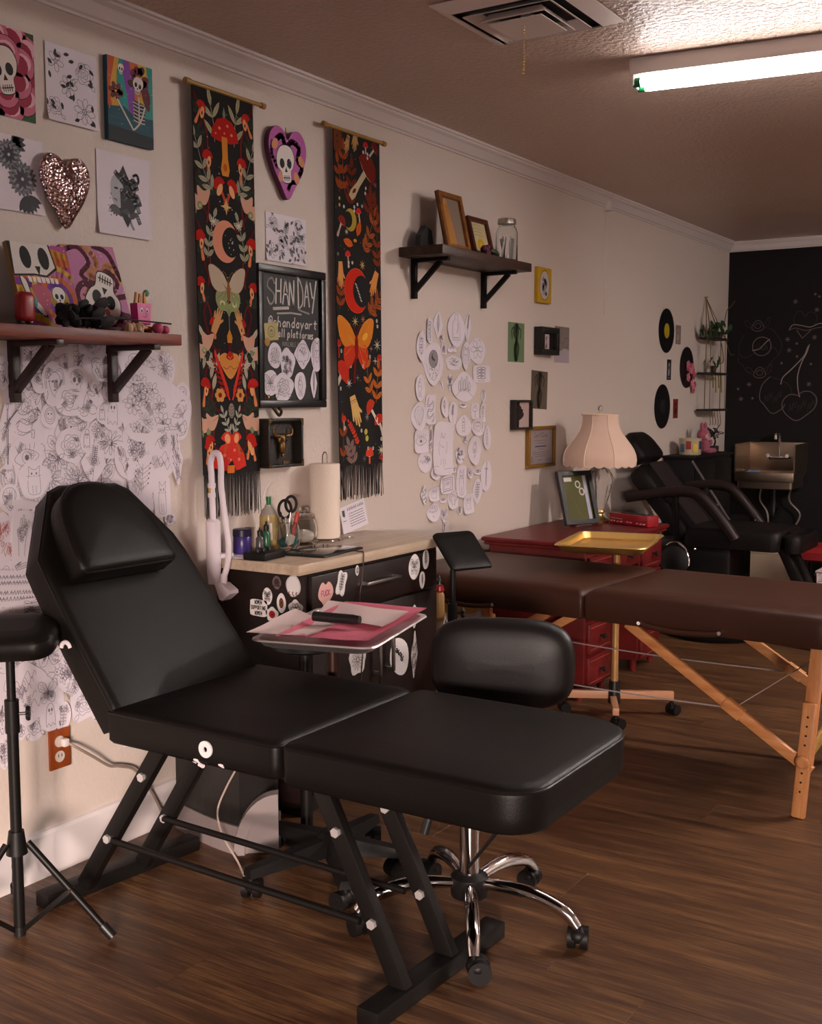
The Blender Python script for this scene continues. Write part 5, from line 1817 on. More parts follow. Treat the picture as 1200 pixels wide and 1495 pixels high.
def draw_b1(a, w, h):
    hw = w / 2
    X = lambda u: u * hw
    Yv = lambda t: (.5 - t) * h
    R = random.Random(5)
    # background undergrowth, mirrored
    for sg in (-1, 1):
        U = lambda u: X(u) * sg
        for t0, t1 in ((.02, .22), (.22, .34), (.34, .50), (.50, .66), (.66, .82), (.80, .93)):
            a.curve([(U(.95), Yv(t0)), (U(.72), Yv(t0 * .7 + t1 * .3)), (U(.80), Yv((t0 + t1) / 2)), (U(.5), Yv(t1)), (U(.3), Yv(t1 + .01))], .009, MAR, 1)
            a.curve([(U(.82), Yv(t0 + .02)), (U(.55), Yv((t0 + t1) / 2)), (U(.62), Yv(t1))], .006, '#6b2320', 2)
        for t_, u_, q in ((.07, .92, .05), (.13, .9, .05), (.25, .74, .055), (.27, .55, .05), (.42, .95, .045), (.55, .9, .05), (.70, .92, .05), (.83, .8, .055), (.86, .62, .05), (.90, .85, .05)):
            for k in range(4): leafp(a, U(u_), Yv(t_), q, q * .42, (PI / 2 + (k - 1.5) * .7), DKG, 2, '#3d453a')
        # white sprigs
        branch(a, [(U(.32), Yv(.13)), (U(.34), Yv(.09)), (U(.42), Yv(.045))], 2, .062, .017, '#a39c7c', 3, '#a39c7c', '#6d6a50')
        branch(a, [(U(.42), Yv(.255)), (U(.66), Yv(.215)), (U(.95), Yv(.13))], 4, .045, .016, '#9a967f', 3, '#8a8a80', '#5e5e4c')
        branch(a, [(U(.62), Yv(.43)), (U(.56), Yv(.38)), (U(.40), Yv(.325))], 4, .034, .015, '#9a9880', 3, None, '#5e5e4c')
        branch(a, [(U(.40), Yv(.725)), (U(.55), Yv(.69)), (U(.82), Yv(.64))], 2, .050, .016, '#b8b0a0', 3, None, '#7a7464')
        for u_, t_ in ((.66, .72), (.62, .745), (.55, .775), (.88, .72)): leafp(a, U(u_), Yv(t_), .055, .017, PI / 2 + .25 * sg, '#aaa48e', 3, '#77705c')
        branch(a, [(U(.04), Yv(.89)), (U(.16), Yv(.865)), (U(.26), Yv(.835))], 3, .026, .010, '#a0a090', 3)
        # red mushrooms and peach halves
        for t_, u_, r_, q in ((.055, .74, -.5, .044), (.175, .56, .1, .046), (.385, .86, .2, .052), (.50, .88, .3, .044), (.60, .48, .1, .038), (.765, .82, -.2, .052), (.915, .70, .3, .050), (.93, .78, -.2, .04)):
            shroom(a, U(u_), Yv(t_), q, r_ * -sg, RED, '#cf7a4e', 4, tall=1.25)
            a.ell(U(u_) - sg * .006, Yv(t_) - .012, .009, .018, '#d99a68', 6, .2 * sg)
            a.ell(U(u_) - sg * .005, Yv(t_) - .014, .003, .006, '#3a1512', 7)
        for t_, u_ in ((.265, .72), (.28, .92), (.635, .70), (.66, .93), (.85, .62), (.855, .9)):
            a.blob([(U(u_ - .22), Yv(t_ - .008)), (U(u_), Yv(t_ - .004)), (U(u_ + .2), Yv(t_ - .014)), (U(u_ + .15), Yv(t_ + .025)), (U(u_ - .08), Yv(t_ + .03))], '#c79a84', 4)
            a.ell(U(u_ + .12), Yv(t_ + .035), .012, .012, '#7b8560', 5); a.ell(U(u_ + .12), Yv(t_ + .035), .006, .006, '#aab07c', 6)
        # twin mushrooms at the centre
        shroom(a, U(.20), Yv(.24), .052, -.5 * sg, RED, '#b84a30', 5, tall=1.3)
        a.ell(U(.20), Yv(.25), .011, .021, '#dca070', 8, .5 * sg)
        shroom(a, U(.16), Yv(.912), .055, .35 * sg, RED2, '#b8502c', 5, tall=.9)
        a.ell(U(.15), Yv(.905), .012, .016, '#dd9a6a', 8, -.3 * sg)
        # hands
        handp(a, U(.36), Yv(.588), .092, .42 * sg, '#c4925e', sg, 5)
        # white blossoms by the moon
        for i in range(8):
            tt = i * PI / 4; a.line([(U(.42), Yv(.335)), (U(.42) + .014 * math.cos(tt), Yv(.335) + .014 * math.sin(tt))], .003, '#c9c4b0', 5)
        # orange flowers
        for i in range(6):
            tt = i * PI / 3; a.ell(U(.34) + .013 * math.cos(tt), Yv(.788) + .014 * math.sin(tt), .009, .009, '#c98c4a', 5)
        a.ell(U(.34), Yv(.788), .008, .008, '#7a2a14', 6)
        # red feather leaves in a V
        S = [(U(.05), Yv(.80)), (U(.16), Yv(.77)), (U(.30), Yv(.72)), (U(.44), Yv(.695))]
        a.curve(S, .006, RED2, 5)
        for i in range(7):
            k = i / 6
            px, py = U(.08 + .32 * k), Yv(.792 - .09 * k)
            leafp(a, px, py, .044, .012, PI / 2 + (.15 + .1) * -sg, RED2, 5); leafp(a, px, py, .034, .010, PI / 2 - 1.15 * sg, '#8e1c18', 4)
    # centre line
    for i in range(90):
        a.ell(X(R.uniform(-.55, .55)), Yv(R.uniform(.02, .97)), R.uniform(.0010, .0026), R.uniform(.0010, .0026), R.choice(['#c8c4bc', '#9a9690', '#b8a888']), 3, 0, 6)
    a.poly([(0, Yv(.035)), (.007, Yv(.055)), (0, Yv(.078)), (-.007, Yv(.055))], '#6f7a70', 5)
    shroom(a, .002, Yv(.118), .122, 0, RED, '#c9792c', 6, dots='#d98a70', tall=.0)
    a.poly([(-.014, Yv(.112)), (-.012, Yv(.165)), (-.020, Yv(.195)), (-.014, Yv(.212)), (.014, Yv(.212)), (.020, Yv(.195)), (.013, Yv(.165)), (.012, Yv(.112))], '#c77f30', 7)
    a.ell(0, Yv(.19), .009, .012, '#b05a1c', 8)
    star(a, 0, Yv(.291), .026, '#cfa870', 6, 4, .3); star(a, 0, Yv(.291), .018, '#cfa870', 6)
    crescent(a, -.006, Yv(.382), .058, 0, '#d08a70', 6)
    for i in range(7): a.ell(.012 + R.uniform(-.012, .02), Yv(.385 + R.uniform(-.02, .03)), .0025, .0025, '#b8b4b0', 6, 0, 6)
    mothfill(a, 0, Yv(.505), .165, '#b8a893', '#8d9468', '#8a5a34', 7, '#7a3a30')
    a.blob([(-.055, Yv(.535)), (-.03, Yv(.528)), (0, Yv(.545)), (.03, Yv(.528)), (.055, Yv(.535)), (.04, Yv(.562)), (.012, Yv(.565)), (0, Yv(.58)), (-.012, Yv(.565)), (-.04, Yv(.562))], '#8b9460', 5, 3)
    for sg in (-1, 1): crescent(a, sg * .028, Yv(.545), .010, PI / 2 * sg, '#c9cc9a', 7)
    a.line([(0, Yv(.56)), (0, Yv(.625))], .004, '#6a7a70', 6)
    a.poly([(-.010, Yv(.648)), (-.012, Yv(.63)), (0, Yv(.612)), (.012, Yv(.63)), (.010, Yv(.648))], '#c9852c', 7)
    a.poly([(-.010, Yv(.672)), (-.010, Yv(.650)), (.010, Yv(.650)), (.010, Yv(.672))], '#4a1a28', 7)
    a.blob([(0, Yv(.688)), (.02, Yv(.675)), (.045, Yv(.685)), (.040, Yv(.710)), (0, Yv(.745)), (-.040, Yv(.710)), (-.045, Yv(.685)), (-.02, Yv(.675))], '#d08a44', 7)
    a.blob([(-.018, Yv(.686)), (0, Yv(.670)), (.018, Yv(.686)), (0, Yv(.694))], RED, 8)
    a.curve([(-.032, Yv(.712)), (-.016, Yv(.718)), (0, Yv(.71)), (.016, Yv(.718)), (.032, Yv(.712))], .002, '#7a3a18', 9)
    a.ell(0, Yv(.83), .014, .024, '#8a7c72', 6)
    for i in range(4): a.curve([(-.013, Yv(.815 + i * .009)), (0, Yv(.82 + i * .009)), (.013, Yv(.815 + i * .009))], .0015, '#4c4440', 7)
    shroom(a, -.006, Yv(.982), .150, 0, RED2, '#c9622c', 7, dots='#e07a60', tall=.0)
    a.poly([(-.024, Yv(.978)), (-.026, Yv(1.0)), (.006, Yv(1.0)), (.008, Yv(.978))], '#cf6f30', 9)


def draw_b2(a, w, h):
    hw = w / 2
    R = random.Random(6)

    def C3(x, y):      # sketch grid of the upper half
        t = (180 + y / 5.34 - 199) / 479
        return ((x - (262 + 22 * t)) / 186 * hw, (.5 - t) * h)

    def C4(x, y):      # sketch grid of the lower half
        t = (440 + y / 4.98 - 199) / 479
        return ((x - (255 + 55 * max(0, t - .5))) / (166) * hw, (.5 - t) * h)
    BR, BR2 = '#6b2a18', '#8f4420'
    for pts, n, c in (([(110, 280), (105, 180), (100, 60)], 5, '#6e3a22'), ([(165, 560), (150, 400), (150, 250)], 3, BR2), ([(205, 640), (210, 520), (215, 370)], 4, BR),
                      ([(120, 560), (125, 480), (110, 360)], 2, BR2), ([(345, 690), (350, 620), (360, 540)], 2, BR), ([(420, 690), (395, 610), (380, 540)], 3, BR),
                      ([(310, 970), (350, 880), (400, 690)], 4, '#9a5028'), ([(440, 1080), (425, 950), (430, 740)], 4, '#7d3a1e'), ([(360, 1470), (390, 1390), (445, 1300)], 3, '#8f4a24'), ([(120, 1440), (125, 1330), (130, 1250)], 3, BR2)):
        branch(a, [C3(*p) for p in pts], n, .046, .019, c, 1, None, '#4a1c10')
    for pts, n, c in (([(355, 660), (330, 560), (310, 380)], 3, '#b8642a'), ([(395, 720), (400, 600), (405, 470)], 3, '#b8642a'), ([(150, 1150), (150, 1030), (145, 880)], 2, '#8f4422'),
                      ([(230, 1180), (215, 1110), (200, 1050)], 3, '#7a6460'), ([(330, 60), (370, 20), (400, -20)], 2, '#9a4f26')):
        branch(a, [C4(*p) for p in pts], n, .046, .019, c, 1, None, '#6b2f14')
    branch(a, [C4(255, 1030), C4(225, 940), C4(195, 870)], 7, .016, .010, '#b83a26', 2)
    # pale hands
    handp(a, *C3(245, 150), .085, 3.0, '#b8905a', 1, 3, '#33261c'); handp(a, *C3(180, 195), .070, 2.8, '#b58a58', -1, 3, '#33261c')
    handp(a, *C3(130, 1190), .100, 3.2, '#cf8f52', 1, 3); handp(a, *C3(395, 1220), .105, 2.7, '#cf8a48', -1, 3)
    handp(a, *C4(240, 790), .125, 3.5, '#d2a868', 1, 3, '#4a3a2c')
    # mushrooms
    for (p, s, r, c, st) in ((C3(330, 360), .125, -.75, '#6b2118', '#b8a688'), (C3(330, 170), .035, 0, '#a8202a', '#c9b8a0'), (C3(400, 170), .05, -.8, '#6b2118', '#b8b0a0'), (C3(270, 690), .034, .2, '#c02a26', '#d0b08a'),
                             (C3(135, 790), .05, -.5, '#7a2420', '#b8a090'), (C3(185, 1030), .034, .1, '#b82a24', '#c0a088'), (C4(130, 520), .100, -.7, '#b8301e', '#b8b0a0'), (C4(355, 770), .070, .75, '#b83a24', '#d8cfc4'),
                             (C4(420, 870), .060, .4, '#b8301e', '#c9b8a8'), (C4(155, 850), .034, 0, '#b8301e', '#c0a090'), (C4(345, 1120), .060, 0, '#c8402a', '#d8582c'), (C4(440, 1150), .034, 0, '#8f2a1c', '#8f2a1c'), (C4(108, 310), .04, 0, '#a82a1c', '#a82a1c'), (C4(415, 395), .035, 0, '#a8321e', '#a8321e')):
        shroom(a, *p, s, r, c, st, 4, gill='#cfc4b8', tall=1.15)
    # moons, moths, stars
    crescent(a, *C3(205, 755), .036, PI, '#a8923c', 5)
    crescent(a, *C3(250, 1290), .072, 0, '#c02a1a', 5, edge='#d86a44')
    for i in range(6): leafp(a, *C3(235 + i * 8, 1230 + i * 24), .018, .006, -.6, '#b8b4b0', 7)
    for (p, rr) in ((C3(265, 830), 1.2), (C3(200, 935), 2.9)):
        leafp(a, p[0] - .02 * math.cos(rr), p[1] - .02 * math.sin(rr), .060, .030, rr, '#c85a20', 5, '#7a2c10')
    a.ell(*C3(240, 905), .010, .006, '#c9832c', 6)
    mothfill(a, *C4(235, 290), .225, '#cf7a28', '#c03a20', '#8a2018', 5, '#d8a04c')
    for q in (-1, 1):
        p = C4(235 + q * 62, 235); a.ell(p[0], p[1], .022, .012, '#e0a83c', 8, q * .5)
    a.line([C4(228, 400), C4(225, 575)], .012, '#6b1a16', 4)
    for x, y, r, c in ((297, 1085, .020, '#b89a54'), (410, 440, .014, '#8a4a50'), (175, 850, .012, '#b8b4b0'), (105, 1030, .010, '#8a8680'), (298, 630, .010, '#b8b4b0')): star(a, *C3(x, y), r, c, 6)
    for x, y, r, c in ((225, 130, .022, '#c9b878'), (395, 290, .026, '#c4bfa8'), (280, 110, .018, '#b87a4c'), (383, 410, .016, '#c4bfa8'), (190, 580, .020, '#c9c4bc'), (320, 830, .020, '#8a8a90'), (435, 1085, .024, '#c9c0a0'), (300, 1140, .020, '#5a5a60'), (245, 540, .012, '#8a8680'), (350, 320, .012, '#a88a90')):
        star(a, *C4(x, y), r, c, 6, 8 if r > .017 else 4, .2)
    for x, y in ((310, 215), (345, 220), (345, 250), (330, 485), (325, 525), (260, 625), (235, 650), (235, 680), (190, 1080), (190, 1110), (218, 1078), (155, 665), (120, 610), (120, 660)):
        p = C3(x, y); a.ell(p[0], p[1], .0055, .0065, '#c4bfb8' if y > 200 and x > 150 else '#b8a04c', 6, 0, 8)
    for x, y in ((110, 110), (145, 150), (180, 160), (130, 350), (200, 455), (283, 455), (340, 160), (355, 140), (390, 110), (395, 150), (340, 380), (275, 930), (330, 1065), (375, 1068), (165, 905), (435, 1000), (125, 620)):
        p = C4(x, y); a.ell(p[0], p[1], .0055, .0075, '#c9c4bc', 6, 0, 8); a.ell(p[0], p[1], .002, .003, '#2a2018', 7, 0, 6)
    for x, y in ((310, 940), (320, 990)):
        p = C4(x, y); a.ell(p[0], p[1], .012, .011, '#b8a84c', 6, .5)
    for i in range(70):
        a.ell(R.uniform(-hw, hw), R.uniform(-h / 2, h / 2), .0016, .0016, '#a09a92', 2, 0, 5)


banner('mushroom_banner', 'tall black banner printed with red mushrooms, a pink moon and a pale moth', 2.575, 2.866, 2.612, 2.878, 2.236, 1.062, 1, .920, draw_b1, 3, (2.560, 2.912))
banner('moth_banner', 'narrower black banner of rust leaves, a red crescent and an orange moth', 3.282, 3.588, 3.330, 3.604, 2.246, 1.054, 1, .926, draw_b2, 4, (3.238, 3.612))


# ---------------------------------------------------------------- sheets and pictures on the left wall
def picture(name, label, cat, y0, y1, z0, z1, th, paper, draw, group=None, rot=0.0, lift=.0, curl=0.0, pm=None, x=0.0, seed=1):
    """flat rectangular sheet or canvas on the left wall"""
    w = y1 - y0; h = z1 - z0
    t = thing(name, label, cat, (x, (y0 + y1) / 2, (z0 + z1) / 2), 0, group)
    L = Matrix(((0, 0, 1, 0), (1, 0, 0, 0), (0, 1, 0, 0), (0, 0, 0, 1))) @ Matrix.Rotation(rot, 4, 'Z')
    R = random.Random(seed)

    def warp(u, v):
        k = max(0, -v / h - .15)
        return th + lift + curl * (k * k * 6 + .3 * max(0, abs(u) / w - .3) ** 2 * 10)
    mb = MB().grid(lambda p, q: L @ Vector(((p - .5) * w, (q - .5) * h, warp((p - .5) * w, (q - .5) * h))), 8, 10)
    n0 = len(mb.v)
    back = [L @ Vector((((i % 9) / 8 - .5) * w, ((i // 9) / 10 - .5) * h, (warp(((i % 9) / 8 - .5) * w, ((i // 9) / 10 - .5) * h) - th) if curl else .0003)) for i in range(n0)]
    mb.add(back, [f[::-1] for f in list(mb.f)], True)
    rim = [i for i in range(9)] + [9 * j + 8 for j in range(1, 11)] + [90 + i for i in range(7, -1, -1)] + [9 * j for j in range(9, 0, -1)]
    for i in range(len(rim)):
        a_, b_ = rim[i], rim[(i + 1) % len(rim)]
        mb.f.append([a_, b_, n0 + b_, n0 + a_]); mb.sm.append(False); mb.mi.append(0)
    mb.build('canvas' if th > .005 else 'paper', paper, t)
    a = Art(w, h)
    draw(a, w, h, R)
    a.build('print', t, L, warp, pm)
    return t


def skull_fill(a, x, y, s, rot=0.0, col='#d8d0cc', dk='#0c0a0a', flip=1, l=5):
    c, n = math.cos(rot), math.sin(rot)
    f = lambda u, v: (x + s * (flip * u * c - v * n), y + s * (flip * u * n + v * c))
    O = [(-.15, -.44), (-.19, -.2), (-.34, -.06), (-.36, .2), (-.2, .44), (.05, .5), (.28, .42), (.38, .18), (.3, -.06), (.2, -.18), (.16, -.44)]
    a.blob([f(*p) for p in [(q[0] * 1.06, q[1] * 1.05) for q in O]], dk, l, 4); a.blob([f(*p) for p in O], col, l + 1, 4)
    for q in (-1, 1): a.blob([f(q * .16 + .02 * math.cos(t), .02 + .0 + .12 * math.sin(t) if False else .03 + .12 * math.sin(t)) if False else f(q * .15 + .10 * math.cos(t), .03 + .13 * math.sin(t)) for t in (i * PI / 4 for i in range(8))], dk, l + 2, 3)
    a.poly([f(0, -.06), f(-.06, -.19), f(.06, -.19)], dk, l + 2)
    for i in range(-2, 3): a.line([f(i * .055, -.28), f(i * .055, -.41)], s * .02, dk, l + 2)
    a.line([f(-.15, -.34), f(.15, -.34)], s * .022, dk, l + 2)


def d_peony(a, w, h, R):
    a.poly([(-w / 2, -h / 2), (w / 2, -h / 2), (w / 2, h / 2), (-w / 2, h / 2)], '#1f4a1f', 0)
    P = [(0.02, .085, .05), (.06, .06, .045), (.075, .0, .045), (.055, -.055, .045), (.01, -.085, .045), (-.04, -.08, .045), (-.07, -.03, .045), (-.065, .04, .045), (-.03, .08, .045), (.045, .025, .045), (.04, -.02, .04), (.0, -.05, .04), (-.03, -.02, .04), (0, .045, .045)]
    for i, (x, y, r) in enumerate(P):
        L_ = 1 + (i // 3)
        a.ell(x, y, r * 1.04, r * 1.02, '#3a0a1c', L_, 0, 14); a.ell(x, y, r, r * .97, '#c2647e', L_ + 1, 0, 14)
        a.ell(x * .92, y * .92, r * .66, r * .62, '#93163c', L_ + 1.5, 0, 12)
        a.ell(x * 1.08 + .004, y * 1.08 + .006, r * .62, r * .5, '#dba5b2', L_ + 1.3, 0, 12)
    skull_fill(a, -.005, .0, .12, .25, '#dccfc9', '#140a0c', 1, 9)


def d_flowers(cl, n, sc, kinds, fill=None):
    def f(a, w, h, R):
        for (x, y, s, k) in n:
            a.at(x * w, y * h, s * w, R.uniform(-.4, .4)); MOTIF[k](a, .0012, cl, None, R)
            if fill:
                for i in range(5): leafp(a.at(), x * w + R.uniform(-.5, .5) * s * w, y * h + R.uniform(-.5, .5) * s * w, .020, .010, R.random() * 6, fill, 1)
        a.at()
    return f


def d_skeleton(a, w, h, R):
    a.poly([(-w / 2, -h / 2), (w / 2, -h / 2), (w / 2, h / 2), (-w / 2, h / 2)], '#0d5a68', 0)
    for i, c in enumerate(('#5a2f8a', '#b8502c', '#c9962c', '#1f8a86', '#7a3a9a', '#c0622c', '#c9a02c', '#2a8a80')):
        x = -w / 2 + i * w / 7.0
        a.poly([(x - .03 + .01 * math.sin(v * 5 + i), (.5 - v * .75) * h) for v in (0, .2, .4, .6, .8, 1)] + [(x + .012 + .012 * math.sin(v * 5 + i), (.5 - v * .75) * h) for v in (1, .8, .6, .4, .2, 0)], c, 1 + i * .2)
    a.poly([(-w / 2, -h * .5), (w / 2, -h * .5), (w / 2, -.13 * h), (.1 * w, -.16 * h), (-.15 * w, -.06 * h), (-w / 2, -.10 * h)], '#0a4452', 3)
    a.poly([(-w / 2, -h * .5), (w / 2, -h * .5), (w / 2, -.36 * h), (-w / 2, -.32 * h)], '#0a161c', 3.4)
    for i in range(22): a.line([(R.uniform(-.5, .5) * w, R.uniform(-.3, -.14) * h)] * 1 + [(R.uniform(-.5, .5) * w, R.uniform(-.3, -.14) * h)], .001, '#1c6a78', 3.6) if i < 6 else None
    skull_fill(a, -.035, .085, .030, 0, '#d8d0c8', '#3a2a20', 1, 4)
    a.blob([(.005, .085), (.03, .075), (.055, .07), (.075, .03), (.07, -.01), (.05, .01), (.035, .05), (.01, .06)], '#5a1420', 4)
    for i in range(9): a.ell(.03 + .028 * math.cos(i), .075 + .022 * math.sin(i * 1.7), .013, .010, ['#6b1826', '#3f0e18'][i % 2], 4.5, i)
    skull_fill(a, .028, .052, .052, -.2, '#d0c8c4', '#0c0a0a', 1, 6)
    a.poly([(.012, .012), (.058, .004), (.05, -.052), (.012, -.05)], '#241c26', 5)
    for i in range(6): a.curve([(.010, .006 - i * .010), (.030, .002 - i * .010), (.052, .002 - i * .010)], .0035, '#c9c4c0', 6)
    a.line([(.031, .022), (.031, -.05)], .005, '#c9c4c0', 6)
    for P in ([(.054, -.002), (.036, -.045), (.012, -.070)], [(-.050, .0), (-.022, -.035), (.008, -.072)]):
        a.curve(P, .0075, '#100c0c', 6); a.curve(P, .0055, '#d8d2cc', 7)
    for i in range(7): a.ell(-.055 + .016 * math.cos(i), .022 + .014 * math.sin(i), .012, .008, ['#5a1c1c', '#6f2a22'][i % 2], 6, i)
    for i in range(26): a.ell(R.uniform(-.5, .5) * w, R.uniform(-.3, .5) * h, .0013, .0013, '#d8d4e0', 8, 0, 5)


def d_dahlia(a, w, h, R):
    for (cx, cy, r) in ((-.02, .045, .04), (.02, -.01, .046)):
        for ring, c in ((1.0, '#55555a'), (.78, '#77777c'), (.56, '#4a4a50'), (.34, '#8a8a90'), (.15, '#3a3a40')):
            n = int(8 + ring * 12)
            for i in range(n):
                t = 2 * PI * i / n + ring
                leafp(a, cx + r * ring * .45 * math.cos(t), cy + r * ring * .45 * math.sin(t), r * .55, r * .26, t, c, 2 + (1 - ring) * 4)
    for i in range(7): leafp(a, .03, -.05, .05, .018, -1.2 + (i - 3) * .3, '#2f2f33', 1)
    for i in range(5): leafp(a, -.01, .075, .045, .016, .4 + (i - 2) * .35, '#3a3a3e', 1)


def d_medusa(a, w, h, R):
    a.poly([(-.002, .085), (.02, .045), (.058, -.005), (.032, -.05), (.008, -.088), (-.02, -.04), (-.052, .0), (-.03, .04)], '#1c1c20', 1)
    a.blob([(-.045, .045), (-.02, .055), (-.005, .03), (0, -.01), (-.015, -.035), (-.04, -.025), (-.05, .01)], '#a7a8ae', 2)
    a.ell(-.03, .018, .008, .003, '#222226', 3); a.line([(-.04, -.012), (-.028, -.014)], .003, '#3c3c42', 3)
    for i in range(8):
        x = R.uniform(-.02, .04); y = R.uniform(-.06, .06)
        P = [(x - .02, y + .02), (x, y + .005), (x + .018, y + .012), (x + .03, y - .01)]
        a.curve(P, .014, '#3c3d42', 3 + i * .2); a.curve(P, .009, '#83858c', 3.1 + i * .2)
    for (P) in ([(.03, .03), (.055, .045), (.05, .065), (.035, .06)], [(.015, -.05), (.022, -.075), (.03, -.09)]): a.curve(P, .008, '#77797f', 6)
    for i in range(14): a.ell(R.uniform(-.06, -.03), R.uniform(-.06, -.01), .002, .002, '#2a2a2e', 3, 0, 6)
    for i in range(5): leafp(a, -.03, -.03, .03, .014, 3.5 + i * .4, '#4c4d52', 4)


INK = '#57525c'
picture('peony_poster', 'colour poster of a laughing skull inside a pink peony on green, top left', 'poster', 1.845, 2.026, 2.010, 2.232, .004, PAPERW, d_peony, curl=.0)
picture('flower_flash_sheet', 'white sheet of five black line flowers, between the peony and skeleton posters', 'drawing', 2.063, 2.236, 2.030, 2.229, .0006, PAPER, d_flowers('#4c4750', [(-.30, .28, .34, 'flower'), (.26, .22, .42, 'rose'), (-.06, .0, .36, 'flower'), (-.34, -.30, .34, 'rose'), (.24, -.28, .44, 'flower')], 1, None, '#2b282d'), lift=.0015, curl=.012)
picture('skeleton_painting', 'bright painting of a praying skeleton with red hair against rainbow bands', 'painting', 2.263, 2.434, 2.016, 2.242, .016, mat('canvas_side', '#24505c', .7), d_skeleton)
picture('dahlia_sheet', 'white sheet with grey shaded dahlias cut off by the left edge', 'drawing', 1.872, 2.046, 1.778, 1.967, .0006, PAPER, d_dahlia, lift=.001, curl=.006)
picture('medusa_sheet', 'white sheet with a grey shaded snake haired head on a black diamond', 'drawing', 2.228, 2.430, 1.758, 1.985, .0006, PAPER, d_medusa, lift=.001, curl=.010)
picture('small_flash_sheet', 'small sheet of grey flowers and shells above the black letter board', 'drawing', 2.950, 3.166, 1.756, 1.914, .0006, PAPER,
        d_flowers('#33313a', [(-.32, .30, .26, 'rose'), (.0, .22, .22, 'leaf'), (.30, .30, .24, 'shell'), (-.08, -.02, .26, 'rose'), (.18, .0, .18, 'heart'), (.38, .06, .22, 'moth'), (-.36, -.28, .26, 'flower'), (-.12, -.30, .16, 'eye'), (.14, -.32, .24, 'lavender'), (.38, -.26, .26, 'shell')], 1, None, '#5b5962'), lift=.001, curl=.006)

# heart shaped things
HEART = spline([(*p, 0) for p in [(0, .33), (.12, .45), (.30, .48), (.45, .36), (.48, .16), (.36, -.10), (.18, -.32), (0, -.50), (-.18, -.32), (-.36, -.10), (-.48, .16), (-.45, .36), (-.30, .48), (-.12, .45)]], 5, True)
HEART = [(p.x, p.y) for p in HEART]
ham = bpy.data.materials.new('hammered_metal'); ham.use_nodes = True
_nt = ham.node_tree; _b = _nt.nodes['Principled BSDF']
_b.inputs['Base Color'].default_value = (.50, .36, .36, 1); _b.inputs['Metallic'].default_value = 1; _b.inputs['Roughness'].default_value = .16
_tc = _nt.nodes.new('ShaderNodeTexCoord'); _v = _nt.nodes.new('ShaderNodeTexVoronoi'); _v.inputs['Scale'].default_value = 105
_nt.links.new(_tc.outputs['Object'], _v.inputs['Vector'])
_k = _nt.nodes.new('ShaderNodeBump'); _k.inputs['Strength'].default_value = .6; _k.inputs['Distance'].default_value = .006
_nt.links.new(_v.outputs['Distance'], _k.inputs['Height']); _nt.links.new(_k.outputs[0], _b.inputs['Normal'])
hh = thing('heart_tray', 'hammered silver heart shaped dish hanging above the skull paintings', 'wall decoration', (.002, 2.105, 1.848))
MB().pad([(p[0] * .172, p[1] * .195) for p in HEART], [(0, .012), (.002, .020), (.006, .022), (.012, .018), (.03, .024), (.05, .030), (.07, .033)], Matrix(((0, 0, 1, 0), (1, 0, 0, 0), (0, 1, 0, 0), (0, 0, 0, 1)))).build('dish', ham, hh, sharp=60)
MB().pad([(p[0] * .172, p[1] * .195) for p in HEART], [(.01, .0), (0, .012)], Matrix(((0, 0, 1, 0), (1, 0, 0, 0), (0, 1, 0, 0), (0, 0, 0, 1)))).build('rim', STEEL, hh)

hp = thing('heart_plaque', 'pink and purple wooden heart plaque painted with a skull, between the two banners', 'wall decoration', (.003, 3.045, 2.080))
LM = Matrix(((0, 0, 1, 0), (1, 0, 0, 0), (0, 1, 0, 0), (0, 0, 0, 1)))
MB().prism([(p[0] * .205, p[1] * .235) for p in HEART], .001, .020, LM).build('plaque', mat('plaque_edge', '#5a1c44', .5), hp)
a = Art(.21, .24, clip=False)
a.poly([(p[0] * .203, p[1] * .233) for p in HEART], '#b0559e', 0)
for P, wd in (([(-.06, .07), (-.03, .085), (-.01, .05), (.02, .075), (.06, .06), (.05, .02), (.075, .0), (.06, -.03)], .020), ([(-.08, .06), (-.085, .02), (-.055, -.02)], .016), ([(.0, -.085), (.015, -.06), (.04, -.055)], .016)):
    a.curve(P, wd, '#5c1848', 1)
for q in ((-.075, .06), (-.04, -.05), (.05, -.045), (.08, .02)): a.ell(q[0] * .9, q[1] * .9, .014, .020, '#cf8a62', 2, q[0] * 9)
skull_fill(a, -.012, -.005, .125, .12, '#ddd4d0', '#120c0e', 1, 3)
for i in range(24): a.ell(random.Random(i).uniform(-.07, .07), random.Random(i + 50).uniform(-.02, .08), .0016, .0016, '#e0c8dc', 9, 0, 5)
a.build('painting', hp, LM, base=.0202)
MB().tube([(.012, -.002, .078), (.012, .0, .118)], .0018, 6).build('hanger', BRASS, hp)

# black framed letter board with writing and cut-outs on it
lb = thing('letter_board', 'black framed board with white handwriting between the two banners', 'board', (0, 3.068, 1.505))
bw_, bh_ = .366, .472
mb = MB()
for (y, z, dy, dz) in ((0, bh_ / 2 - .013, bw_, .026), (0, -bh_ / 2 + .013, bw_, .026), (-bw_ / 2 + .013, 0, .026, bh_ - .052), (bw_ / 2 - .013, 0, .026, bh_ - .052)):
    mb.box((.013, y, z), (.024, dy, dz), None, .004)
mb.build('frame', mat('frame_black', (.012, .011, .012), .35), lb)
MB().box((.007, 0, 0), (.010, bw_ - .04, bh_ - .04)).build('panel', mat('board_black', (.009, .008, .008), .6), lb)
a = Art(.33, .43)
CH = '#cfc8c2'


def glyphs(strokes, x, y, sx, sy, w):
    for st in strokes: a.curve([(x + p[0] * sx, y + p[1] * sy) for p in st], w, CH, 1, k=4)


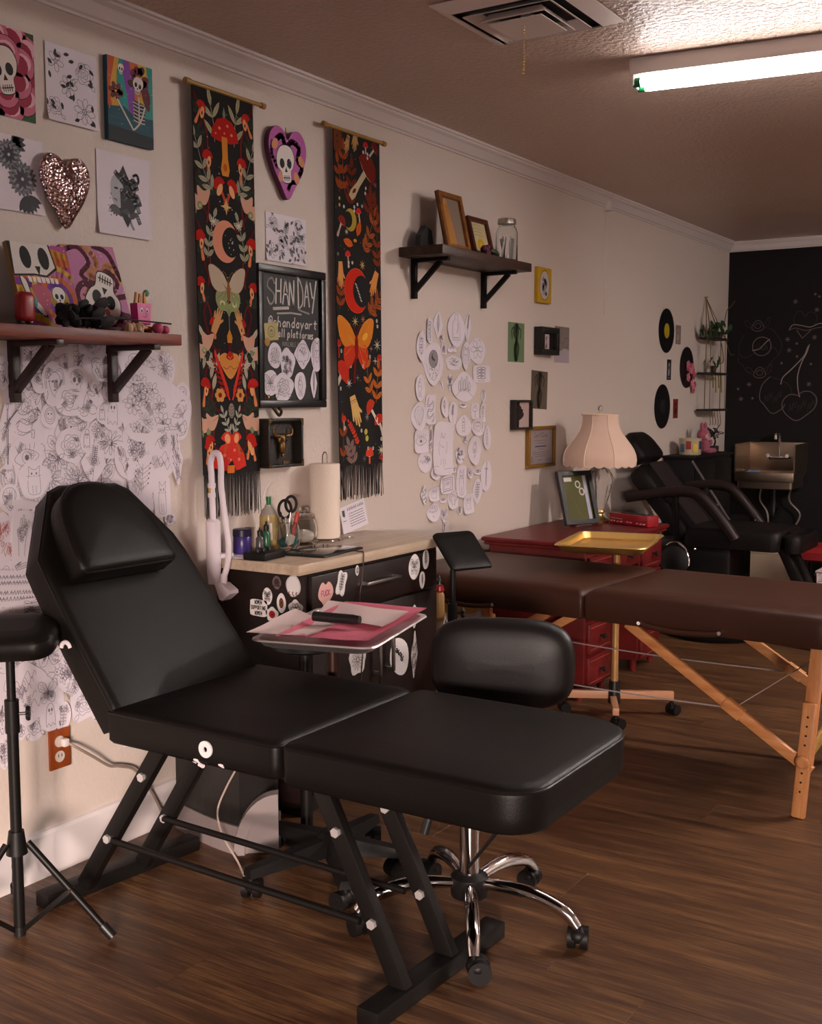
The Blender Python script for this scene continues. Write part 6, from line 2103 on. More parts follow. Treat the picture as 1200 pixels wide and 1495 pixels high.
S_ = [[(1, .8), (.7, 1), (.25, .9), (.1, .65), (.5, .5), (.9, .35), (.85, .08), (.4, -.05), (.05, .2)]]
A_ = [[(0, 0), (.35, .95), (.45, .95), (.8, 0)], [(.15, .4), (.7, .42)]]
for st, x, wd in ((S_, -.128, .040), ([[(0, 0), (.1, 1)], [(.75, .05), (.85, 1)], [(.1, .5), (.8, .52)]], -.082, .034), (A_, -.045, .038), ([[(0, -.02), (.05, 1)], [(.05, 1), (.7, -.05)], [(.7, -.05), (.75, 1)]], -.010, .034),
                 ([[(.2, 1.1), (.25, -.15)], [(0, 1.25), (.5, 1.0), (.85, .6), (.8, .1), (.25, -.15)]], .030, .040), (A_, .072, .036), ([[(0, 1), (.3, .4), (.45, .4)], [(.9, 1.1), (.5, .2), (.3, -.25)]], .106, .038)):
    for s in st: a.line([(x + p[0] * wd, .112 + p[1] * .082) for p in ([tuple(q) for q in spline([(*p, 0) for p in s], 4)] if len(s) > 3 else s)], .0062, CH, 1)
a.line([(-.095, .094), (-.015, .101)], .010, '#b5aea9', 1); a.line([(.045, .097), (.10, .088)], .006, '#8f8884', 1); a.line([(-.075, .079), (.0, .085), (.055, .083)], .006, '#a59e99', 1)
a.text('@shandayart', .012, .036, .034, .0046, CH, 1, .12, .72)
a.text('on all platforms', .004, .002, .027, .0042, CH, 1, .08, .63)
a.text('AVAILABLE IN', -.002, -.028, .014, .0018, '#8f8884', 1, .05, .62)
a.build('lettering', lb, LM, base=.0122)
for (y, z, w, h, sh, mo, lab, sd) in ((2.976, 1.444, .072, .086, 'oval', 'rose', 'white oval rose cutout at the upper left of the letter board', 31), (3.043, 1.420, .078, .102, 'lump', 'bouquet', 'white helmet shaped cutout next to the oval rose on the letter board', 32),
                                      (3.127, 1.452, .098, .112, 'leafy', 'brain', 'largest white cutout, finely drawn, right of centre on the letter board', 33), (3.207, 1.462, .070, .130, 'pear', 'face', 'tall white cutout at the right edge of the letter board', 34),
                                      (2.950, 1.352, .085, .086, 'oval', 'butterfly', 'round white flower cutout at the lower left of the letter board', 35), (3.018, 1.338, .105, .098, 'lump', 'rose', 'white bulky rose cutout, second from left at the board bottom', 36),
                                      (3.112, 1.343, .066, .098, 'drop', 'figure', 'white drop shaped cutout, third from left at the board bottom', 37), (3.188, 1.354, .040, .116, 'leafy', 'feather', 'narrow white feather cutout, last at the board bottom', 38)):
    cutout('paper_cutout', lab, 'cutout', frame_left(y, z, .0125), w, h, sh, mo, sd, None, .002, '#4a434c', .0015, PAPER, None, .76)
nt_ = thing('sticky_note', 'yellow paper note with a round doodle on the letter board', 'note', (.0128, 2.958, 1.522))
MB().box((.0016, 0, 0), (.0008, .070, .058), (.10, 0, 0)).build('paper', mat('note_paper', '#b5a570', .7), nt_)
a = Art(.07, .06); a.ring(0, 0, .018, .018, .0022, '#4a5a3a', 1); a.ring(0, -.002, .008, .009, .002, '#4a5a3a', 1, 10); a.ell(0, .002, .004, .004, '#6a7a4a', 2)
a.build('drawing', nt_, LM @ Matrix.Rotation(.10, 4, 'Z'), base=.0021)
tag(MB().lathe([(.001, 0), (.013, .0), (.014, .001), (.001, .0015)], (.0145, 2.935, 1.487), 16, R=Matrix.Rotation(PI / 2, 3, 'Y')).build('round_sticker', mat('orange_sticker', '#a87a2c', .6)), 'small round orange sticker below the yellow note on the letter board', 'sticker')

# antler like hook and dark shadow box with a gilded skull
sb = thing('shadow_box', 'dark shadow box with a gilded skull below the letter board', 'shadow box', (0, 2.985, 1.152))
DB = mat('box_dark', (.016, .012, .009), .5, bump=(60, .3))
mb = MB()
for (y, z, dy, dz) in ((0, .077, .186, .010), (0, -.077, .186, .010), (-.088, 0, .010, .144), (.088, 0, .010, .144)): mb.box((.026, y, z), (.052, dy, dz), None, .002)
mb.build('case', DB, sb)
MB().box((.010, 0, 0), (.02, .166, .144)).build('back_panel', DB, sb)
for sy in (-1, 1):
    for sz in (-1, 1): MB().prism([(0, 0), (-.024 * sy, 0), (0, -.024 * sz)], .0, .0012, LM @ Matrix.Translation((sy * .0925, sz * .0815, .0525))).build('corner_plate', mat('dark_brass', (.10, .065, .025), .4, metal=.8), sb)
GILT = mat('gilt', (.16, .085, .030), .4, metal=.8, bump=(150, .5))
sk = MB().ball((.030, .002, .012), (.013, .021, .020), 16)
sk.ball((.032, .002, -.014), (.012, .013, .026), 14).box((.034, .002, -.042), (.012, .016, .012), None, .004)
for q in (-1, 1): sk.tube(spline([(.032, .002 + q * .016, .022), (.036, .002 + q * .044, .026), (.036, .002 + q * .050, .044), (.034, .002 + q * .040, .060)], 4), [.007 - .0005 * i for i in range(13)], 8)
sk.build('skull', GILT, sb)
ey = MB()
for q in (-1, 1): ey.ball((.041, .002 + q * .010, .012), (.004, .006, .006), 10)
ey.build('eye_sockets', KN, sb)
MB().box((.049, 0, -.066), (.004, .03, .010)).build('name_plate', GILT, sb)
hk = thing('wall_hook', 'small bronze leaf shaped hook above the gilded skull box', 'hook', (0, 2.965, 1.262))
MB().tube(spline([(.004, -.028, .048), (.016, -.014, .020), (.020, .0, .0), (.022, .02, -.018), (.030, .022, -.004), (.030, .008, .006)], 5), .0052, 8).ball((.012, -.024, .040), (.006, .012, .014), 10).build('branch', mat('bronze_hook', (.12, .075, .045), .35, metal=.9), hk)

# y, z, width, height, turn, layer, shape, drawing, label
FLASH = [
(1.989,1.422,0.092,0.071,0,0,'lump','sprig','white drawing of tangled stems half hidden by the left shelf bracket'),
(2.071,1.395,0.134,0.095,0,1,'moth','bat','white bat cutout under the shelf between the brackets'),
(2.142,1.406,0.062,0.115,0,2,'rect','leaf','white antler and twig drawing right of the bat'),
(2.194,1.442,0.088,0.041,0,3,'rect','shell','white strip of three tiny ovals tucked under the shelf board'),
(2.229,1.386,0.100,0.076,0,0,'star','heart','white antlered heart drawing left of the right shelf bracket'),
(2.378,1.399,0.168,0.099,0,0,'lump','rose','white shaded rose drawing behind the right shelf bracket'),
(2.475,1.392,0.074,0.106,5,0,'pear','daisy','white pear shaped cutout of a spiky blossom right of the shelf bracket'),
(1.894,1.365,0.046,0.077,0,0,'oval','face','white oval cutout at the left frame edge, under the shelf end'),
(1.904,1.198,0.059,0.211,2,0,'leafy','dagger','white cutout of a winged sword along the left edge'),
(2.015,1.361,0.071,0.083,-6,2,'lump','leaf','white drawing of dark twigs below the left bracket'),
(2.059,1.340,0.078,0.110,0,3,'lump','face','white portrait with long hair, left of the moth wing'),
(2.135,1.349,0.072,0.075,0,3,'oval','skull','white side view skull cutout above the cherries'),
(2.232,1.342,0.131,0.119,25,1,'leafy','moth','white diagonal moth wing cutout left of the right bracket'),
(2.396,1.284,0.209,0.200,0,1,'lump','bouquet','white bouquet of open lilies, largest drawing right of the bracket foot'),
(2.545,1.315,0.059,0.062,0,0,'oval','oval','small white oval cutout with a smiling face, near the mushroom banner'),
(2.522,1.252,0.105,0.149,0,1,'lump','snake','white cutout of a coiled snake beside the mushroom banner'),
(2.109,1.296,0.094,0.082,0,4,'oval','rose','white rose drawing above the crescent face'),
(2.168,1.285,0.088,0.083,-10,5,'pear','cherry','white cutout of cherries with hearts in front of the moth wing'),
(1.966,1.241,0.087,0.129,15,0,'leafy','snake','white scorpion tail drawing beside the sword'),
(2.042,1.254,0.055,0.062,0,0,'oval','oval','white crescent face drawing in the middle under the shelf'),
(2.262,1.261,0.077,0.089,4,2,'pear','ghost','white smiling ghost cutout, larger of two'),
(2.219,1.260,0.040,0.054,0,6,'pear','ghost','white small ghost cutout, left of the larger ghost'),
(2.087,1.207,0.056,0.093,0,0,'leafy','lavender','white lavender sprig drawing left of the rose ball'),
(2.111,1.173,0.095,0.086,0,1,'oval','rose','white round rose ball drawing above the bed backrest'),
(2.252,1.176,0.107,0.085,0,0,'oval','daisy','white big daisy drawing below the ghosts'),
(2.208,1.212,0.060,0.054,0,1,'oval','daisy','white small daisy drawing left of the big daisy'),
(2.165,1.190,0.044,0.068,5,2,'pear','ghost','white ghost with dark eyes, left of the daisies'),
(2.302,1.123,0.063,0.103,-20,1,'oval','hand','white oval cutout of a tilted hand, right of the big daisy'),
(2.187,1.121,0.084,0.111,8,3,'leafy','lavender','white flower stems drawing just above the bed pillow'),
(1.962,1.146,0.096,0.108,-8,1,'lump','eye','white bird with one big eye, left of the bed backrest'),
(2.357,1.169,0.108,0.128,0,2,'lump','bouquet','white magnolia drawing below the lilies'),
(2.453,1.141,0.125,0.147,0,2,'lump','waves','white drawing of loose flames right of the magnolia'),
(2.510,1.118,0.052,0.158,-6,3,'leafy','sprig','white narrow vine cutout, right edge of the drawing wall'),
(2.367,1.064,0.109,0.113,10,3,'lump','sprig','white sprig drawing behind the bed pillow top'),
(2.451,1.007,0.063,0.111,0,0,'rect','cat','white cat cutout right of the bed pillow'),
(2.481,0.938,0.040,0.033,0,0,'oval','rose','tiny white round rose cutout beside the bed backrest'),
(1.900,1.092,0.055,0.071,0,1,'lump','face','white wide eyed face drawing left of the bed, at the frame edge'),
(1.902,1.042,0.059,0.071,0,2,'oval','shell','white striped ball drawing under the wide eyed face'),
(1.982,1.087,0.093,0.091,0,2,'lump','cat','white tiger drawing beside the bed backrest edge'),
(1.961,1.007,0.105,0.047,10,3,'rect','script','white strip with flowing script, left of the bed backrest'),
(1.885,0.942,0.055,0.124,0,0,'lump','waves','white sheet with red scribbled figure at the left frame edge'),
(1.936,0.942,0.056,0.123,5,4,'rect','hand','white tall drawing of a hand with a sprig, left of the backrest'),
(1.946,0.868,0.083,0.047,-6,0,'lump','cake','white cutout of a cake slice beside the backrest'),
(1.910,0.827,0.129,0.047,8,0,'rect','letters','white strip of ornate lettering, upper of two'),
(1.921,0.784,0.130,0.051,8,0,'rect','letters','white strip of ornate lettering, lower of two'),
(1.961,0.741,0.102,0.059,0,1,'rect','leaf','blank cornered white sheet above the armrest pad'),
(1.910,0.621,0.108,0.080,0,0,'lump','flower','white flower drawing below the armrest pad, left of the butterfly'),
(2.012,0.611,0.101,0.094,0,0,'leafy','butterfly','white large butterfly cutout right of the armrest pole'),
(1.941,0.522,0.110,0.155,-8,1,'lump','waves','white sheet of swirling lines behind the armrest pole'),
(2.004,0.508,0.073,0.087,0,2,'leafy','butterfly','white smaller butterfly cutout above the wall outlet'),
(2.085,0.533,0.091,0.138,-22,1,'leafy','bouquet','white leafy bouquet under the bed backrest'),
(2.130,0.445,0.083,0.078,-8,0,'rect','rose','white drawing of a curled rose, lowest under the backrest'),
(2.181,0.409,0.045,0.048,0,1,'oval','shell','small white shell cutout below the backrest corner'),
(2.010,0.444,0.064,0.083,0,3,'pear','ghost','white round ghost flower cutout above the wall outlet, left one'),
(2.052,0.428,0.047,0.077,8,4,'oval','leaf','white narrow leaf cutout above the wall outlet, right one'),
(1.959,0.428,0.063,0.078,0,0,'oval','rose','white rose cutout to the upper left of the wall outlet'),
(1.915,0.426,0.030,0.052,0,0,'oval','flower','small white cutout peeping out right of the armrest pole'),
(1.856,0.459,0.042,0.101,0,0,'oval','face','white oval cutout at the left frame edge, level with the clamp knob'),
(1.858,0.372,0.046,0.080,0,0,'leafy','leaf','white leaf cutout, lowest at the left frame edge'),
(2.290,0.296,0.054,0.029,15,0,'lump','leaf','small white torn cutout under the bed seat')]
CLUSTER = [
(4.052,1.605,0.071,0.112,0,0,'leafy','feather','feather cutout at the top left of the oval cluster'),
(4.199,1.601,0.127,0.144,0,0,'pear','bottle','bottle shaped cutout at the top of the oval cluster'),
(4.299,1.606,0.054,0.135,8,0,'leafy','lavender','slim bent stem cutout at the top right of the oval cluster'),
(3.982,1.576,0.037,0.089,0,0,'rect','beads','string of beads cutout left of the top feather'),
(3.919,1.510,0.063,0.110,0,0,'oval','leaf','leaf cutout at the upper left rim of the oval cluster'),
(4.080,1.550,0.022,0.028,-30,1,'oval','leaf','tiny dark leaf between the feather and the bottle cutout'),
(4.097,1.505,0.039,0.037,0,0,'rect','dark','tiny grey stamp below the bottle cutout'),
(4.165,1.508,0.063,0.026,0,0,'rect','cat','tiny cat cutout under the bottle cutout'),
(4.282,1.483,0.072,0.111,6,0,'drop','face','long dripping face cutout right of the tiny cat'),
(4.385,1.516,0.136,0.113,0,0,'pear','flower','flower bud cutout at the upper right of the oval cluster'),
(4.015,1.441,0.147,0.163,0,0,'drop','dark','large dark domed cutout, upper left in the oval cluster'),
(4.183,1.451,0.127,0.055,0,0,'lump','waves','wavy cloud cutout in the second row of the oval cluster'),
(4.423,1.409,0.138,0.069,0,0,'rect','beads','rounded square cutout at the right rim of the oval cluster'),
(3.909,1.344,0.063,0.099,0,0,'oval','figure','thin oval figure cutout at the left rim, above the fan shell'),
(4.081,1.354,0.028,0.051,-25,0,'leafy','dagger','tiny tilted dagger cutout below the dark dome'),
(4.149,1.369,0.046,0.075,0,0,'leafy','moth','small insect cutout left of the towered hill'),
(4.271,1.353,0.191,0.118,0,0,'bell','castle','towered hill cutout in the upper middle of the oval cluster'),
(4.443,1.312,0.044,0.067,0,0,'leafy','sprig','small dark sprig cutout right of the towered hill'),
(3.994,1.255,0.070,0.113,0,0,'rect','snake','coiled snake strip cutout right of the fan shell'),
(4.104,1.266,0.051,0.080,-10,0,'oval','feather','pale feather cutout in the middle of the oval cluster'),
(4.260,1.271,0.059,0.018,0,0,'oval','eye','tiny lips cutout below the towered hill'),
(3.903,1.228,0.105,0.105,0,0,'oval','shell','big fan shell oval cutout at the left rim'),
(4.173,1.236,0.069,0.093,0,0,'drop','lavender','faint vase cutout beside the pale feather'),
(4.267,1.185,0.125,0.086,0,0,'bell','candle','bell jar cutout with heavy outline, right of centre'),
(4.395,1.176,0.106,0.073,0,0,'oval','face','round face cutout right of the bell jar'),
(4.369,1.246,0.062,0.063,0,0,'rect','mushroom','small mushroom cutout above the round face'),
(4.438,1.239,0.038,0.079,0,0,'rect','sprig','narrow stem cutout at the right rim, above the torch'),
(4.478,1.128,0.064,0.102,0,0,'bell','candle','torch cutout at the right rim of the oval cluster'),
(3.919,1.127,0.095,0.087,0,0,'rect','eye','rounded tablet cutout with an eye, left rim below the fan shell'),
(3.994,1.136,0.043,0.105,0,0,'leafy','dark','black and white striped cutout right of the eye tablet'),
(4.094,1.090,0.146,0.208,0,0,'rect','figure','tallest cutout, a figure under an arch, in the middle of the cluster'),
(3.951,1.039,0.102,0.082,0,0,'drop','waves','shield shaped cutout at the lower left rim'),
(4.279,1.125,0.036,0.027,0,0,'oval','rose','tiny knot cutout below the bell jar'),
(4.238,1.058,0.071,0.065,0,0,'lump','bouquet','small dark bouquet cutout right of the tallest figure'),
(4.365,1.071,0.111,0.121,0,0,'drop','feather','grey blade cutout at the lower right'),
(4.033,0.992,0.072,0.054,0,1,'oval','oval','round smiling cutout below the shield'),
(4.146,0.995,0.098,0.020,0,0,'rect','letters','tiny lettered strip under the tallest figure'),
(4.129,0.937,0.103,0.070,-4,0,'rect','frame','square framed stamp cutout, low in the cluster'),
(4.251,0.942,0.077,0.128,0,0,'rect','cat','tall cat cutout with dark ears, right of the framed stamp'),
(4.323,0.976,0.043,0.045,0,0,'oval','flower','tiny flower cutout right of the tall cat'),
(4.397,0.978,0.069,0.027,0,0,'oval','eye','small oval eye cutout at the lower right'),
(4.474,0.962,0.090,0.139,4,0,'pear','dagger','long pink tinted cross cutout at the right rim'),
(4.392,0.890,0.081,0.101,6,0,'drop','leaf','carrot shaped cutout at the bottom right of the cluster'),
(3.941,0.907,0.048,0.082,0,0,'leafy','snake','thin squiggle cutout at the bottom left rim'),
(4.022,0.904,0.072,0.055,0,0,'rect','ghost','ghost cutout with black eyes, bottom left'),
(4.181,0.869,0.087,0.074,0,0,'lump','heart','outlined heart cutout at the bottom of the cluster'),
(4.312,0.841,0.079,0.082,0,0,'rect','ghost','long sad ghost cutout at the bottom right'),
(4.017,0.830,0.099,0.075,0,0,'bell','mushroom','hat shaped cutout at the bottom left of the cluster'),
(4.095,0.873,0.051,0.023,0,0,'oval','eye','tiny eyes cutout left of the outlined heart'),
(4.101,0.808,0.057,0.064,0,0,'leafy','butterfly','small fairy cutout below the tiny eyes'),
(4.235,0.817,0.042,0.039,0,0,'leafy','leaf','tiny leaf cutout right of the outlined heart'),
(4.107,0.755,0.028,0.050,10,0,'leafy','dagger','tiny tail cutout, lowest of the cluster')]


def backing(label, y0, y1, z0, z1, n, seed):
    def dr(a, w, h, R):
        ks = ['flower', 'rose', 'leaf', 'lavender', 'figure', 'snake', 'face', 'waves', 'moth', 'daisy', 'hand']
        for i in range(n):
            s = R.uniform(.07, .11)
            a.at(R.uniform(-.45, .45) * w, R.uniform(-.45, .45) * h, s, R.uniform(-.5, .5)); MOTIF[R.choice(ks)](a, .0009, '#776d79', None, R)
        a.at()
    return picture('flash_sheet', label, 'drawing', y0, y1, z0, z1, .0005, PAPER, dr, None, 0.0, .0002, .001, seed=seed)


backing('wide white sheet of faint line drawings behind the cutouts, under the reddish shelf', 1.90, 2.46, .97, 1.43, 70, 11)
backing('tall white sheet of faint line drawings behind the bed backrest, at the left edge', 1.78, 2.12, .70, .969, 24, 12)
backing('white sheet of faint line drawings behind the armrest pole', 1.84, 2.06, .46, .699, 16, 13)
def dense_fn(mo, col, seed, lw):
    def f(a):
        R = random.Random(seed)
        k, ky = a.k, a.ky
        MOTIF[mo](a, lw, col, None, R)
        if mo in ('ghost', 'oval', 'cat', 'script', 'letters'): return
        for q in range(3):
            a.at(R.uniform(-.30, .30) * k, R.uniform(-.36, .36) * ky, k * R.uniform(.28, .42), R.uniform(-.8, .8), ky * R.uniform(.28, .42))
            MOTIF[R.choice(['leaf', 'sprig', 'flower', 'rose', 'daisy', 'lavender', 'waves'])](a, lw * .8, col, None, R)
    return f


for i, (y, z, w, h, rot, lay, sh, mo, lab) in enumerate(FLASH):
    cutout('flash_drawing', lab, 'drawing', frame_left(y, z, .0012 + .0009 * lay, math.radians(-rot)), w * 1.12, h * 1.10, sh, mo, 100 + i, 'line drawings pinned under the reddish shelf', .0034,
           '#70666f', .0011, PAPER, dense_fn(mo, '#70666f' if 'red scribbled' not in lab else '#a8504a', 900 + i, .0011), .86 if sh == 'rect' else .80)
for i, (y, z, w, h, rot, lay, sh, mo, lab) in enumerate(CLUSTER):
    cutout('paper_cutout', 'white paper ' + lab, 'cutout', frame_left(y, z, .0006 + .0010 * lay, math.radians(-rot)), w * 1.13, h * 1.10, sh, mo, 300 + i, 'cutouts in the oval cluster on the wall', .0095,
           '#5d545e', .0014, PAPER, None, .84 if sh == 'rect' else .76)

# ---------------------------------------------------------------- wall shelves
def shelf(name, label, y0, y1, zt, th, dep, woodm, brks, brm, arm=.165, drop=.155, bt=.022):
    t = thing(name, label, 'shelf', (0, (y0 + y1) / 2, zt))
    yc = (y0 + y1) / 2
    MB().box((dep / 2 + .001, 0, -th / 2), (dep, y1 - y0, th), None, .002).build('board', woodm, t)
    for y in brks:
        MB().box((.012, y - yc, -th - drop / 2), (.022, bt, drop), None, .001).box((.022 + arm / 2, y - yc, -th - .008), (arm, bt, .014), None, .001).bar((.015, y - yc, -th - drop + .030), (arm - .015, y - yc, -th - .012), bt * .9, .020, .001).build('bracket', brm, t)
    return t


shelf('wall_shelf', 'reddish brown wall shelf with dark wooden brackets, crowded with trinkets, upper left', 1.55, 2.352, 1.478, .030, .190, SHELFWOOD, (1.925, 2.258), BRACKETWOOD, .168, .158, .024)
shelf('wall_shelf', 'dark weathered wall shelf on thin black brackets holding two frames and a jar', 3.755, 4.512, 1.886, .036, .200, SHELFDARK, (3.852, 4.424), BLACKMETAL, .150, .155, .018)

# ---- on the reddish shelf
ZS = 1.4785


def leaning(name, label, yc, w, h, x0, x1, z, th, side, draw, rotp=0.0, pm=None, seed=1, cat='painting', extra=None):
    """canvas leaning back against the wall: foot at x0, top at x1"""
    t = thing(name, label, cat, (x0, yc, z))
    up = Vector((x1 - x0, 0, math.sqrt(max(.0001, h * h - (x1 - x0) ** 2)))).normalized()
    e = Vector((0, 1, 0)); n = e.cross(up)
    L = Matrix(((e.x, up.x, n.x, 0), (e.y, up.y, n.y, 0), (e.z, up.z, n.z, 0), (0, 0, 0, 1)))
    L = L @ Matrix.Rotation(rotp, 4, 'Z') @ Matrix.Translation((0, h / 2 + abs(math.sin(rotp)) * w / 2 + .002, 0))
    MB().prism([(-w / 2, -h / 2), (w / 2, -h / 2), (w / 2, h / 2), (-w / 2, h / 2)], -th, 0, L).build('canvas', side, t)
    a = Art(w, h); R = random.Random(seed)
    draw(a, w, h, R)
    a.build('print', t, L, None, pm)
    if extra: extra(t, L, w, h)
    return t


def stripes(a, w, h, cols, x0, y0, dx, dy, amp, wd, l0=1, n=12):
    for i, c in enumerate(cols):
        pts = [(x0 + i * dx + (-.6 + 1.2 * k / n) * w, y0 + i * dy + amp * math.sin(k / n * 5 + i * .25)) for k in range(n + 1)]
        a.line(pts, wd, c, l0 + i * .1)


def d_skull1(a, w, h, R):
    a.poly([(-w / 2, -h / 2), (w / 2, -h / 2), (w / 2, h / 2), (-w / 2, h / 2)], '#a5478f', 0)
    stripes(a, w, h, ['#c9862c', '#c96a2a', '#b8408a', '#d0a0b0', '#c95a2c', '#8a3a9a', '#c9a02c', '#4a3a9a', '#5a4ab0', '#c9a83c'], .0, .095, .002, -.020, .012, .021)
    for i, c in enumerate(('#c9a02c', '#b86a9a', '#c96a2a', '#8a4ab0', '#cfae4a')): a.ring(.035, -.035, .078 - i * .014, .085 - i * .015, .016, c, 3 + i * .1, 22)
    a.poly([(-w * .5, .02), (-w * .5, h * .5), (w * .2, h * .5), (w * .26, .045), (w * .05, .022), (-w * .15, .025)], '#0f0c0d', 5)
    a.poly([(-w * .48, .025), (-w * .44, h * .5), (w * .18, h * .5), (w * .23, .05), (w * .05, .027), (-w * .15, .03)], '#d6cfca', 5.5)
    for x in (-.045, .012): a.ell(x, .072, .017, .030, '#0c0a0a', 6)
    a.poly([(-.022, .05), (-.004, .05), (-.013, .025)], '#0c0a0a', 6)
    for i in range(7): a.poly([(-.052 + i * .014, .022), (-.040 + i * .014, .020), (-.041 + i * .014, .006), (-.050 + i * .014, .007)], '#e0dad4', 6.5)
    a.blob([(-.078, .02), (-.065, -.04), (-.035, -.08), (-.015, -.085), (-.022, -.06), (-.05, -.03), (-.055, .01)], '#0f0c0d', 5); a.blob([(-.075, .018), (-.062, -.038), (-.034, -.075), (-.02, -.08), (-.03, -.055), (-.052, -.03), (-.060, .01)], '#d6cfca', 5.5)
    a.blob([(-.04, .0), (.0, -.005), (.01, -.03), (-.01, -.075), (.0, -.10), (-.03, -.06), (-.045, -.02)], '#b0546a', 5.2)
    skull_fill(a, .035, -.030, .056, 0, '#d8d2cc', '#0c0a0a', 1, 8)
    for i in range(18): a.ell(R.uniform(-.5, .5) * w, R.uniform(-.5, .5) * h, .0016, .0016, '#e0dce8', 9, 0, 5)


def d_skull2(a, w, h, R):
    a.poly([(-w / 2, -h / 2), (w / 2, -h / 2), (w / 2, h / 2), (-w / 2, h / 2)], '#b877a0', 0)
    for P, c, wd, l in (([(-.5, .42), (-.2, .48), (-.05, .30), (-.25, .15), (.0, .05), (.25, .20), (.4, .05), (.2, -.1)], '#5a1830', .014, 2), ([(-.5, .50), (-.1, .5), (.1, .3), (-.1, .15), (.1, .10), (.3, .28), (.5, .05)], '#c98a62', .020, 1),
                        ([(.1, .5), (.35, .42), (.45, .2), (.5, .1)], '#5a1830', .016, 2.2), ([(-.3, -.4), (-.42, -.1), (-.25, .05), (-.05, -.05)], '#5a1830', .017, 2.4), ([(-.1, -.42), (-.30, -.2), (-.2, -.02), (.0, -.1)], '#c98a8a', .018, 1.5),
                        ([(.5, -.1), (.25, -.15), (.3, -.3), (.5, -.35)], '#5a1830', .016, 2.6), ([(-.5, -.2), (-.45, -.45), (-.2, -.5)], '#c97a72', .022, 1.2), ([(.05, -.5), (.25, -.38), (.5, -.48)], '#7a2a50', .020, 2.8)):
        a.curve([(p[0] * w, p[1] * h) for p in P], wd, c, l)
    skull_fill(a, .012, -.030, .160, 2.75, '#d8d0ca', '#0e0a0c', 1, 6)
    for q in ((.012, -.07), (-.02, -.05)): a.ell(q[0], q[1], .009, .011, '#b5605a', 9)
    for i in range(26): a.ell(R.uniform(-.5, .5) * w, R.uniform(-.5, .5) * h, .0017, .0017, '#e6d4e0', 9, 0, 5)


CS = mat('canvas_edge', '#8a6a3c', .7)
leaning('skull_painting', 'painting of a skull with its jaw open over a ringed little skull, on the shelf', 1.985, .188, .222, .105, .045, ZS, .014, CS, d_skull1, .02, seed=2)
leaning('skull_painting', 'tilted pink painting of an upside down skull among maroon swirls, on the shelf', 2.187, .190, .236, .082, .022, ZS, .014, CS, d_skull2, .07, seed=3)

ROSE = mat('black_rose', (.010, .008, .009), .75)


def rose(label, y, x, y2, up, leafs):
    t = thing('black_rose', label, 'artificial flower', (x, y, ZS + up))
    R = random.Random(int(y * 1000))
    mb = MB().ball((0, 0, .004), (.020, .022, .020), 12)
    for i in range(14):
        a = i * 2.4; q = .012 + .012 * (i % 5) / 5
        Rm = Euler((R.uniform(-.8, .8), R.uniform(-.8, .8), a)).to_matrix()
        mb.ball((q * math.cos(a), q * math.sin(a), .002 + .018 * math.sin(i * 1.7)), (.016, .010, .016), 8, R=Rm)
    mb.build('bloom', ROSE, t)
    MB().tube([(0, .015, -.004), (.004, (y2 - y) * .5, .004), (.008, y2 - y, .0)], .0024, 6).build('stem', ROSE, t)
    for (dy, dz, s) in leafs:
        MB().ball((.004, dy, dz), (.004, .020 * s, .014 * s), 8, R=Euler((.5, .3, 0)).to_matrix()).build('leaf', ROSE, t)


rose('black artificial rose lying in front of the open jawed skull painting', 1.985, .150, 2.345, .030, ((.10, .012, 1.2), (.13, -.008, 1.3)))
rose('second black artificial rose behind the first one stem, before the pink painting', 2.085, .115, 2.225, .036, ((-.02, .030, 1.0), (.04, .034, 1.4), (.02, -.012, 1.2)))
fb = thing('fries_figurine', 'hot pink box figurine with a smiling face and yellow sticks on top, on the shelf', 'figurine', (.125, 2.262, ZS))
MB().prism([(-.022, .024), (.022, .024), (.026, .082), (-.026, .082)], -.014, .014, LM).build('box', mat('hot_pink', '#c2187a', .4), fb)
for i in range(5):
    MB().box((-.002 + (i % 2) * .006, -.018 + i * .009, .092 - .004 * (i % 3)), (.006, .006, .040), (.06 * (i - 2), .1, 0), .001).build('stick', mat('fry_yellow', '#c98a3c', .5), fb)
MB().box((0, 0, .016), (.030, .056, .010), None, .003).box((0, -.026, .008), (.024, .008, .016)).box((0, .026, .008), (.024, .008, .016)).build('base', mat('figurine_base', '#a8642c', .5), fb)
MB().ball((.0, .022, .112), (.006, .012, .010), 8).build('leaf', mat('figurine_leaf', '#3f7a5a', .5), fb)
a = Art(.05, .05)
for s in (-1, 1): a.ell(s * .010, .010, .0055, .0075, '#e0c8d8', 1); a.ell(s * .010, .008, .003, .004, '#4a1a4a', 2)
a.ring(0, -.004, .006, .005, .0015, '#4a1020', 1, 8, 0, PI, 2 * PI)
a.build('face', fb, LM @ Matrix.Translation((0, .053, .0142)))
PK = mat('trinket_pink', '#b8466a', .4)
for y, x, s, lb_ in ((2.300, .150, .0155, 'small round pink trinket, left one of two at the shelf end'), (2.338, .140, .0130, 'small round pink trinket, right one of two at the shelf end')):
    tag(MB().ball((x, y, ZS + s), (s, s * 1.1, s), 14).build('trinket', PK), lb_, 'trinket')
sh_ = thing('shell_ornament', 'cream crumpled shell ornament beside the pink box figurine', 'ornament', (.150, 2.205, ZS))
mb = MB()
for i in range(9): mb.ball((.008 * math.cos(i), -.02 + i * .006, .010 + .006 * math.sin(i * 2)), (.012, .010, .014), 8, R=Euler((i, i * .7, 0)).to_matrix())
mb.build('shell', mat('cream_shell', '#c9a888', .6), sh_)
dsh = thing('shallow_dish', 'small grey dish lying behind the rose stems on the shelf', 'dish', (.150, 2.120, ZS))
MB().lathe([(.001, 0), (.030, 0), (.036, .008), (.033, .008), (.028, .003), (.001, .003)], n=20).build('bowl', mat('grey_dish', '#5a5250', .4), dsh)
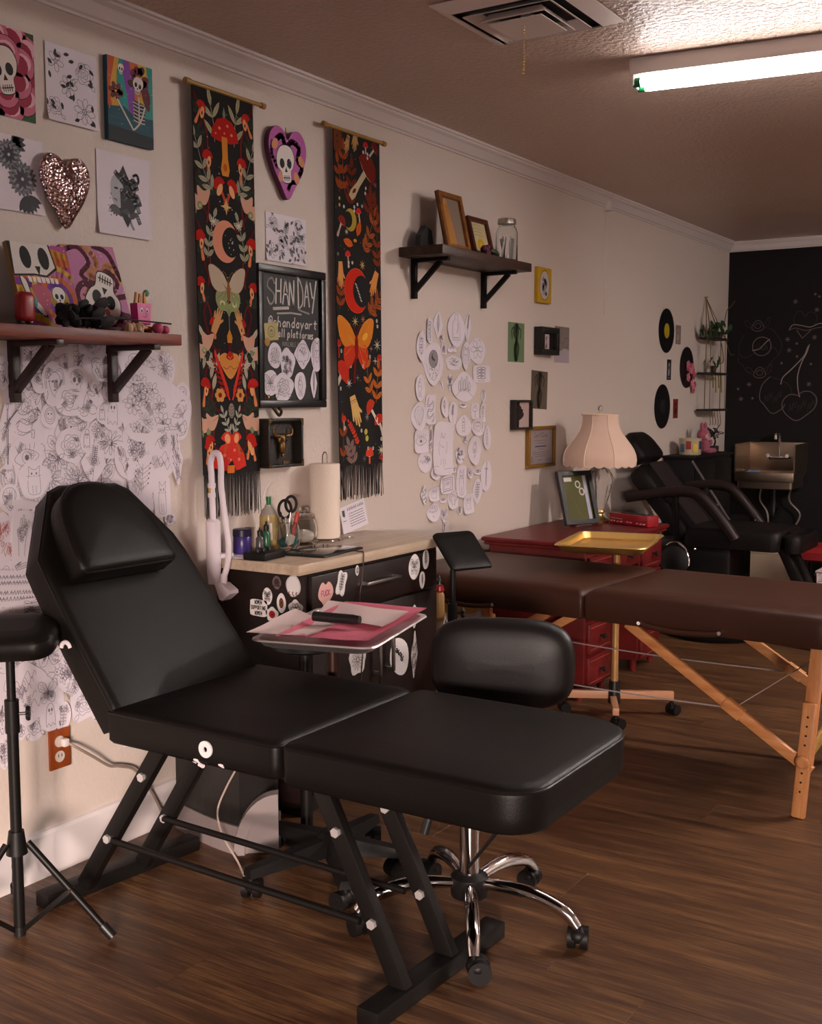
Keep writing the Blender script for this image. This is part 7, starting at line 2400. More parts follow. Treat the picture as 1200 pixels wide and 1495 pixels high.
rf = thing('red_trinket', 'rounded red trinket with a teal patch at the left end of the shelf', 'trinket', (.135, 1.865, ZS))
MB().box((0, 0, .046), (.036, .048, .074), None, .014, seg=3).build('body', mat('trinket_red', '#8f1a1c', .4), rf)
MB().box((.004, .022, .058), (.026, .016, .026), None, .007).build('patch', mat('trinket_teal', '#3f8a8c', .35), rf)
for s in (-1, 1): MB().lathe([(.008, -.006), (.010, 0), (.008, .006)], (.0, s * .013, .009), 10, R=Matrix.Rotation(PI / 2, 3, 'X')).build('foot', KN, rf)

# ---- on the dark shelf
ZS2 = 1.8865
FW = mat('gold_frame', '#7a4a1c', .4, var=(40, .3)); FW2 = mat('brown_frame', '#4a1d10', .4)


def framed(fm, bar, pane=False):
    def ex(t, L, w, h):
        mb = MB()
        for (x0, y0, x1, y1) in ((-w / 2, -h / 2, w / 2, -h / 2 + bar), (-w / 2, h / 2 - bar, w / 2, h / 2), (-w / 2, -h / 2 + bar, -w / 2 + bar, h / 2 - bar), (w / 2 - bar, -h / 2 + bar, w / 2, h / 2 - bar)):
            mb.prism([(x0, y0), (x1, y0), (x1, y1), (x0, y1)], -.004, .012, L)
        mb.build('frame', fm, t)
        if pane: MB().prism([(-w / 2 + bar, -h / 2 + bar), (w / 2 - bar, -h / 2 + bar), (w / 2 - bar, h / 2 - bar), (-w / 2 + bar, h / 2 - bar)], .004, .006, L).build('glass', PANE, t)
    return ex


def d_mirror(a, w, h, R):
    a.poly([(-w / 2, -h / 2), (w / 2, -h / 2), (w / 2, h / 2), (-w / 2, h / 2)], '#7d6a5c', 0)
    a.blob([(-.055, -.10), (-.06, .03), (-.05, .08), (-.025, .09), (-.010, .02), (0, -.10)], '#b07a3a', 1)
    for i in range(5): a.curve([(-.05 + i * .010, -.10), (-.045 + i * .008, .0), (-.04 + i * .005, .07)], .002, '#7a4c1c', 2)


leaning('picture_frame', 'gold framed picture leaning on the dark shelf, taller of the two frames', 3.985, .185, .232, .135, .085, ZS2, .006, FW, d_mirror, 0, cat='picture frame', extra=framed(FW, .020))


def d_card(a, w, h, R):
    a.poly([(-w / 2, -h / 2), (w / 2, -h / 2), (w / 2, h / 2), (-w / 2, h / 2)], '#b5a37c', 0)
    a.ell(.004, -.035, .034, .032, '#b8982c', 1); a.ring(.004, -.035, .024, .022, .002, '#6a5418', 2)
    for i in range(4): a.curve([(-.04, .05 - i * .014), (-.01, .054 - i * .014), (.03, .05 - i * .014)], .0016, '#7a6a4a', 1)


leaning('picture_frame', 'small brown framed card with a yellow seal leaning on the dark shelf', 4.215, .170, .165, .125, .085, ZS2, .006, FW2, d_card, 0, cat='picture frame', extra=framed(FW2, .018), seed=4)
tag(MB().prism([(-.05, 0), (.05, 0), (.035, .075), (-.01, .09), (-.045, .05)], -.012, .012, Matrix(((0, 0, 1, .055), (1, 0, 0, 3.86), (0, 1, 0, ZS2), (0, 0, 0, 1)))).build('bookend', KN), 'black angular bookend behind the gold frame on the dark shelf', 'bookend')
mj = thing('mason_jar', 'tall clear jar with a metal lid holding feathers and twigs on the dark shelf', 'jar', (.125, 4.420, ZS2))
MB().lathe([(.001, .001), (.044, .001), (.048, .008), (.048, .125), (.042, .145), (.036, .152), (.036, .166), (.033, .166), (.033, .150), (.040, .142), (.045, .124), (.045, .010), (.001, .005)], n=28).build('jar_body', GLASS, mj)
MB().lathe([(.001, .166), (.0385, .166), (.0395, .162), (.0395, .180), (.037, .184), (.001, .184)], n=28).build('lid', mat('tin_lid', (.40, .36, .32), .35, metal=.9), mj)
R8 = random.Random(2)
for i in range(9):
    a_ = R8.random() * 6.3; q = R8.uniform(.008, .030)
    c = ['#c9c0b8', '#b8aeb0', '#5a2a24', '#d8cfc8'][i % 4]
    MB().bar((q * math.cos(a_), q * math.sin(a_), .012), (q * math.cos(a_ + .8), q * math.sin(a_ + .8), R8.uniform(.08, .125)), .012 if i % 4 != 2 else .004, .003, .001).build('feather' if i % 4 != 2 else 'twig', mat('feather_%d' % i, c, .7), mj)
fl_ = thing('silk_flower', 'purple silk flower with a green leaf lying before the small brown frame', 'artificial flower', (.170, 4.150, ZS2))
mb = MB()
for i in range(14): mb.ball((.010 * math.cos(i * 2.4), .020 * math.sin(i * 2.4) * (1 - i * .03), .018 + .014 * math.sin(i * 1.3)), (.013, .013, .010), 8, R=Euler((i, i * .6, 0)).to_matrix())
mb.build('bloom', mat('purple_petals', '#4f2038', .7), fl_)
MB().ball((0, .075, .016), (.018, .045, .015), 10, R=Euler((-.15, 0, .1)).to_matrix()).build('leaf', mat('silk_leaf', '#2a3018', .6), fl_)
tw = thing('metal_twig', 'thin little metal twig standing at the right end of the dark shelf', 'ornament', (.13, 4.490, ZS2))
MB().tube([(0, -.03, .003), (0, .02, .004)], .002, 6).tube([(0, -.005, .003), (0, -.008, .030)], .0016, 6).build('twig', BLACKMETAL, tw)

# ---- small pictures right of the dark shelf
def d_plain(bg, fn):
    def f(a, w, h, R):
        a.poly([(-w / 2, -h / 2), (w / 2, -h / 2), (w / 2, h / 2), (-w / 2, h / 2)], bg, 0); fn(a, w, h, R)
    return f


def p_yellow(a, w, h, R):
    a.ring(0, 0, w * .36, h * .42, .003, '#6a5418', 2, 24); a.ell(0, 0, w * .34, h * .40, '#b8b0b0', 1, 0, 24)
    for i in range(24): a.line([(R.uniform(-.2, .2) * w, R.uniform(-.3, .3) * h), (R.uniform(-.2, .2) * w, R.uniform(-.3, .3) * h)], .0018, '#6a6068', 2) if i % 2 else a.ell(R.uniform(-.16, .16) * w, R.uniform(-.24, .24) * h, .012, .010, '#8a8088', 2)


def p_torso(dk, md):
    def f(a, w, h, R):
        a.blob([(-.10 * w, .46 * h), (.12 * w, .46 * h), (.16 * w, .25 * h), (.10 * w, .05 * h), (.2 * w, -.12 * h), (.08 * w, -.46 * h), (-.10 * w, -.46 * h), (-.16 * w, -.12 * h), (-.06 * w, .05 * h), (-.2 * w, .22 * h)], md, 1)
        a.blob([(-.02 * w, .46 * h), (.10 * w, .44 * h), (.02 * w, .2 * h), (.08 * w, 0), (.0, -.2 * h), (.06 * w, -.44 * h), (-.08 * w, -.44 * h), (-.10 * w, -.1 * h), (-.04 * w, .1 * h)], dk, 2)
        for s in (-1, 1): a.curve([(s * .12 * w, .4 * h), (s * .28 * w, .3 * h), (s * .24 * w, .1 * h)], .008, md, 1)
    return f


def p_sketch(a, w, h, R):
    a.poly([(-w / 2, -h / 2), (w / 2, -h / 2), (w / 2, -.15 * h), (.2 * w, -.08 * h), (-.2 * w, -.2 * h), (-w / 2, -.1 * h)], '#a89aa2', 1)
    a.curve([(-.5 * w, .12 * h), (-.25 * w, .18 * h), (0, .02 * h), (.25 * w, .2 * h), (.5 * w, .15 * h)], .003, '#5a4c4e', 2)
    a.curve([(-.4 * w, .1 * h), (-.3 * w, -.1 * h), (-.1 * w, -.15 * h)], .003, '#5a4c4e', 2); a.curve([(.1 * w, -.05 * h), (.3 * w, -.1 * h), (.45 * w, .05 * h)], .003, '#5a4c4e', 2)


picture('botanical_panel', 'bright yellow panel with a grey oval drawing, beside the dark shelf end', 'picture', 4.945, 5.095, 1.760, 1.928, .018, mat('yellow_panel', '#b8901c', .5), d_plain('#b8921e', p_yellow))
picture('photo_print', 'green tinted figure print left of the small black box frame', 'picture', 4.676, 4.842, 1.470, 1.652, .0012, PAPERW, d_plain('#6f8460', p_torso('#1f2a1c', '#3c4a34')), pm=GLOSSPRINT)
picture('photo_print', 'pale grey sketch print right of the small black box frame', 'picture', 5.176, 5.348, 1.480, 1.660, .0012, PAPERW, d_plain('#7d706c', p_sketch))
picture('photo_print', 'brown grey figure print below the small black box frame', 'picture', 4.918, 5.098, 1.250, 1.434, .0012, PAPERW, d_plain('#63584c', p_torso('#2a241f', '#463c34')), rot=-.04, pm=GLOSSPRINT)


def boxframe(label, y0, y1, z0, z1, dep, dr, bar=.020):
    w, h = y1 - y0, z1 - z0
    t = thing('box_frame', label, 'picture frame', (0, (y0 + y1) / 2, (z0 + z1) / 2))
    mb = MB()
    for (y, z, dy, dz) in ((0, h / 2 - bar / 2, w, bar), (0, -h / 2 + bar / 2, w, bar), (-w / 2 + bar / 2, 0, bar, h - 2 * bar), (w / 2 - bar / 2, 0, bar, h - 2 * bar)): mb.box((dep / 2 + .001, y, z), (dep, dy, dz), None, .0015)
    mb.build('frame', DB, t)
    MB().box((dep * .25, 0, 0), (dep * .4, w - bar, h - bar)).build('backing', DB, t)
    a = Art(w - 2 * bar, h - 2 * bar); dr(a, w - 2 * bar, h - 2 * bar, random.Random(3))
    a.build('print', t, LM, base=dep * .46)
    return t


def p_dark(a, w, h, R):
    a.poly([(-w / 2, -h / 2), (w / 2, -h / 2), (w / 2, h / 2), (-w / 2, h / 2)], '#120e0e', 0)
    a.poly([(-.12 * w, -.46 * h), (.22 * w, -.46 * h), (.22 * w, .42 * h), (-.12 * w, .42 * h)], '#b5a5a5', 1)
    a.blob([(-.10 * w, -.4 * h), (.0, -.1 * h), (-.04 * w, .2 * h), (.06 * w, .3 * h), (.02 * w, .0), (.05 * w, -.35 * h)], '#5c4a4a', 2)


def p_figure2(a, w, h, R):
    a.poly([(-w / 2, -h / 2), (w / 2, -h / 2), (w / 2, h / 2), (-w / 2, h / 2)], '#b39c96', 0)
    a.poly([(-w / 2, -h / 2), (-.14 * w, -h / 2), (-.10 * w, h / 2), (-w / 2, h / 2)], '#151010', 1)
    a.blob([(-.2 * w, -.2 * h), (.1 * w, -.1 * h), (.16 * w, .06 * h), (.02 * w, .14 * h), (.0, .3 * h), (-.16 * w, .34 * h)], '#2a1814', 2); a.ell(-.0, .16 * h, .12 * w, .07 * h, '#1a0e0c', 3)


boxframe('small deep black box frame between the green print and the pale sketch', 4.945, 5.140, 1.512, 1.644, .045, p_dark, .026)
boxframe('small black framed picture of a dark figure above the gold certificate', 4.703, 4.884, 1.155, 1.294, .030, p_figure2, .010)
ct = thing('certificate', 'gold framed certificate hanging low on the wall left of the lamp', 'certificate', (0, 5.013, 1.066))
mb = MB()
for (y, z, dy, dz) in ((0, .092, .298, .016), (0, -.092, .298, .016), (-.140, 0, .018, .168), (.140, 0, .018, .168)): mb.box((.012, y, z), (.022, dy, dz), None, .003)
mb.build('frame', mat('gold_moulding', '#8a6424', .35, metal=.3), ct)
MB().box((.006, 0, 0), (.008, .27, .174)).build('sheet', mat('cert_paper', '#c4b8bc', .5), ct)
a = Art(.26, .165)
a.text('Certificate', 0, .046, .022, .0022, '#6a6068', 1, .25, .62)
for i, (y, wd, c) in enumerate(((.030, .14, '#8a8088'), (.018, .10, '#8a8088'), (.002, .12, '#2a3a7a'), (-.012, .06, '#8a8088'), (-.026, .18, '#8a8088'), (-.036, .17, '#8a8088'), (-.046, .12, '#8a8088'))):
    a.line([(-wd / 2, y), (wd / 2, y)], .005 if i == 2 else .0022, c, 1)
a.ring(-.095, -.060, .010, .012, .003, '#5a5a78', 1, 12)
for s in (-.03, .06): a.line([(s, -.064), (s + .05, -.064)], .0018, '#6a6068', 1)
a.build('print', ct, LM, base=.0102)
MB().box((.0125, 0, 0), (.002, .262, .168)).build('glass', PANE, ct)

# ---- records and cards near the far corner
VIN = mat('vinyl', (.006, .006, .007), .28, spec=.6)


def record(label, y, z, r, lab, tilt=0.0):
    t = thing('vinyl_record', label, 'record', (.002, y, z))
    Rr = Matrix.Rotation(PI / 2, 3, 'Y')
    pr_ = [(.001, .0), (r, .0), (r, .0022), (r * .97, .0028)]
    for i in range(10): q = r * (.95 - i * .055); pr_ += [(q, .0024 + .0004 * (i % 2))]
    pr_ += [(r * .36, .0028), (.001, .0028)]
    MB().lathe(pr_, n=48, R=Rr).build('disc', VIN, t)
    MB().lathe([(.001, .0028), (r * .335, .0028), (r * .335, .0034), (.004, .0034), (.004, .0030), (.001, .0030)], n=32, R=Rr).build('label', lab, t)
    return t


record('vinyl record with a yellow label, topmost of three near the corner', 6.768, 1.715, .135, mat('label_yellow', '#a8901c', .5))
record('vinyl record decorated with pink flowers, middle of three near the corner', 7.158, 1.500, .132, mat('label_dark', '#2a2024', .5))
record('vinyl record with a dark label, lowest of three near the corner', 6.722, 1.252, .136, mat('label_black', '#1c1a1e', .5))
pf = thing('pink_flowers', 'cluster of pink silk flowers hanging on the middle vinyl record', 'artificial flower', (.012, 7.185, 1.44))
R9 = random.Random(5)
for i in range(12):
    y, z, s = R9.uniform(-.045, .075), R9.uniform(-.085, .09), R9.uniform(.018, .028)
    y += -.5 * z
    mb = MB()
    for k in range(5): mb.ball((.008, y + s * .6 * math.cos(k * 1.26), z + s * .6 * math.sin(k * 1.26)), (.008, s * .55, s * .55), 6)
    mb.build('blossom', mat('silk_pink', '#a8485c', .7) if i % 2 else mat('silk_rose', '#c0707e', .7), pf)


def p_card(c1, c2):
    def f(a, w, h, R):
        a.poly([(-w / 2, -h / 2), (w / 2, -h / 2), (w / 2, h / 2), (-w / 2, h / 2)], c1, 0)
        a.blob([(-.2 * w, -.3 * h), (.2 * w, -.2 * h), (.15 * w, .3 * h), (-.15 * w, .25 * h)], c2, 1); a.ell(0, .1 * h, .12 * w, .1 * h, c1, 2); a.line([(-.3 * w, -.4 * h), (.3 * w, -.4 * h)], .004, c2, 1)
    return f


picture('art_card', 'small grey card right of the yellow labelled record', 'card', 6.935, 7.032, 1.642, 1.760, .0015, PAPERW, p_card('#7a6a64', '#93827a'))
picture('art_card', 'small dark card with white print left of the middle record', 'card', 6.790, 6.868, 1.416, 1.542, .0015, PAPERW, p_card('#151214', '#8a8488'))
picture('art_card', 'small red card right of the lowest record', 'card', 6.918, 7.010, 1.176, 1.298, .0015, PAPERW, p_card('#7a2a22', '#3a1210'))

# ---- hanging planter: three small boards on cords
hg = thing('hanging_planter', 'three tier cord hung planter shelf with trailing green plants by the corner', 'planter', (.07, 7.49, 1.47))
CORDM = mat('jute', '#6a5a34', .8); PLK = mat('planter_wood', (.016, .010, .008), .6)
for z, w in ((.225, .34), (-.005, .36), (-.245, .36)):
    MB().box((0, 0, z), (.10, w, .014), None, .002).build('board', PLK, hg)
for s in (-1, 1):
    MB().tube([(-.06, 0, .500), (0, s * .155, .228), (.0, s * .165, -.25)], .0035, 6).build('cord', CORDM, hg)
    MB().tube([(-.06, 0, .500), (.03, s * .155, .228), (.035, s * .165, -.25)], .0028, 6).build('cord', CORDM, hg)
MB().cyl((-.070, 0, .502), (-.045, 0, .502), .004, n=8).build('nail', BRASS, hg)
LEAFM = mat('plant_green', '#1f3a1a', .5, var=(30, .3))
for z, ys in ((.232, (-.11, .02, .12)), (.002, (.0,))):
    for y in ys:
        MB().lathe([(.018, 0), (.024, .04), (.026, .045), (.022, .045), (.018, .02), (.001, .02)], (0, y, z), 14).build('pot', mat('planter_pot', '#3a3428', .4), hg)
R10 = random.Random(11)
lvs = []
for (y, z, n, sp) in ((-.12, .30, 7, .10), (.04, .30, 8, .10), (.13, .31, 9, .10), (0, .06, 7, .06), (-.17, .25, 4, .05)):
    for i in range(n):
        a_ = R10.random() * 6.3
        c = Vector((R10.uniform(-.02, .05), y + R10.uniform(-sp, sp), z + R10.uniform(-.06, .04)))
        MB().ball(c, (.005, .026, .020), 8, R=Euler((a_, R10.uniform(-.5, .5), R10.uniform(-.5, .5))).to_matrix()).build('leaf', LEAFM, hg)
for y0, pts in ((.13, [(.02, .14, .30), (.02, .20, .42), (.02, .30, .46), (.02, .38, .50)]), (.12, [(.02, .15, .28), (.03, .26, .14), (.03, .36, .135)]), (.1, [(.02, .10, .2), (.03, .12, .08), (.02, .0, .06)])):
    MB().tube(spline(pts, 5), .003, 6).build('vine', mat('vine_brown', '#4a3c20', .7), hg)
for i in range(5):
    MB().tube([(.02, -.12 + i * .055, -.250), (.03, -.12 + i * .055, -.33), (.03, -.135 + i * .055, -.345)], .0025, 5).build('hook', CORDM, hg)
for i in range(4):
    MB().tube([(.03, -.10 + i * .06, -.01), (.035, -.10 + i * .06, -.10 - .03 * (i % 2))], .004, 5).build('trailing_stem', mat('stem_yellow', '#6f6a24', .6), hg)

# ---------------------------------------------------------------- wall outlet and cord, lower left
ou = thing('wall_outlet', 'orange brown wooden outlet plate low on the wall with a white plug in it', 'outlet', (0, 2.037, .343))
OW = wood_mat('outlet_wood', '#7a3510', '#9a4a1c', (20, 20, 4), .4, .05)
MB().box((.005, 0, 0), (.008, .072, .112), None, .0025).build('plate', OW, ou)
for z in (.021, -.021):
    o = MB().lathe([(.001, .009), (.0155, .009), (.016, .0115), (.001, .0118)], (0, -.004, z), 22, R=Matrix.Rotation(PI / 2, 3, 'Y')).build('receptacle', mat('outlet_white', '#cfc0b8', .35), ou)
    if z < 0:
        for s in (-1, 1): MB().box((.0121, -.004 + s * .0055, z + .003), (.0008, .0018, .008)).build('slot', KN, o)
pg = thing('mains_cable', 'grey braided cable plugged into the wall outlet and running behind the bed', 'cable', (.012, 2.036, .362))
MB().box((.012, .004, .0), (.022, .020, .024), None, .006).build('plug', mat('plug_white', '#d6c8c4', .4), pg)
MB().tube(spline([(.020, .012, -.004), (.034, .030, -.020), (.034, .085, -.060), (.022, .150, -.105), (.022, .19, -.118), (.018, .255, -.150), (.02, .32, -.24), (.03, .36, -.34), (.05, .34, -.357)], 6), .0042, 8).build('cable', mat('cord_grey', '#8a7a70', .5), pg)
tag(MB().tube(spline([(.06, 1.62, .003), (.05, 1.70, .05), (.04, 1.74, .11), (.03, 1.72, .14)], 5), .003, 6).build('cord', CORD), 'thin black cord by the baseboard at the left frame edge', 'cord')

# ---------------------------------------------------------------- second tattoo chair and the far corner
c2 = thing('tattoo_chair', 'black reclined tattoo chair with curved padded armrests in the dark far corner', 'tattoo chair', (.45, 6.12, 0), .0)
DKL = mat('far_leather', (.0055, .004, .004), .5, bump=(200, .1), spec=.22)
co = (.45, 6.12)
dv = Vector((.640, 0, -.768)); nv_ = Vector((.768, 0, .640))
Mc = Matrix(((0, dv.x, nv_.x, .075 - co[0]), (1, 0, 0, 0), (0, dv.z, nv_.z, 1.075), (0, 0, 0, 1)))


def pad2(name, outl, th, M_, parent=c2, m=DKL):
    return MB().pad(dense(outl, .05), [(.02, -th), (.003, -th + .006), (0, -th * .6), (.0, -.02), (.008, -.006), (.02, 0), (.05, .004), (.09, .006)], M_).build(name, m, parent, sharp=60)


pad2('headrest', rrect(-.165, -.035, .165, .150, (.09, .09, .03, .03), 6), .085, Mc @ Matrix.Translation((0, 0, .03)))
pad2('backrest', rrect(-.235, .165, .235, .63, (.08, .08, .03, .03), 6), .10, Mc)
bp2 = MB().prism(rrect(-.12, .175, .12, .61, .02, 3), .006, .012, Mc).build('backrest_panel', mat('grey_panel', (.018, .012, .012), .5, bump=(90, .2)), c2)
pad2('seat', [(p[0], p[1]) for p in rrect(-.02, -.24, .50, .24, .05, 4)], .11, Matrix.Translation((0, 0, .615)))
pad2('leg_rest', rrect(.505, -.22, .60, .22, .04, 4), .10, Matrix.Translation((0, 0, .60)))
for s in (-1, 1):
    y = s * .275
    P_ = spline([(-.32, y, .762), (-.10, y, .800), (.04, y, .806), (.11, y, .775), (.21, y, .665), (.285, y, .565)], 6)
    MB().tube(P_, [.030] * len(P_), 12).build('armrest', mat('arm_brown', (.015, .008, .007), .45, spec=.25), c2)
    MB().bar((-.05, y * .95, .79), (-.05, y * .8, .55), .03, .03, .004).build('arm_post', BLACKMETAL, c2)
    for x, z in ((.06, .50), (.02, .42), (.24, .62), (.50, .30), (.58, .34)): MB().ball((x, y * .88, z), .008, 8).build('bolt', CHROME, c2)
MB().lathe([(.001, 0), (.26, 0), (.27, .02), (.10, .06), (.07, .10), (.07, .40), (.12, .46), (.001, .50)], (.10, 0, 0), 32).build('pedestal', BLACKMETAL, c2)
MB().bar((.50, .0, .52), (.74, .0, .02), .05, .05, .006).build('front_strut', BLACKMETAL, c2)
MB().bar((.50, -.16, .52), (.74, -.16, .02), .05, .05, .006).build('front_strut', BLACKMETAL, c2)
MB().box((-.02, 0, .29), (.52, .40, .44), None, .03).build('dark_fill', BLACKMETAL, c2)  # black box added to stand in for the darkness under the seat
MB().tube([(-.02 + .085 * math.cos(a) * .9, -.33, .44 + .10 * math.sin(a)) for a in (i * .16 - .2 for i in range(16))], .006, 8).build('side_ring', CHROME, c2)
MB().lathe([(.001, 0), (.075, .0), (.08, .01), (.03, .03), (.001, .03)], (-.02, -.33, .44), 24, R=Matrix.Rotation(PI / 2, 3, 'X')).build('side_hub', KN, c2)
stp = thing('tool_stand', 'thin grey pole leaning out beside the far black chair', 'stand', (.30, 6.60, 0))
MB().bar((-.06, .0, .93), (.18, .05, .55), .022, .012, .002).build('pole', mat('grey_pole', (.10, .08, .08), .4), stp)
MB().cyl((.18, .05, 0), (.18, .05, .56), .012, n=10).lathe([(.001, 0), (.14, 0), (.14, .01), (.02, .025)], (.18, .05, 0), 20).build('base', BLACKMETAL, stp)

fc = thing('low_cabinet', 'black shallow cabinet against the wall below the records', 'cabinet', (.105, 7.12, 0))
BKC = mat('black_laminate', (.006, .005, .005), .6, spec=.2)
MB().box((0, 0, .475), (.195, .74, .92), None, .003).build('body', BKC, fc)
MB().box((.008, 0, .942), (.215, .77, .016), None, .003).build('top', BKC, fc)
for s in (-1, 1):
    d_ = MB().box((.104, s * .182, .48), (.012, .355, .86), None, .003).build('door', BKC, fc)
    MB().ball((.118, s * .03, .62), .012, 10).build('knob', CHROME, d_)
ZC = .9505
mg = thing('printed_mug', 'white planter with colourful printed pictures on the low black cabinet', 'planter', (.13, 6.885, ZC))
MB().lathe([(.001, 0), (.060, 0), (.066, .006), (.070, .105), (.066, .105), (.060, .01), (.001, .01)], n=28).build('pot', mat('mug_white', '#a89a80', .4), mg)
for k, c in enumerate(('#2f5a7a', '#8a2a24', '#c9a83c', '#3a3a4a', '#7a4a8a', '#b8602c')):
    t = -2.0 + k * .62
    MB().box((.0685 * math.cos(t), .0685 * math.sin(t), .045 + .018 * (k % 2)), (.003, .032, .050), (0, 0, t), .001).build('picture', mat('mug_print_%d' % k, c, .5), mg)
tag(MB().box((.11, 7.010, ZC + .035), (.05, .055, .070), (0, 0, .2), .003).build('carton', mat('card_red_yellow', '#8a4a2c', .5)), 'small red and yellow carton between the planter and the pink plush', 'carton')
bu = thing('plush_rabbit', 'pink plush rabbit with a pale face sitting on the low black cabinet', 'plush toy', (.125, 7.155, ZC))
PKF = mat('pink_plush', '#94475a', .95, bump=(250, .5), sheen=.3); PKL = mat('pale_plush', '#b88a8c', .95, bump=(250, .5))
mb = MB().ball((0, 0, .045), (.042, .050, .046), 14).ball((0, 0, .115), (.040, .050, .043), 14)
for s in (-1, 1):
    mb.ball((.0, s * .030, .165), (.013, .018, .036), 10, R=Euler((-.25 * s, 0, 0)).to_matrix())
    mb.ball((.045, s * .035, .018), (.034, .018, .017), 10); mb.ball((.028, s * .045, .062), (.016, .014, .030), 10, R=Euler((.3 * s, .5, 0)).to_matrix())
mb.build('body', PKF, bu)
MB().ball((.026, -.006, .108), (.020, .034, .026), 12).build('face', PKL, bu)
for s in (-1, 1): MB().ball((.043, -.006 + s * .014, .116), (.004, .005, .006), 8).build('eye', KN, bu)
MB().ball((.046, -.006, .103), (.004, .006, .004), 8).build('nose', KN, bu)
wt = thing('wire_tree', 'small dark wire tree in a square pot on the low black cabinet', 'ornament', (.125, 7.385, ZC))
MB().box((0, 0, .020), (.045, .050, .040), None, .002).build('pot', KN, wt)
MB().tube(spline([(0, 0, .04), (.004, .006, .07), (-.004, -.004, .10), (0, .004, .13)], 4), [.007 - .0003 * i for i in range(13)], 7).build('trunk', mat('wire_brown', (.03, .02, .015), .5, metal=.5), wt)
tb_ = MB(); R11 = random.Random(9)
for i in range(26):
    a_ = R11.random() * 6.3; e_ = R11.uniform(-.1, 1.3); L_ = R11.uniform(.04, .085)
    p = Vector((0, .0, .085 + R11.random() * .045)); d = Vector((math.cos(a_) * math.cos(e_), math.sin(a_) * math.cos(e_), math.sin(e_) * .9))
    tb_.tube([p, p + d * L_ * .5 + Vector((0, 0, .006)), p + d * L_], .0022, 4)
    for k in range(3): tb_.ball(p + d * L_ * (.5 + .25 * k) + Vector((R11.uniform(-.01, .01), R11.uniform(-.01, .01), R11.uniform(-.01, .01))), .005, 6)
tb_.build('twigs', mat('twig_dark', (.022, .015, .012), .6), wt)['kind'] = 'stuff'

sn = thing('hand_sink', 'wall mounted stainless hand sink with a gooseneck tap on the black wall', 'sink', (.385, 7.995, .80))
SS = mat('brushed_steel', (.36, .27, .20), .36, metal=1.0, bump=(60, .05), stretch=(1, 1, 30))
mb = MB()
W2 = .195
mb.box((0, -.012, .10), (W2 * 2, .018, .20), None, .002)                 # back splash
for s in (-1, 1): mb.prism([(0, 0), (0, .20), (-.345, .195), (-.345, 0)], -.005, .005, Matrix(((0, 0, 1, s * W2), (1, 0, 0, -.006), (0, 1, 0, 0), (0, 0, 0, 1))))
mb.build('splash', SS, sn)
bs = MB().pad(rrect(-W2, -.35, W2, -.012, .02, 4), [(.02, -.105), (.012, -.10), (.008, -.02), (0, -.012), (0, .004), (.010, .006), (.026, .002), (.032, -.02), (.045, -.085), (.08, -.09)])
bs.build('basin', SS, sn)
MB().box((0, -.353, -.022), (W2 * 2, .006, .062), None, .002).build('front_apron', SS, sn)
fa_ = MB().box((.02, -.040, .095), (.155, .030, .018), None, .005)
for s in (-1, 1): fa_.cyl((.02 + s * .065, -.05, .100), (.02 + s * .065, -.105, .110), .011, .014, n=10).cyl((.02 + s * .065, -.045, .095), (.02 + s * .065, -.02, .095), .014, n=10)
fa_.tube(spline([(.02, -.045, .10), (.02, -.05, .20), (.02, -.06, .255), (.02, -.10, .275), (.02, -.15, .255), (.02, -.155, .225)], 5), .0105, 10)
fa_.build('tap', CHROME, sn)
for i, (x, c) in enumerate(((-.08, '#9a8c84'), (.12, '#8a7c74'))):
    MB().tube(spline([(x, -.10, -.10), (x - .02, -.06, -.20), (x + (.03 if i == 0 else .05), -.04, -.30), (x + (.04 if i == 0 else -.03), -.05, -.45)], 5), .007, 8).build('supply_hose', mat('hose_%d' % i, c, .35, metal=.4), sn)
MB().cyl((.02, -.16, -.10), (.02, -.16, -.24), .018, n=12).tube(spline([(.02, -.16, -.24), (.02, -.16, -.30), (.02, -.08, -.30), (.02, -.01, -.26)], 4), .016, 10).build('drain', KN, sn)
tag(MB().box((.30, 7.70, .8125), (.075, .055, .012), (0, 0, .3), .004).build('sponge', mat('sponge_blue', '#5a7aa0', .9, bump=(120, .6))), 'blue sponge lying on the left rim of the steel sink', 'sponge')
tag(MB().box((.23, 7.975, 1.0095), (.075, .03, .012), None, .003).build('soap_bar', KN), 'small dark soap holder on top of the sink splash', 'soap holder')

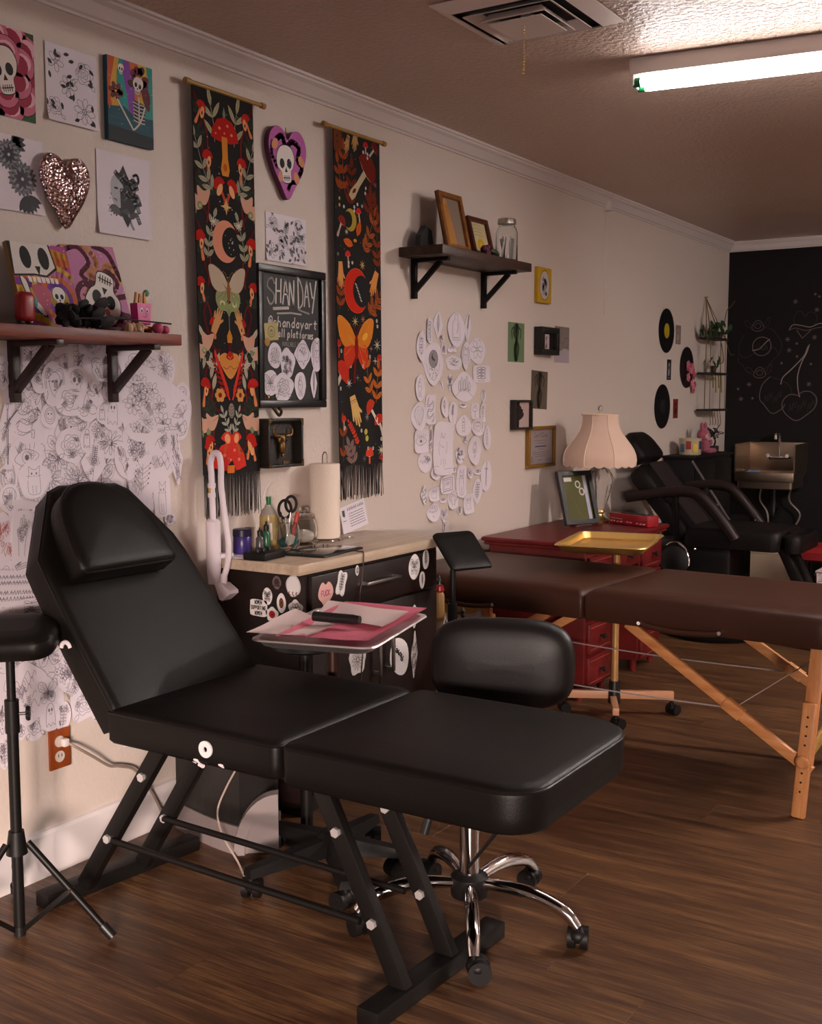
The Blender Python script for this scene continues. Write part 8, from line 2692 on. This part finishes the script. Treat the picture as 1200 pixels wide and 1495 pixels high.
bx2 = thing('storage_box', 'plain beige storage box on the floor under the far sink', 'box', (.40, 7.72, 0))
MB().box((0, 0, .135), (.42, .28, .27), None, .004).build('carton', mat('beige_box', '#b09a84', .6), bx2)
MB().box((0, 0, .276), (.43, .29, .012), None, .003).build('lid', mat('beige_lid', '#b8a28c', .6), bx2)

rc = thing('red_stool', 'low red cushioned stool at the right frame edge, behind the white mesh basket', 'stool', (1.10, 6.60, 0))
RDC = mat('red_seat', (.22, .008, .010), .5)
MB().pad(dense(rrect(-.22, -.18, .25, .18, .05, 4), .05), [(.02, .40), (0, .41), (0, .45), (.02, .47), (.06, .475)]).build('seat', RDC, rc)
for x in (-.19, .22):
    for y in (-.15, .15): MB().cyl((x, y, 0), (x, y, .41), .014, n=10).build('leg', BLACKMETAL, rc)
mesh_b = thing('mesh_basket', 'white perforated basket on the floor before the red stool, at the frame edge', 'basket', (1.22, 6.28, 0))
WB = mat('basket_white', '#b8a8a8', .5)
bk_ = MB()
for i in range(9): bk_.tube([(-.13, -.10 + .025 * i, .05), (-.145, -.10 + .025 * i, .38)], .005, 5)
for i in range(12): bk_.tube([(-.132 - .001 * i, -.11, .06 + .028 * i), (-.132 - .001 * i, .11, .06 + .028 * i)], .005, 5)
for i in range(9): bk_.tube([(-.13 + .03 * i, -.11, .05), (-.14 + .032 * i, -.115, .38)], .005, 5)
for i in range(12): bk_.tube([(-.135, -.112, .06 + .028 * i), (.12, -.112, .06 + .028 * i)], .005, 5)
bk_.build('mesh', WB, mesh_b)['kind'] = 'stuff'
MB().box((0, 0, .025), (.27, .23, .05), None, .01).build('base', WB, mesh_b)
MB().tube([(-.145, -.115, .385), (.135, -.115, .385), (.135, .115, .385), (-.145, .115, .385)], .008, 6, closed=True).build('rim', WB, mesh_b)
sd_ = thing('side_table', 'dark side table with a rounded top at the right frame edge', 'table', (1.26, 7.16, 0))
MB().lathe([(.001, .575), (.31, .575), (.325, .585), (.325, .605), (.31, .615), (.001, .615)], n=40).build('top', mat('dark_top', (.022, .014, .016), .35), sd_)
MB().cyl((0, 0, .02), (0, 0, .58), .03, n=14).lathe([(.001, 0), (.2, 0), (.2, .015), (.04, .04)], n=24).build('pedestal', BLACKMETAL, sd_)
